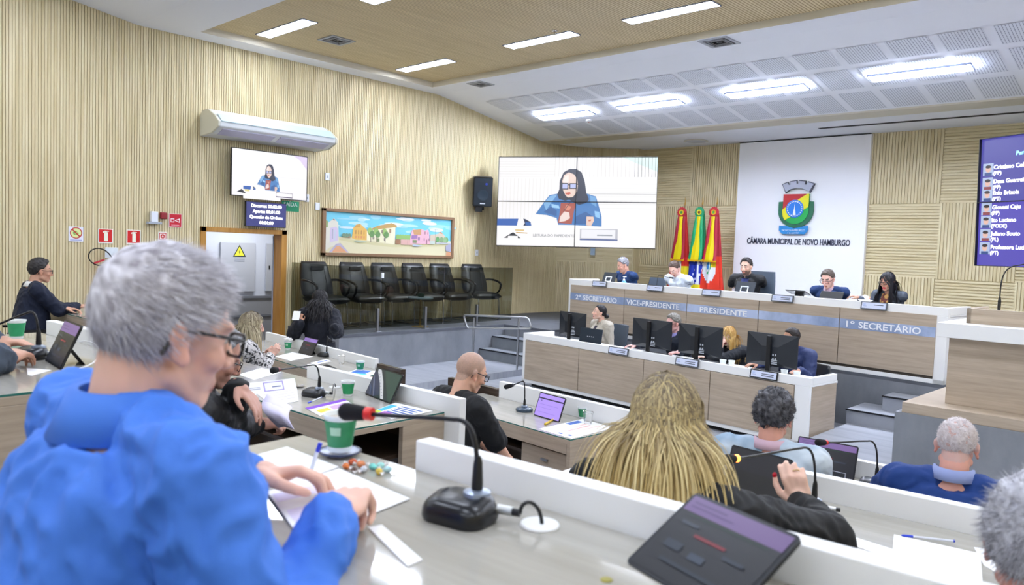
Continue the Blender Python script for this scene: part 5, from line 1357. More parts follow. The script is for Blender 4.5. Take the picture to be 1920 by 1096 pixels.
            for m_, p_ in enumerate(pts):
                t_ = (pts[min(m_ + 1, n_)] - pts[max(m_ - 1, 0)]); o_ = (p_ - V((s.H.x, s.H.y, p_.z))); w = t_.cross(o_)
                w = w.normalized() * wid * rnd.uniform(.8, 1.1) * (1 - .75 * (m_ / n_) ** 3) if w.length > 1e-8 else V((wid, 0, 0)); vs += [p_ - w, p_ + w * .0 + o_.normalized() * wid * .35, p_ + w]
                c = mixc(c1, c2, tone); c = mixc(cr, c, sst(0, .5, m_ / n_ + tone * .25)) if cr else c; cc += [c] * 3
            g.c_save = len(g.c); g.col = (0, 0, 0)
            g.add(vs, [(3 * i + j, 3 * i + 3 + j, 3 * i + 4 + j, 3 * i + 1 + j) for i in range(n_) for j in (0, 1)]); g.c[g.c_save:] = cc
        return gbuild(g, name, hair_m, s.t, 180)
    def top(s, name, m, inf=.014, sleeve=1.0, wrinkle=.006, voxel=.011, collar=None, neck_open=.0, hem=True, colf=None, cuff=None, thick=0, label=None, smooth=5, wsc=9):
        g = G(); s.torso(g, inf, top=.995)
        k = s.k
        for sd in (-1, 1):
            if sd in s.wrists:
                E, W, hd = s.wrists[sd]
                g.cap(s.Sh[sd], E, .060 * k + inf, .052 * k + inf * 1.0)
                if sleeve >= 1: g.cap(E, E.lerp(W, .93), .052 * k + inf, .034 * k + inf * .8)
                elif sleeve > .5: g.cap(E, E.lerp(W, (sleeve - .5) * 2), .044 * k + inf, .04 * k + inf)
        if sleeve < .5:
            g = G(); s.torso(g, inf, top=.995)
            for sd in (-1, 1):
                if sd in s.wrists: E = s.wrists[sd][0]; g.cap(s.Sh[sd], s.Sh[sd].lerp(E, sleeve * 2), .053 * k + inf, .055 * k + inf)
        me = remesh(g, voxel, smooth)
        def dp(p):
            a = n3(V((p.x, p.y, p.z * .55)), wsc * .8); q_ = V((p.x, p.y, p.z * .8)) + V((7, 3, 1)); q_ += V((n3(p, 6), n3(p + V((3, 3, 3)), 6), 0)) * .05
            b = 1 - abs(n3(q_, wsc * 1.5)) * 3.2; c = 1 - abs(n3(q_ + V((2, 9, 4)), wsc * 3)) * 3.2
            return wrinkle * (a * .8 + max(-.2, b) * .8 + max(-.2, c) * .3 - .5)
        o = finish(me, name, m, s.t, colf, dp, label)
        if collar:
            s.collar(collar, m)
        return o
    def collar(s, kind, m, r=.074, h=.05, name='collar', dz=.0, drop=.03, tilt=.03):
        g = G(); N = 36; vs = []; k = s.k * (1 if s.sex == 'm' else .86); c = s.Nb + s.up * dz; ax = (s.up * .5 + (s.Nt - s.Nb).normalized() * .5).normalized()
        gap = 8
        for i in range(N + 1):
            a = radians(90 + gap + (360 - 2 * gap) * i / N); q = abs(sin(a / 1)) ; fr = max(0, sin(a))
            o = s.r * cos(a) * r * k + s.f * sin(a) * r * 1.02 * k; rr = o.normalized()
            top_ = c + o * .92 + ax * (h * .62 * k) - s.up * fr * tilt
            if kind == 'stand': vs += [c + o * 1.02 - s.up * (.012 + fr * drop), top_, top_ + rr * .004, c + o * 1.08 - s.up * (.012 + fr * drop)]
            else: vs += [c + o * .98 - s.up * (.01 + fr * drop), top_, top_ + rr * .006 + s.up * .001, c + o * 1.17 + rr * .008 - s.up * (.02 + fr * (drop + .035))]
        g.add(vs, [(4 * i + j, 4 * i + 4 + j, 4 * i + 5 + j, 4 * i + 1 + j) for i in range(N) for j in range(3)])
        o = gbuild(g, name, m, s.t, 80); sd = o.modifiers.new('solid', 'SOLIDIFY'); sd.thickness = .004; return o
    def trousers(s, m, name='trousers', voxel=.014):
        g = G(); k = s.k
        c = s.P; g.ell(c + s.f * .0 - s.up * .01, (.19 * k + s.fat * .3, .15 * k + s.fat * .3, .12 * k), Matrix((s.r, s.f, s.up)).transposed())
        for sd in (-1, 1):
            hip, kn, an = s.leg[sd]; g.cap(hip, kn, .095 * k, .068 * k); g.cap(kn, an - s.up * .0, .068 * k, .05 * k)
        me = remesh(g, voxel, 4); finish(me, name, m, s.t, None, lambda p: .006 * n3(p, 9))
        g = G()
        for sd in (-1, 1):
            hip, kn, an = s.leg[sd]; g = G(); g.cap(an - s.up * .035 - s.f * .03, an + s.f * .15 - s.up * .05, .045, .036); gbuild(g, 'shoe', black, s.t, 80)
def table_hands(p, zt, fwd=.36, sep=.12, x=0): return {sd: p.H * 0 + V((p.H.x, p.H.y, 0)) + p.f * fwd + p.r * (sd * sep + x) + V((0, 0, zt + .035)) for sd in (-1, 1)}
gm_lens = mat('lens_glass', '#ffffff', .02, trans=1, spec=.3)
def noisecol(base, amp=.08, sc=14):
    b = srgb(base)
    return lambda p: tuple(clamp(c * (1 + amp * n3(p, sc))) for c in b)
def cloth(name, col, rough=.8, **k): return mat(name, col, rough, sheen=.02, bump=.15, bscale=600, **k)
def side_hands(p, tl, tr): return tl, tr
def chair_for(p, label, **k):
    a = atan2(p.f.y, p.f.x) - pi / 2
    M = TR(p.P.x, p.P.y, p.fl) @ RZ(a) @ TR(0, -.0, 0)
    return office_chair(p.seat_z, p.fl, M, label, **k)

# --- 1: man in the blue shirt, nearest
p = Person('grey haired man in a bright blue shirt and black glasses writing at the nearest desk', atd(309, 622, 1.17), 92, 1.14, .74, hp=13, hy=-2, lean=.14, skin='#d8a48c', fat=.02, shoulders=.02, nb=(.055, .118))
p.voxel = .005
p.head(); p.arm(1, atz(632, 972, 1.575), hd=(-.62, .66, .12), hn=(.1, -.35, 1), curl=1.25, thumb=.9, pole=(.45, -.6, -.8))
p.arm(-1, atz(462, 893, 1.575), hd=(.42, .9, .05), hn=(-.35, .0, 1), curl=.55, thumb=.6, pole=(-.8, -.4, -.6), curls=[.75, .65, .55, .5])
p.legs()
p.finish_body(brow='#8c8480', voxel=.005, smooth=5)
p.hair_cap('#8f8990', T=.008, rough=.003, ns=50, strands=24000, slen=.034, col2='#e4e2e8', comb=(0, .9, -.35), jit=.36, r0=.0009, top=.7)
shirt_b = cloth('shirt_blue', '#3f78d8', .7)
p.top('shirt', shirt_b, inf=.02, wrinkle=.013, voxel=.008, wsc=9, smooth=3); p.collar('shirt', shirt_b, r=.080, h=.075, dz=-.008, drop=.03, tilt=.06)
p.trousers(cloth('trousers_dark', '#1c1d24'))
p.glasses(col='#121216', r=.0027, w=.052, h=.036)
A1 = p
chair_for(p, 'low chair under the man in the blue shirt', back_h=.2)
# --- 2: man in the navy sweater at the left wall
p = Person('man in a navy sweater with black glasses seated by the slatted wall at the left', atz(76, 508, 1.575), 84, .80, .36, hp=4, lean=.08, skin='#c48e72', fat=.05, shoulders=.02)
p.head(); p.arm(1, atz(146, 574, 1.20), hd=(.2, .95, .1), hn=(.3, 0, 1), curl=.6); p.arm(-1, atz(128, 580, 1.19) + V((-.1, 0, 0)), hd=(.3, .9, 0), curl=.6); p.legs(); p.finish_body(brow='#1c1614', stub=None)
p.hair_cap('#1d1a1b', T=.014, rough=.006, strands=500, slen=.018, col2='#3c3838', top=.5)
p.top('sweater', cloth('sweater_navy', '#0e1830'), inf=.02, wrinkle=.009); p.collar('shirt', white, name='shirt_collar')
p.trousers(cloth('trousers_grey', '#5c5f68')); p.glasses(col='#241818', r=.0026)
chair_for(p, 'grey chair under the man in the navy sweater', back_h=.25, m=mat('chair_grey_fabric', '#7d8088', .8))
# --- 3: sleeve at the left edge
p = Person('person at the left edge with only a slate blue sleeve and hand in view', (-3.12, .33, 1.93), 88, 1.19, .74, hp=20, lean=.08, skin='#c08a70', fat=.03)
p.head(); p.arm(1, atz(6, 672, 1.57), hd=(-.6, .6, .1), hn=(.2, 0, 1), pole=(.9, -.1, -.8)); p.arm(-1, (-3.4, .75, 1.57), hd=(.5, .8, 0)); p.legs(); p.finish_body()
p.hair_cap('#4a4442', T=.014, strands=200); p.top('sweater', cloth('sweater_slate', '#3c4654'), inf=.026, wrinkle=.012, voxel=.01); p.trousers(cloth('trousers_dark', '#1c1d24'))
chair_for(p, 'chair of the person at the left edge', back_h=.3)
# --- 4: man in the black shirt behind the first man
p = Person('man in a black shirt with a wristwatch leaning back and holding printed sheets', atd(403, 668, 3.08), 72, .82, .36, hp=24, lean=-.02, skin='#b98470', fat=.05, shoulders=.02)
p.head(); p.arm(1, atz(552, 812, 1.03), hd=(.45, .85, .1), hn=(.3, -.3, .9), curl=1.3, thumb=.9, pole=(.5, -.3, -1)); p.arm(-1, atd(446, 722, 2.98), hd=(.75, .35, -.62), hn=(.3, .25, .9), curl=.35, thumb=.2, pole=(-.5, .3, -1), curls=[.25, .35, .4, .45]); p.legs(); p.finish_body(brow='#55504e', voxel=.006)
p.hair_cap('#6f7074', T=.013, strands=900, slen=.02, col2='#a4a6aa', top=.4)
p.top('shirt', cloth('shirt_black', '#0b0c10', .6), inf=.018, wrinkle=.012, voxel=.009, collar='shirt'); p.trousers(cloth('trousers_black', '#121318')); p.glasses(col='#15151a')
B4 = p
E_, W_, hd_ = p.wrists[-1]; g = G(); dd = (W_ - E_).normalized(); g.tube([W_ - dd * .035, W_ - dd * .008], [.034, .034], 18); u_ = (CAM - W_).normalized(); g.ell(W_ - dd * .02 + u_ * .028, (.019, .019, .019))
gbuild(g, 'wristwatch', black, p.t, 60)
chair_for(p, 'black leather chair of the man in the black shirt', back_h=.5)
# --- 5: woman in the patterned blouse
p = Person('woman with ash blonde hair in a black and white patterned blouse', atz(472, 611, 1.23), 76, .45, 0, sex='f', hp=8, hy=-5, lean=.14, skin='#cf9c86', scale=.98)
p.head(); p.arm(1, atz(507, 668, .93), hd=(.1, .6, .75), hn=(.8, -.3, .2), curl=.5, pole=(.6, -.5, -.7)); p.arm(-1, atz(497, 666, .93), hd=(.35, .7, .55), hn=(-.7, .2, .3), curl=.6, pole=(-.6, -.3, -.7)); p.legs(); p.finish_body(voxel=.006)
def snake(q):
    v = noise.noise(V(q) * 38) ; w_ = noise.noise(V(q) * 38 + V((5, 5, 5)))
    return srgb('#17181c') if abs(v) < .10 or w_ > .33 else srgb('#d6d2d0')
p.top('blouse', mat('blouse_print', '#ffffff', .7, attr=True), inf=.02, wrinkle=.006, voxel=.008, colf=snake)
p.hair_long('#a99878', '#c9bd9c', N=650, L=.42, seed=5, root='#6f6350', wid=.004, dz=-.01)
p.trousers(cloth('jeans_blue', '#3a5c8c'))
E_, W_, hd_ = p.wrists[1]; g = G(); dd = (W_ - E_).normalized(); g.tube([W_ - dd * .05, W_ - dd * .02], [.036, .033], 16); gbuild(g, 'bracelet', mat('bracelet_dark', '#1c2438', .3), p.t, 60)
chair_for(p, 'dark chair under the woman in the patterned blouse', back_h=.3)
# --- 6: standing woman seen from behind
p = Person('standing woman in a dark navy coat with black curly hair holding a phone', atd(600, 563, 8.75), 142, 0, 0, sex='f', hp=14, lean=0, skin='#b07a5c', stand=True, scale=.9)
p.P = V((p.Nb.x, p.Nb.y, p.Nb.z - .47)); p.H = p.H
p.head(); p.arm(-1, atd(562, 604, 8.5), hd=(-.3, .2, .8), hn=(.5, -.5, 0), curl=.8, pole=(-.5, -.3, -1)); p.arm(1, atd(628, 612, 8.35), hd=(-.4, .4, -.3), curl=.6, pole=(.8, -.2, -1)); 
p.legs(); p.finish_body()
p.top('coat', cloth('coat_navy', '#0a0e1c'), inf=.035, wrinkle=.01)
g = G(); rings = []
for j in range(8):
    f_ = j / 7; z = p.P.z + .12 - f_ * .62; rx, ry = .19 + .06 * f_, .145 + .05 * f_
    rings.append([V((p.P.x, p.P.y, z)) + p.r * rx * cos(a) + p.f * ry * sin(a) for a in [2 * pi * i / 32 for i in range(32)]])
g.loft(rings); gbuild(g, 'coat_skirt', cloth('coat_navy', '#0a0e1c'), p.t, 80)
p.trousers(cloth('trousers_black', '#121318'))
p.hair_long('#0c0b0e', '#1e1a1e', N=1100, L=.3, seed=9, wid=.005, curl=.45, out=.32, lift=.02)
t = thing('mobile_phone', 'white phone held up by the standing woman', 'phone', M=TR(*atd(554, 598, 8.48)) @ RZ(radians(40)) @ RX(radians(-30))); g = G(); g.box(-.04, .04, 0, .008, -.01, .1); g.build('phone', white, t)
# --- 7: bald man
p = Person('bald man with glasses in a black T-shirt seated with his back to the viewer', atz(883, 698, 1.225), 80, .43, 0, hp=22, hy=-6, lean=.1, skin='#d09a7e', fat=.02, shoulders=.01)
p.head(); p.arm(1, V((p.H.x, p.H.y, 0)) + p.f * .24 + p.r * .2 + V((0, 0, .60)), hd=(0, 1, -.1), hn=(.3, 0, 1), pole=(.75, -.6, -.8), curl=.7); p.arm(-1, V((p.H.x, p.H.y, 0)) + p.f * .3 - p.r * .08 + V((0, 0, .62)), hd=(.2, 1, -.1), curl=.7); p.legs(); p.finish_body(stub='#8a7a70', brow='#5c4a40', voxel=.006)
p.top('t_shirt', cloth('tshirt_black', '#08090d'), inf=.015, sleeve=.44, wrinkle=.008, voxel=.009); p.trousers(cloth('jeans_dark', '#1c2434')); p.glasses(col='#15151a', r=.0026)
chair_for(p, 'black leather chair behind the bald man', back_h=.26)
C7 = p
# --- 8: long haired blonde woman
p = Person('woman with long blonde hair in a black top raising her right hand beside a microphone', atz(1250, 792, 1.565), 98, .81, .36, sex='f', hp=4, lean=.05, skin='#d8a890', scale=1.0)
p.voxel = .005; p.head(); 
Wb = atd(1504, 948, 2.16)
p.nails = []
T = p.arm(1, Wb, elbow=atd(1556, 1012, 1.98), hd=(-.38, .05, .92), hn=(.35, -.9, .15), curl=.85, thumb=.35, pole=(.55, -.25, -1.0), curls=[.75, .8, .85, .95])
for q_ in [T[0] + T[1] * .006]: p.nails.append((q_, srgb('#c01c34')))
p.arm(-1, V((p.H.x, p.H.y, 0)) + p.f * .35 - p.r * .2 + V((0, 0, 1.18)), hd=(.5, .8, 0), pole=(-.6, -.4, -.7)); p.legs(); p.finish_body(voxel=.005)
p.top('black_top', cloth('top_black', '#07080b'), inf=.016, wrinkle=.008, voxel=.008)
p.hair_long('#c4a45c', '#ead7a0', N=6500, L=.56, seed=3, root='#6d6154', wid=.0017, lift=.012, out=.01, dz=-.01)
g = G(); g.ell(T[0] + T[1] * .004 + T[2] * .004, (.0065, .0065, .009)); gbuild(g, 'thumbnail', mat('nail_red', '#c01028', .2), p.t, 80)
g = G(); W_ = p.wrists[1][1]; d_ = p.wrists[1][2]; n_ = V((.35, -.9, .15)); n_ = (n_ - d_ * n_.dot(d_)).normalized(); th_ = -(d_.cross(n_)); kk = W_ + d_ * .089 * .9 + th_ * -.011 * .9 + (d_ * cos(.6) - n_ * sin(.6)) * .018
ax = (d_ * cos(.6) - n_ * sin(.6)); u_ = ax.orthogonal().normalized(); w_ = ax.cross(u_); g.tube([kk + (u_ * cos(2 * pi * k / 18) + w_ * sin(2 * pi * k / 18)) * .0098 for k in range(18)], .0016, 6, closed=True); gbuild(g, 'ring', mat('ring_gold', '#d8c090', .2, 1), p.t, 80)
p.trousers(cloth('trousers_black', '#121318')); chair_for(p, 'chair under the long haired blonde woman', back_h=.25); B8 = p
# --- 9: curly grey hair
p = Person('man with curly grey hair in a pale blue mottled jumper, seen from behind', atz(1450, 782, 1.21), 105, .44, 0, hp=14, lean=.06, skin='#c88a74', fat=.02, shoulders=.015)
p.head(); p.arm(1, V((p.H.x, p.H.y, 0)) + p.f * .42 + p.r * .15 + V((0, 0, .82)), hd=(-.2, 1, 0)); p.arm(-1, V((p.H.x, p.H.y, 0)) + p.f * .42 - p.r * .15 + V((0, 0, .82)), hd=(.3, 1, 0)); p.legs(); p.finish_body(voxel=.007)
def mottle(q):
    v = clamp(.5 + n3(q, 7) * 1.1 + n3(q, 22) * .4); return mixc(srgb('#8fa6ba'), srgb('#c9d3da'), v)
p.top('jumper', mat('jumper_pale_blue', '#ffffff', .9, attr=True, bump=.4, bscale=500), inf=.024, wrinkle=.008, colf=mottle); p.collar('stand', cloth('shirt_pink', '#c4a4b0'), name='shirt_collar', dz=.012, r=.076)
p.hair_cap('#26252a', T=.022, rough=.012, ns=60, strands=9000, slen=.03, col2='#626166', comb=(0, -.1, -.1), jit=1.0, curl=.8, r0=.0012, top=.2)
p.trousers(cloth('trousers_dark', '#1c1d24')); chair_for(p, 'chair under the man with curly grey hair', back_h=.3)
# --- 10: blue jumper
p = Person('man with close cropped white hair in a royal blue jumper seen from behind', atz(1794, 836, 1.19), 98, .41, 0, hp=16, lean=.05, skin='#d0917c', fat=.03, shoulders=.02)
p.head(); p.arm(1, V((p.H.x, p.H.y, 0)) + p.f * .45 + p.r * .15 + V((0, 0, .82)), hd=(-.2, 1, 0)); p.arm(-1, V((p.H.x, p.H.y, 0)) + p.f * .38 - p.r * .36 + V((0, 0, .82)), hd=(-.3, 1, 0)); p.legs(); p.finish_body(voxel=.007, stub='#b9a6a2')
p.top('jumper', cloth('jumper_royal_blue', '#0e3678'), inf=.02, wrinkle=.008); p.collar('stand', cloth('shirt_lilac', '#8c98c4'), name='shirt_collar', r=.08, h=.06, dz=.015)
p.hair_cap('#b7aaa8', T=.003, rough=.004, ns=60, strands=2500, slen=.009, col2='#d4cccc', bald=None, jit=.5, r0=.0012)
p.trousers(cloth('trousers_dark', '#1c1d24')); chair_for(p, 'chair under the man in the royal blue jumper', back_h=.25)
# --- 11: head at the right edge
p = Person('grey haired person at the right edge, only ear and hair in view', atd(1952, 1030, 1.40), 96, .80, .36, hp=10, lean=.03, skin='#c4806c', fat=.02)
p.head(); p.arm(1, V((p.H.x, p.H.y, 0)) + p.f * .42 + p.r * .15 + V((0, 0, 1.18)), hd=(-.2, 1, 0)); p.arm(-1, V((p.H.x, p.H.y, 0)) + p.f * .42 - p.r * .12 + V((0, 0, 1.18)), hd=(.2, 1, 0)); p.legs(); p.finish_body(voxel=.006)
p.hair_cap('#85838a', T=.018, rough=.005, strands=14000, slen=.03, col2='#d8d8de', comb=(0, -.3, -.5), jit=.5, r0=.0008, top=.2)
p.top('jacket', cloth('jacket_dark', '#2a2c34'), inf=.02); p.trousers(cloth('trousers_dark', '#1c1d24')); chair_for(p, 'chair under the grey haired person at the right edge', back_h=.25)

# --- dais people
def seated(label, H, face, seat, fl, tl, tr, **k):
    fin = k.pop('fin', {}); p = Person(label, H, face, seat, fl, **k); p.voxel = .008
    p.head()
    for sd, w in ((-1, tl), (1, tr)):
        w = dict(w); T_ = w.pop('T'); w.setdefault('pole', p.r * sd * .55 - p.up * 1.2 - p.f * .25); p.arm(sd, T_, **w)
    p.legs(); p.finish_body(voxel=.007, **fin); return p
def on(px, py, z): return atz(px, py, z)
zD = 1.53
q = lambda px, py, off: atp(px, py, (-2.2 + .0977 * 0, 9.47 + off), radians(-5.6))
p = seated('grey haired man in a blue sweater at the left end of the dais desk', q(1168, 497, 1.0), 252, 1.10, .66, dict(T=on(1196, 524, 1.50), hd=(-.3, -.9, 0), curl=.6), dict(T=on(1180, 523, 1.50), hd=(.3, -.9, 0), curl=.6), hp=22, hy=-12, lean=.16, skin='#c99078', fat=.04, shoulders=.015, fin=dict(brow='#4a4442'))
p.hair_cap('#5d5c62', T=.013, strands=500, slen=.016, col2='#9c9ca2', top=.5); p.top('sweater', cloth('sweater_blue', '#0f3260'), inf=.014); p.trousers(cloth('trousers_dark', '#1c1d24')); chair_for(p, 'chair of the man in the blue sweater on the dais', back_h=.3)
p = seated('man in a white shirt looking down between two name plates on the dais', q(1265, 504, 1.0), 262, 1.10, .66, dict(T=on(1300, 533, 1.49), hd=(-.8, -.6, 0), curl=.5), dict(T=on(1262, 530, 1.49), hd=(.7, -.7, 0), curl=.5), hp=42, hy=0, lean=.2, skin='#d09c88', shoulders=.01, fat=.02, fin=dict(brow='#4a3830'))
p.hair_cap('#3c2e28', T=.011, strands=400, slen=.016, col2='#5c483c', recede=.012, top=.3); p.top('shirt', cloth('shirt_white', '#d9e2ee'), inf=.012, collar='shirt', wrinkle=.01); p.trousers(cloth('trousers_dark', '#1c1d24')); chair_for(p, 'chair of the man in the white shirt on the dais', back_h=.25)
p = seated('bearded man in a black jacket over a blue top at the middle of the dais', q(1399, 500, 1.0), 268, 1.12, .66, dict(T=on(1436, 542, 1.49), hd=(-.6, -.7, 0), curl=.5), dict(T=on(1366, 540, 1.49), hd=(.5, -.8, 0), curl=.5), hp=8, hy=4, lean=.1, skin='#c99a82', shoulders=.02, fat=.02, fin=dict(brow='#1c1614', beard='#2a1d18'))
p.hair_cap('#1f1a1a', T=.012, strands=400, slen=.015, col2='#342c2a', top=.6, recede=.008)
def jk(q_):
    d_ = V(q_) - A_c; x, y = d_.dot(A_r), d_.dot(A_f)
    return srgb('#16235c') if (y > 0 and abs(x) < .055 + max(0, d_.z + .1) * .1 and d_.z < -.03) else srgb('#0c0d12')
A_c, A_r, A_f = p.Nb, p.r, p.f
p.top('jacket', mat('jacket_two_tone', '#ffffff', .7, attr=True), inf=.016, colf=jk, voxel=.009); p.collar('stand', cloth('jacket_black', '#14161c'), name='jacket_collar', r=.085); p.trousers(cloth('trousers_dark', '#1c1d24')); chair_for(p, 'high backed blue grey leather chair of the bearded man', m=leather_b, back_h=.62, back_w=.56)
p = seated('man with round glasses in a navy fleece looking down on the dais', q(1552, 523, 1.0), 266, 1.10, .66, dict(T=on(1572, 550, 1.50), hd=(-.7, -.6, .1), curl=.6), dict(T=on(1541, 546, 1.54), hd=(.8, -.3, .3), curl=.7), hp=24, lean=.17, skin='#d8a490', fat=.03, shoulders=.015, fin=dict(brow='#4a3a30', beard=None))
p.hair_cap('#3f362f', T=.012, strands=400, slen=.014, col2='#5c5046', top=.4)
A_c, A_r, A_f = p.Nb, p.r, p.f
def jk2(q_):
    d_ = V(q_) - A_c; x, y = d_.dot(A_r), d_.dot(A_f); return srgb('#c4a8b8') if (y > 0 and abs(x) < .04 and d_.z < -.0) else srgb('#142f5c')
p.top('fleece', mat('fleece_two_tone', '#ffffff', .9, attr=True), inf=.015, colf=jk2, voxel=.009); p.collar('shirt', cloth('shirt_pink', '#c4a4b0'), name='shirt_collar'); p.glasses(col='#3c1418', r=.003, roundl=True); p.trousers(cloth('trousers_dark', '#1c1d24')); chair_for(p, 'chair of the man with round glasses on the dais', back_h=.25)
p = seated('woman with long black hair, glasses and a grey jacket on the dais', q(1664, 528, 1.0), 256, 1.09, .66, dict(T=on(1641, 558, 1.52), hd=(-.5, -.7, .1), curl=.7), dict(T=on(1612, 558, 1.52), hd=(-.9, -.2, .2), curl=.5), sex='f', hp=12, hy=-4, lean=.14, skin='#b07c62', fin=dict(brow='#1c1414', lips='#b02838'))
A_c, A_r, A_f = p.Nb, p.r, p.f
def jk3(q_):
    d_ = V(q_) - A_c; x, y = d_.dot(A_r), d_.dot(A_f)
    if y > 0 and abs(x) < .06 and d_.z < -.02: return srgb('#6c3028') if n3(q_, 30) < .15 else srgb('#c89a54')
    return srgb('#3c4450')
p.top('jacket', mat('jacket_grey_two_tone', '#ffffff', .6, attr=True), inf=.013, colf=jk3, voxel=.009); p.hair_long('#0b0a0e', '#1c1a22', N=700, L=.34, seed=12, wid=.005, lift=.01); p.glasses(col='#15151a', r=.003); p.trousers(cloth('trousers_dark', '#1c1d24')); chair_for(p, 'chair of the woman in the grey jacket on the dais', back_h=.25)
t = thing('handbag', 'zebra patterned bag on the dais beside the woman in the grey jacket', 'bag', tuple(q(1712, 574, .95) - V((0, 0, .12)))); g = G(); g.col = (0, 0, 0)
rings = [[V((.13 * cos(a) * s_, .06 * sin(a) * s_, z)) for a in [2 * pi * i / 40 for i in range(40)]] for z, s_ in ((-.12, .9), (-.06, 1.05), (0, 1.05), (.06, 1), (.11, .8), (.13, .4))]
g.loft(rings); g.c = [srgb('#1c1614') if sin(v[0] * 90 + 3 * n3(v, 14)) > .1 else srgb('#b89a74') for v in g.v]; g.build('bag_body', mat('zebra_cloth', '#ffffff', .8, attr=True), t, smooth=80)
g = G(); g.box(-.16, .16, -.1, .1, -.5, -.12); g.build('stool_prop', blackm, t)
# papers held by her
# --- clerks
q2 = lambda px, py, off: atp(px, py, (-7.45, 8.23 + off), radians(-5.1))
p = seated('woman with a dark hair bun and beige blazer at the left of the clerks\' desk', q2(1124, 586, 1.0), 250, .43, 0, dict(T=on(1118, 628, .76), hd=(-.4, -.9, 0)), dict(T=on(1100, 625, .76), hd=(.3, -.9, 0)), sex='f', hp=-8, hy=-22, lean=.06, skin='#d0a088', fin=dict(brow='#1c1414', lips='#b04c50'))
A_c, A_r, A_f = p.Nb, p.r, p.f
def jk4(q_):
    d_ = V(q_) - A_c; x, y = d_.dot(A_r), d_.dot(A_f); return srgb('#2a2434') if (y > 0 and abs(x) < .035 and d_.z < -.05) else srgb('#b3ab9c')
p.top('blazer', mat('blazer_beige', '#ffffff', .8, attr=True), inf=.022, colf=jk4, voxel=.009); p.collar('shirt', cloth('beige_cloth', '#a9a192'), name='lapel_collar', r=.085, drop=.08)
p.hair_cap('#141214', T=.007, rough=.002, col2='#242024', strands=200, slen=.02, dz=-.008); g = G(); g.ell(p.hp(0, -.125, -.035), (.036, .034, .036)); g.col = None; gb = gbuild(g, 'hair_bun', mat('bun_black', '#151315', .6, bump=.6, bscale=120), p.t, 80)
p.trousers(cloth('trousers_black', '#121318')); chair_for(p, 'blue grey leather chair of the woman with a hair bun', m=leather_b, back_h=.42)
p = seated('grey haired man with glasses and dark suit behind the second monitor', q2(1262, 606, .98), 256, .42, 0, dict(T=on(1275, 660, .75), hd=(-.5, -.8, 0), curl=.4), dict(T=on(1192, 648, .75), hd=(-.7, -.6, 0), curl=.4), hp=10, hy=-10, lean=.12, skin='#d0988c', fin=dict(brow='#6c6460'))
p.hair_cap('#5c5850', T=.014, strands=400, slen=.016, col2='#908c84', top=.4); p.top('suit_jacket', cloth('suit_dark', '#18202e'), inf=.022); p.collar('shirt', cloth('shirt_violet', '#9c98d0'), name='shirt_collar'); p.glasses(col='#5c1c28', r=.0026); p.trousers(cloth('trousers_dark', '#1c1d24')); chair_for(p, 'chair of the grey haired clerk with glasses', back_h=.25)
Hb = q2(1366, 630, .95)
p = seated('young woman with golden blonde hair covering her mouth with one hand', Hb, 264, .40, 0, dict(T=on(1322, 668, .75), hd=(-.6, -.8, 0), curl=.4), dict(T=Hb + V((-.03, -.135, -.15)), hd=(.1, .15, .95), hn=(-.3, -.9, .2), curl=.9, pole=(-.3, -.3, -1)), sex='f', hp=14, hy=-2, lean=.14, skin='#dcae98', fin=dict(brow='#8c6c40', lips='#c05c5c'))
p.top('dark_blouse', cloth('blouse_dark', '#161a22'), inf=.02, wrinkle=.008); p.hair_long('#c89a4c', '#dcbc7c', N=700, L=.4, seed=21, wid=.0045, root='#a87c3c', lift=.012); p.trousers(cloth('trousers_black', '#121318')); chair_for(p, 'chair of the young blonde clerk', back_h=.3)
p = seated('man in a navy suit half hidden behind the last monitor of the clerks\' desk', q2(1484, 634, .98), 252, .42, 0, dict(T=on(1500, 694, .74), hd=(-.4, -.9, -.1), pole=(.1, .5, -1)), dict(T=on(1420, 682, .75), hd=(-.5, -.8, 0), curl=.4), hp=12, hy=-18, lean=.12, skin='#a87458', shoulders=.04, fat=.05, fin=dict(brow='#15100e'))
p.hair_cap('#17120f', T=.006, rough=.003, strands=300, slen=.008, col2='#2a221e'); p.top('suit_jacket', cloth('suit_navy', '#1a2c5c', .6), inf=.024); p.collar('shirt', cloth('shirt_sky', '#7fb0ec'), name='shirt_collar'); p.trousers(cloth('trousers_navy', '#141c34')); chair_for(p, 'chair of the clerk in the navy suit', back_h=.25)
# empty blue grey chair back beside the first man on the dais
Pc = q(1212, 545, 1.55); office_chair(1.1, .66, TR(Pc.x, Pc.y, .66) @ RZ(radians(170)), 'empty blue grey leather chair between the first two men on the dais', m=leather_b, back_h=.42, arms=False)
# ------------------------------------------------------------------ things on the council desks
def on_desk(px, py, z): p = atz(px, py, z); return p
def sheet(name, label, pts, z, m=None, cat='paper', th=.0012, dz=.0005, printed=None, group=None):
    P = [atz(x, y, z) for x, y in pts]; c = sum(P, V((0, 0, 0))) / len(P)
    t = thing(name, label, cat, (c.x, c.y, z + dz), group=group)
    g = G(); q = [(p.x - c.x, p.y - c.y) for p in P]
    area = sum(q[i][0] * q[(i + 1) % len(q)][1] - q[(i + 1) % len(q)][0] * q[i][1] for i in range(len(q)))
    if area < 0: q = q[::-1]
    g.prism(q, 0, th); g.build('sheet', m or paper, t)
    if printed and len(P) == 4:
        g = G(); A_, B_, C_, D_ = [p - c for p in P]
        for k, (col, (u0, v0, u1, v1)) in enumerate(printed):
            g.col = srgb(col)
            def at_(u, v): r = (A_ * (1 - u) + B_ * u) * (1 - v) + (D_ * (1 - u) + C_ * u) * v; return V((r.x, r.y, th + .0002 + .00006 * k))
            g.poly([at_(u0, v0), at_(u1, v0), at_(u1, v1), at_(u0, v1)])
        g.build('print', mat('printed_picture', attr=True), t)
    return t
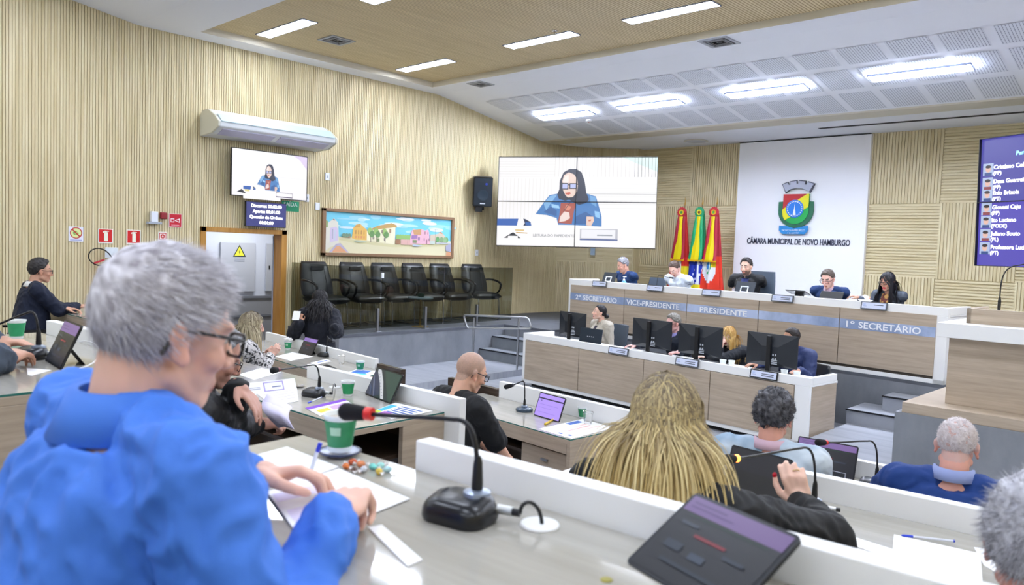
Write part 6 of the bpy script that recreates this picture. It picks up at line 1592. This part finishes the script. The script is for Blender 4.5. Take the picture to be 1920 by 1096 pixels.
def tablet(label, px, z, az, lean, w, h, shapes, emit=.5, br=False, stand=True, name='tablet'):
    p = atz(px[0], px[1], z); a = radians(az)
    if br: p = p - V((cos(a), sin(a), 0)) * w
    t = thing(name, label, 'tablet', M=TR(p.x, p.y, z + .002) @ RZ(a) @ RX(radians(-lean)) @ TR(w / 2, 0, h / 2))
    g = G(); g.prism(rrect(w, h, .01, 5), -.007, 0, RX(pi / 2) @ TR(0, 0, 0)); g.build('casing', mat('tablet_case', '#14161c', .35), t, smooth=40)
    art('screen', shapes, w - .014, h - .014, t, TR(0, -.0008, 0), emit=emit)
    if stand:
        g = G(); g.box(-w * .3, w * .3, .008, .012, -h * .46, h * .1, TR(0, .0, 0)); g.build('cover_flap', blackm, t)
        # back leg down to the desk
        L = h * .55; g = G(); th = radians(lean)
        # leg from mid back down to the table, in local frame
        top = V((0, .01, .0)); drop = (cos(th) * h / 2); 
        foot = V((0, sin(th) * 0 + drop * sin(th) + .0, -drop * cos(th)))
        foot = V((0, 0, 0)) + V((0, cos(th), -sin(th))) * 0
        # local axes of world: down = (0, sin(th), -cos(th)) ; back = (0, cos(th), sin(th))
        dn = V((0, sin(th), -cos(th))); bk = V((0, cos(th), sin(th)))
        f_ = top + dn * (drop - .004) + bk * .05
        g.add([top + V((-w * .2, 0, 0)), top + V((w * .2, 0, 0)), f_ + V((w * .2, 0, 0)), f_ + V((-w * .2, 0, 0)), top + V((-w * .2, .004, 0)), top + V((w * .2, .004, 0)), f_ + V((w * .2, .004, 0)), f_ + V((-w * .2, .004, 0))], [(0, 1, 2, 3), (7, 6, 5, 4), (0, 4, 5, 1), (2, 6, 7, 3), (1, 5, 6, 2), (0, 3, 7, 4)])
        g.build('stand_leg', blackm, t)
    return t
def dark_screen(seed=0, lil='#7a5f9c', lh=.2):
    random.seed(seed); S = [rc('#12151f', 0, 0, 1, 1), rc(lil, 0, 0, 1, lh), rc('#5c4680', .05, lh * .3, .4, lh * .42), rc('#5c4680', .05, lh * .6, .5, lh * .7)]
    S += [rc('#1c4a34', .1, lh + .03, .9, lh + .04), rc('#8c2030', .3, .42, .62, .455), rc('#3c4656', .1, .32, .28, .36), rc('#2a3648', .12, .58, .3, .68), rc('#38465c', .4, .62, .55, .7), rc('#2a3648', .65, .5, .85, .54), rc('#243040', .2, .8, .8, .84)]
    return S
def mic(label, px, z, az, head_px, head_dep=None, head_z=None, base='wedge', ring_m=None, scale=1.0, rise=.18, name='desk_microphone'):
    p = atz(px[0], px[1], z); t = thing(name, label, 'microphone', M=TR(p.x, p.y, z) @ RZ(radians(az)))
    if base == 'wedge':
        g = G()
        rings = []
        for zz, s_ in ((0, .95), (.008, 1), (.022, .98), (.034, .86), (.04, .6)):
            rings.append([V((x * .066 * 1.0 / .066 * s_, y * s_ + .004 * zz, zz + (.006 if zz > .03 and y > 0 else 0))) for x, y in rrect(.13, .10, .035, 6)])
        g.loft(rings); g.build('base', mat('mic_base_black', '#0f1116', .28), t, smooth=50)
        g = G(); g.lathe([(.026, .036), (.024, .048), (.012, .052)], 20, TR(.02, .022, 0)); g.build('neck_collar', mat('collar_grey', '#9aa6b8', .3, .6), t, smooth=40)
        bp = V((.02, .022, .05))
        g = G(); g.tube([(.06, .03, .022), (.088, .034, .022)], .0085, 12); g.build('plug', mat('plug_silver', '#c9cbc8', .3, .8), t, smooth=50)
        g = G(); g.tube([(.088, .034, .022), (.102, .036, .022)], .007, 10); g.build('plug_boot', black, t, smooth=50)
    else:
        g = G(); g.lathe([(.062, 0), (.066, .006), (.066, .018), (.055, .026), (.025, .03)], 28); g.build('base', mat('mic_base_blue', '#3a4c5e', .25), t, smooth=50)
        bp = V((0, 0, .03)); g = G(); g.box(-.022, .022, -.012, .012, .028, .044); g.build('switch_block', mat('collar_grey', '#9aa6b8', .3, .6), t, bevel=.004)
    M = t.matrix_world.copy() if False else (TR(p.x, p.y, z) @ RZ(radians(az)))
    if head_z is not None: hw = atz(head_px[0], head_px[1], head_z)
    else: hw = atd(head_px[0], head_px[1], head_dep)
    hl = M.inverted() @ hw
    gooseneck(t, bp, hl, rise, .0042 * scale, .0165 * scale, ring_m, .042 * scale)
    return t, M
def port(label, px, z, cable_from=None):
    p = atz(px[0], px[1], z); t = thing('cable_port', label, 'cable port', (p.x, p.y, z))
    g = G(); g.lathe([(.034, 0), (.035, .002), (.033, .005), (.0, .0055)], 28, cap=False); g.build('cover', white, t, smooth=50)
    if cable_from is not None:
        c = V(cable_from) - V((p.x, p.y, z)); g = G(); g.tube(bez(c, c + V((.0, .0, .03)), V((0, 0, .05)), (0.005, .0, .003), 10), .0035, 8); g.build('cable', black, t, smooth=80)

# desk of the first man
z1 = 1.52
cup(Matrix.Identity(4) @ RZ(0), *atz(637, 853, z1)[:2], z1 + .012, 'green and white paper cup on a saucer on the nearest desk', .037, .083, '#2f8a5c')
t = thing('saucer', 'small dark blue saucer under the nearest green cup', 'saucer', tuple(atz(637, 853, z1)))
g = G(); g.lathe([(.025, 0), (.03, .003), (.047, .010), (.047, .012), (.03, .006), (.0, .005)], 30, cap=False); g.build('dish', mat('saucer_blue', '#c4cce0', .2), t, smooth=50); g = G(); g.lathe([(.048, .0095), (.0485, .0125), (.044, .0125)], 30, cap=False); g.build('rim', mat('saucer_rim', '#1c2c5c', .2), t, smooth=50)
sheet('paper_sheet', 'blank white sheet under the left hand of the man in the blue shirt', [(424, 868), (538, 838), (636, 876), (520, 915)], z1)
sheet('paper_sheet', 'white sheet pointing a corner at the microphone on the nearest desk', [(636, 880), (768, 937), (672, 976), (530, 912)], z1, dz=.002)
sheet('printed_page', 'curled white page with pale lilac print under the right hand of the man in blue', [(500, 925), (590, 905), (640, 985), (560, 1010)], z1, dz=.004, printed=[('#d9d0ea', (.05, .1, .95, .3)), ('#e4dcf0', (.1, .5, .9, .75))])
sheet('name_card', 'narrow white card strip lying on the nearest desk', [(690, 990), (716, 985), (792, 1051), (764, 1063)], z1, dz=.001)
p = atz(594, 893, z1); t = thing('pen', 'pen with a blue end held by the man in the blue shirt', 'pen', (p.x, p.y, z1 + .05)); g = G(); g.tube([(-.01, -.01, -.045), (.0, .0, .004)], .004, 8); g.build('barrel', mat('pen_clear', '#dfe3ee', .2), t); g = G(); g.tube([(.0, .0, .002), (.004, .004, .02)], .0045, 8); g.build('pen_end', mat('pen_blue', '#2436c8', .3), t)
for i, (px, py, c, lb) in enumerate([(649, 874, '#d8783c', 'orange wrapped candy next to the saucer'), (661, 866, '#c85c34', 'red wrapped candy behind the orange ones'), (664, 881, '#5c4034', 'brown wrapped candy in the candy pile'), (677, 870, '#e08c5c', 'pale orange wrapped candy in the middle of the pile'), (682, 880, '#c8ccd4', 'silver wrapped candy between orange and turquoise ones'), (699, 875, '#7cd4c8', 'turquoise wrapped candy, left of its kind'), (713, 873, '#a8e4dc', 'pale turquoise wrapped candy at the far side of the pile'), (711, 884, '#e0c03c', 'yellow and turquoise wrapped candy nearest the viewer'), (727, 880, '#b4dce4', 'pale blue wrapped candy at the right end of the pile')]):
    p = atz(px, py, z1 + .006); t = thing('candy', lb, 'candy', M=TR(p.x, p.y, z1 + .007) @ RZ(i * 1.3), group='wrapped candies on the nearest desk')
    g = G(); g.ell((0, 0, 0), (.010, .007, .007), None, 12, 8); g.build('sweet', mat('wrap_' + c[1:], c, .25, vary=.3, vscale=150), t)
    g = G()
    for s_ in (-1, 1): g.add([V((s_ * .008, 0, 0)), V((s_ * .017, -.006, .003)), V((s_ * .019, .0, -.003)), V((s_ * .017, .006, .003))], [(0, 1, 2), (0, 2, 3)])
    g.build('wrapper_ends', mat('wrap_ends', '#e4e0dc', .25), t)
tm, Mm = mic('black gooseneck microphone with red ring on the nearest desk', (862, 972), z1, 12, (688, 775), head_dep=1.42, ring_m=red_ring, rise=.115, scale=1.05)
port('round white cable cover beside the nearest microphone', (1012, 985), z1, Mm @ V((.102, .036, .022)))
p = atz(1137, 1087, z1); t = thing('coin', 'small brass coin near the bottom edge of the picture', 'coin', (p.x, p.y, z1)); g = G(); g.lathe([(.009, 0), (.0095, .001), (.0085, .0018)], 20); g.build('coin', mat('coin_brass', '#8c8434', .3, .8), t)
tablet('large tablet with dark screen leaning at the bottom of the nearest desk', (1172, 1054), z1, -17, 57, .212, .168, dark_screen(1), emit=.35)

# left edge desk
cup(RZ(0), *atz(31, 634, z1)[:2], z1, 'clear and green plastic cup on the desk at the left edge', .036, .082, '#2a9a64', tab=False)
mic('black microphone with wedge base on the desk at the left edge', (55, 672), z1, 20, (-30, 618), head_dep=2.9, rise=.13)
tablet('tablet with lilac bar on the desk at the left edge', (84, 676), z1, -4, 24, .235, .165, dark_screen(2, lh=.24), emit=.4)
sheet('leaflet', 'orange and white leaflet near the edge of the left desk', [(62, 735), (75, 712), (104, 712), (104, 728)], z1, printed=[('#e08c6c', (.1, .2, .9, .7))]); sheet('paper_sheet', 'white paper beside the tablet on the left desk', [(52, 703), (50, 690), (96, 694), (60, 704)], z1)

# second row, desk of the man in the black shirt
z2 = 1.14
tm, Mm = mic('black microphone with dark red ring on the desk of the man in the black shirt', (588, 742), z2, 15, (520, 693), head_dep=3.75, ring_m=mat('ring_darkred', '#7c1c24', .4), rise=.12)
port('round white cable cover behind the microphone of the second row', (628, 726), z2, Mm @ V((.102, .036, .022)))
cup(RZ(0), *atz(652, 741, z2)[:2], z2, 'green cup with white rim beside the striped tablet', .037, .082, '#28985c', tab=False)
def leaf_screen():
    S = [rc('#1a2a30', 0, 0, 1, 1), ('#24433c', [(.35, 0), (1, 0), (1, 1), (.9, 1), (.6, .5)]), ('#2c3450', [(0, .1), (.25, .2), (.5, .9), (.3, 1), (0, 1)])]
    S += [('#c9ccd4', [(.08, .02), (.2, .02), (.45, .4), (.72, 1), (.6, 1), (.36, .5), (.1, .12)])]
    for k in range(9): S.append(('#8c929c', [(.12 + k * .06, .1 + k * .1), (.16 + k * .06, .06 + k * .1), (.17 + k * .06, .08 + k * .1), (.13 + k * .06, .12 + k * .1)]))
    S += [('#5c6480', [(.02, .3), (.06, .3), (.2, .6), (.36, 1), (.32, 1), (.14, .62)]), ('#3c4c6c', [(.0, .6), (.12, .7), (.2, .98), (.16, 1), (.08, .75), (0, .68)])]
    return S
tablet('tablet showing a dark green leaf with a white stripe', (684, 739), z2, -9, 26, .300, .170, leaf_screen(), emit=.4)
sheet('newspaper', 'colourful printed pages with blue stripes beside the striped tablet', [(694, 773), (742, 755), (812, 771), (735, 786)], z2, printed=[('#3cb4e0', (.25, .02, .8, .2)), ('#b8d83c', (.02, .0, .25, .22)), ('#b060c0', (.0, .25, .3, .55)), ('#2c5ca8', (.3, .3, .36, .9)), ('#2c5ca8', (.42, .3, .48, .9)), ('#2c5ca8', (.54, .3, .6, .9)), ('#2c5ca8', (.66, .3, .72, .9)), ('#2c5ca8', (.78, .3, .84, .9))], dz=.001)
sheet('magazine', 'purple and yellow magazine on the second row desk', [(572, 765), (645, 748), (668, 762), (600, 780)], z2, printed=[('#7c3cc0', (.0, 0, 1, .25)), ('#e0c83c', (.1, .45, .4, .8)), ('#c8a0d8', (.45, .4, .9, .8))], dz=.0015)
sheet('paper_sheet', 'white sheet with lilac lines behind the microphone of the second row', [(478, 735), (556, 722), (560, 752), (510, 760)], z2, printed=[('#cfc8e4', (.1, .1 + .16 * k, .9, .16 + .16 * k)) for k in range(5)], dz=.001)
sheet('paper_sheet', 'plain white sheet at the left end of the second row desk', [(447, 702), (490, 690), (526, 698), (476, 712)], z2)
# folded name tent
p0, p1_ = atz(446, 742, z2), atz(557, 729, z2); u_ = (p1_ - p0); t = thing('name_tent', 'folded white name card with a lilac frame on the second row desk', 'name card', tuple(p0)); nn = V((-u_.y, u_.x, 0)).normalized()
g = G(); hh = .06; a_, b_ = V((0, 0, 0)), u_; top0 = nn * .03 + V((0, 0, hh)); g.add([a_, b_, b_ + top0, a_ + top0, a_ + nn * .06, b_ + nn * .06], [(0, 1, 2, 3), (3, 2, 5, 4)]); o = g.build('card', paper, t); sd = o.modifiers.new('s', 'SOLIDIFY'); sd.thickness = .001
g = G(); 
def on_card(u0, v0, u1, v1, c): g.col = srgb(c); q = lambda u, v: u_ * u + top0 * v - nn * .0012; g.poly([q(u0, v0), q(u1, v0), q(u1, v1), q(u0, v1)])
on_card(.06, .35, .38, .42, '#b8b8cc'); on_card(.06, .5, .38, .56, '#b8b8cc'); on_card(.44, .1, .78, .9, '#a89cd0'); g.v[-4:] = [tuple(V(v) - nn * .0) for v in g.v[-4:]]; on_card(.46, .17, .76, .83, '#eceaf4'); g.v[-4:] = [tuple(V(v) - nn * .0005) for v in g.v[-4:]]; on_card(.58, .4, .73, .5, '#7c84a0'); g.v[-4:] = [tuple(V(v) - nn * .001) for v in g.v[-4:]]
g.build('card_print', mat('printed_picture', attr=True), t)
t = thing('small_dish', 'small steel dish beside the microphone stem in the second row', 'dish', tuple(atz(559, 725, z2))); g = G(); g.lathe([(.02, 0), (.04, .006), (.041, .008), (.0, .004)], 24, cap=False); g.build('dish', chrome, t, smooth=50)
def pen(px0, px1, z, label, col='#2440c8'):
    a_, b_ = atz(*px0, z + .004), atz(*px1, z + .004); t = thing('pen', label, 'pen', tuple(a_)); d_ = b_ - a_
    g = G(); g.tube([d_ * .22, d_], .0036, 8); g.build('barrel', mat('pen_clear', '#dfe3ee', .2), t); g = G(); g.tube([V((0, 0, 0)), d_ * .05, d_ * .22], [.002, .004, .0042], 8); g.build('cap', mat('pen_cap_' + col[1:], col, .3), t); g = G(); g.tube([d_ * .97, d_ * 1.0], .004, 8); g.build('plug', mat('pen_cap_' + col[1:]), t)
pen((577, 755), (603, 744), z2, 'blue and clear ballpoint pen beside the microphone of the second row')
# sheaf of papers held by the man in the black shirt
t = thing('paper_sheaf', 'printed sheets curling down from a desk edge in a seated man\'s hand', 'papers', tuple(atz(520, 760, z2 + .03)))
b0 = atz(520, 760, z2 + .03)
for j in range(2):
    g = G(); A_, B_, C_, D_ = [atd(x, y, d) - b0 for x, y, d in ((500, 738 + 4 * j, 3.62), (548, 762 + 2 * j, 3.35), (552, 805, 3.2), (522, 802, 3.3))]
    rows = []
    for k in range(13):
        f = k / 12; bow = V((.02, -.05, .02)) * sin(pi * f) * (1 + .3 * j)
        L_, R_ = A_.lerp(D_, f) + bow, B_.lerp(C_, f) + bow * .6; rows.append([L_, L_.lerp(R_, .33) + V((0, 0, .008)), L_.lerp(R_, .66) + V((0, 0, .006)), R_])
    vs = [q for r in rows for q in r]; g.add(vs, [(4 * k + q, 4 * k + 4 + q, 4 * k + 5 + q, 4 * k + 1 + q) for k in range(12) for q in range(3)])
    o = g.build('sheet', mat('sheet_lilac', '#dcd6ee', .8), t, smooth=180); sd = o.modifiers.new('s', 'SOLIDIFY'); sd.thickness = .0012
# desk B' of the blonde woman
mic('gooseneck microphone with a glowing orange ring beside a raised hand', (1512, 962), z2, 15, (1378, 859), head_dep=2.3, ring_m=lit_ring, rise=.17)
tablet('tablet with a black screen in front of the long haired blonde woman', (1354, 915), z2, -6, 18, .245, .165, [rc('#0e0c16', 0, 0, 1, 1), rc('#1c1a30', 0, .0, 1, .5), rc('#6a5c8c', .3, .93, .5, .96)], emit=.15)
sheet('paper_strip', 'white card strip with a grey crest print on the blonde woman\'s desk', [(1567, 1010), (1577, 999), (1675, 1030), (1670, 1048)], z2)
sheet('folder', 'large white folder at the right end of the blonde woman\'s desk', [(1672, 1048), (1676, 1004), (1838, 1040), (1842, 1094)], z2, dz=.002, th=.003)
sheet('paper_sheet', 'white sheet partly behind the head at the right edge', [(1826, 1026), (1860, 1030), (1870, 1075), (1845, 1060)], z2)
pen((1690, 1003), (1790, 1014), z2 + .004, 'blue capped ballpoint pen on the white folder')
t = thing('saucer', 'white saucer peeking out left of the blonde woman\'s hair', 'saucer', tuple(atz(1146, 850, z2))); g = G(); g.lathe([(.03, 0), (.05, .012), (.055, .02), (.0, .008)], 26, cap=False); g.build('dish', white, t, smooth=50)

# third row left of the middle: bald man's desk
z3 = .78
mic('slim gooseneck microphone on a round base in front of the bald man', (983, 770), z3, 10, (960, 722), head_dep=5.72, base='round', rise=.19, scale=1.1)
tablet('tablet with a bright lilac page on the bald man\'s desk', (1000, 778), z3, -7, 20, .275, .178, [rc('#9c84dc', 0, 0, 1, 1), rc('#2a2444', 0, .17, 1, .23), rc('#5c4c94', .1, .28, .16, .33), rc('#8470bc', .1, .45, .85, .47), rc('#8470bc', .1, .6, .6, .62), rc('#8470bc', .1, .8, .8, .82)], emit=.6)
t = thing('marker', 'short yellow marker next to the lilac tablet', 'marker', tuple(atz(1030, 790, z3 + .008))); g = G(); d_ = atz(1040, 786, z3 + .008) - atz(1024, 795, z3 + .008); g.tube([d_ * -.5, d_ * .5], .008, 10); g.build('barrel', mat('marker_yellow', '#d8b828', .4), t, smooth=50)
cup(RZ(0), *atz(1102, 794, z3)[:2], z3, 'clear plastic cup on the printed page of the bald man\'s desk', .037, .085, None, clear=True, liquid=False); cup(RZ(0), *atz(1092, 783, z3)[:2], z3, 'white and green paper cup behind the clear one on the bald man\'s desk', .036, .082, '#2f8a5c', tab=False, liquid=False)
sheet('printed_page', 'white page with pale red print at the corner of the bald man\'s desk', [(1010, 804), (1092, 785), (1150, 802), (1072, 822)], z3, printed=[('#e8c4bc', (.2, .35, .85, .42)), ('#d8a09c', (.25, .5, .8, .56)), ('#e8c4bc', (.3, .65, .9, .72)), ('#3c5ca8', (.05, .5, .1, .62)), ('#3c5ca8', (.08, .75, .14, .85)), ('#3c64b4', (.55, .05, .85, .22))])
# third row, left block
mic('black microphone on the furthest desk beside the tablet', (607, 668), z3, 15, (618, 636), head_dep=8.0, rise=.16)
tablet('tablet on the furthest desk beside the woman in the patterned blouse', (559, 661), z3, -3, 26, .285, .19, dark_screen(4, lil='#8c70c0', lh=.22), emit=.5)
cup(RZ(0), *atz(675, 694, z3)[:2], z3, 'green cup at the right end of the furthest desk', .042, .09, '#2a8a5c', liquid=False)
cup(RZ(0), *atz(640, 682, z3)[:2], z3, 'clear plastic cup on the furthest desk', .037, .085, None, clear=True, liquid=False)
cup(RZ(0), *atz(540, 654, z3)[:2], z3, 'green cup with a crumpled napkin at the far end of the furthest desk', .042, .09, '#2f9a68', liquid=False)
p = atz(540, 654, z3); t = thing('napkin', 'crumpled white napkin stuck in the far green cup', 'napkin', (p.x, p.y, z3 + .09)); g = G(); g.ell((0.01, 0, .02), (.05, .03, .02), RZ(.6).to_3x3(), 12, 8); g.v = [tuple(V(v) + V((n3(v, 60), n3(V(v) + V((1, 1, 1)), 60), n3(V(v) + V((2, 2, 2)), 60))) * .02) for v in g.v]; g.build('tissue', paper, t)
sheet('paper_sheet', 'white sheet under the clasped hands of the woman in the patterned blouse', [(516, 668), (548, 660), (588, 668), (545, 676)], z3); sheet('leaflet', 'folded leaflet with blue print behind the far microphone', [(582, 680), (612, 673), (622, 677), (590, 684)], z3, printed=[('#6c84c8', (.3, .3, .9, .6))])
sheet('newspaper', 'blue printed pages under the green cup at the end of the furthest desk', [(640, 702), (668, 692), (712, 696), (690, 706)], z3, printed=[('#3c74c8', (.4, .1, .95, .7)), ('#5cc8dc', (.15, .2, .4, .8))])
sheet('phone_lying', 'dark phone lying on the furthest desk', [(606, 686), (614, 684), (634, 693), (624, 696)], z3, m=black, cat='phone', th=.008)
# third row right
mic('gooseneck microphone with a red ring in front of the man in the royal blue jumper', (1634, 912), z3, 10, (1547, 829), head_dep=3.95, ring_m=red_ring, rise=.19, scale=1.15)
tablet('tablet with dark screen and lilac bar beside the curly haired man', (1600, 907), z3, 4, 18, .33, .205, dark_screen(6, lh=.17), emit=.4, br=True)
p = atz(1562, 912, z3); t = thing('small_phone', 'small dark phone propped in front of the tablet beside the curly haired man', 'phone', M=TR(p.x, p.y, z3) @ RX(radians(-15))); g = G(); g.box(-.055, .055, 0, .008, 0, .085); g.build('phone', mat('phone_frame', '#9a9ca4', .3, .5), t, bevel=.002); art('screen', [rc('#15161c', 0, 0, 1, 1)], .1, .078, t, TR(0, -.001, .0425), emit=.1)
# seat under the gallery plinth bag

sheet('paper_sheet', 'white paper in front of the woman in the grey jacket on the dais', [(1606, 560), (1622, 552), (1640, 562), (1624, 568)], 1.5)
t = thing('charging_cable', 'white charging cable behind the tablet at the left edge', 'cable', tuple(atz(128, 690, 1.52)))
b_ = atz(128, 690, 1.52); e_ = atd(150, 640, 2.95) - b_; g = G(); g.tube(bez(e_, e_ + V((.06, .05, .02)), V((.12, .1, .03)), (.05, .02, .004), 10), .003, 6); g.build('cable', white, t, smooth=80)
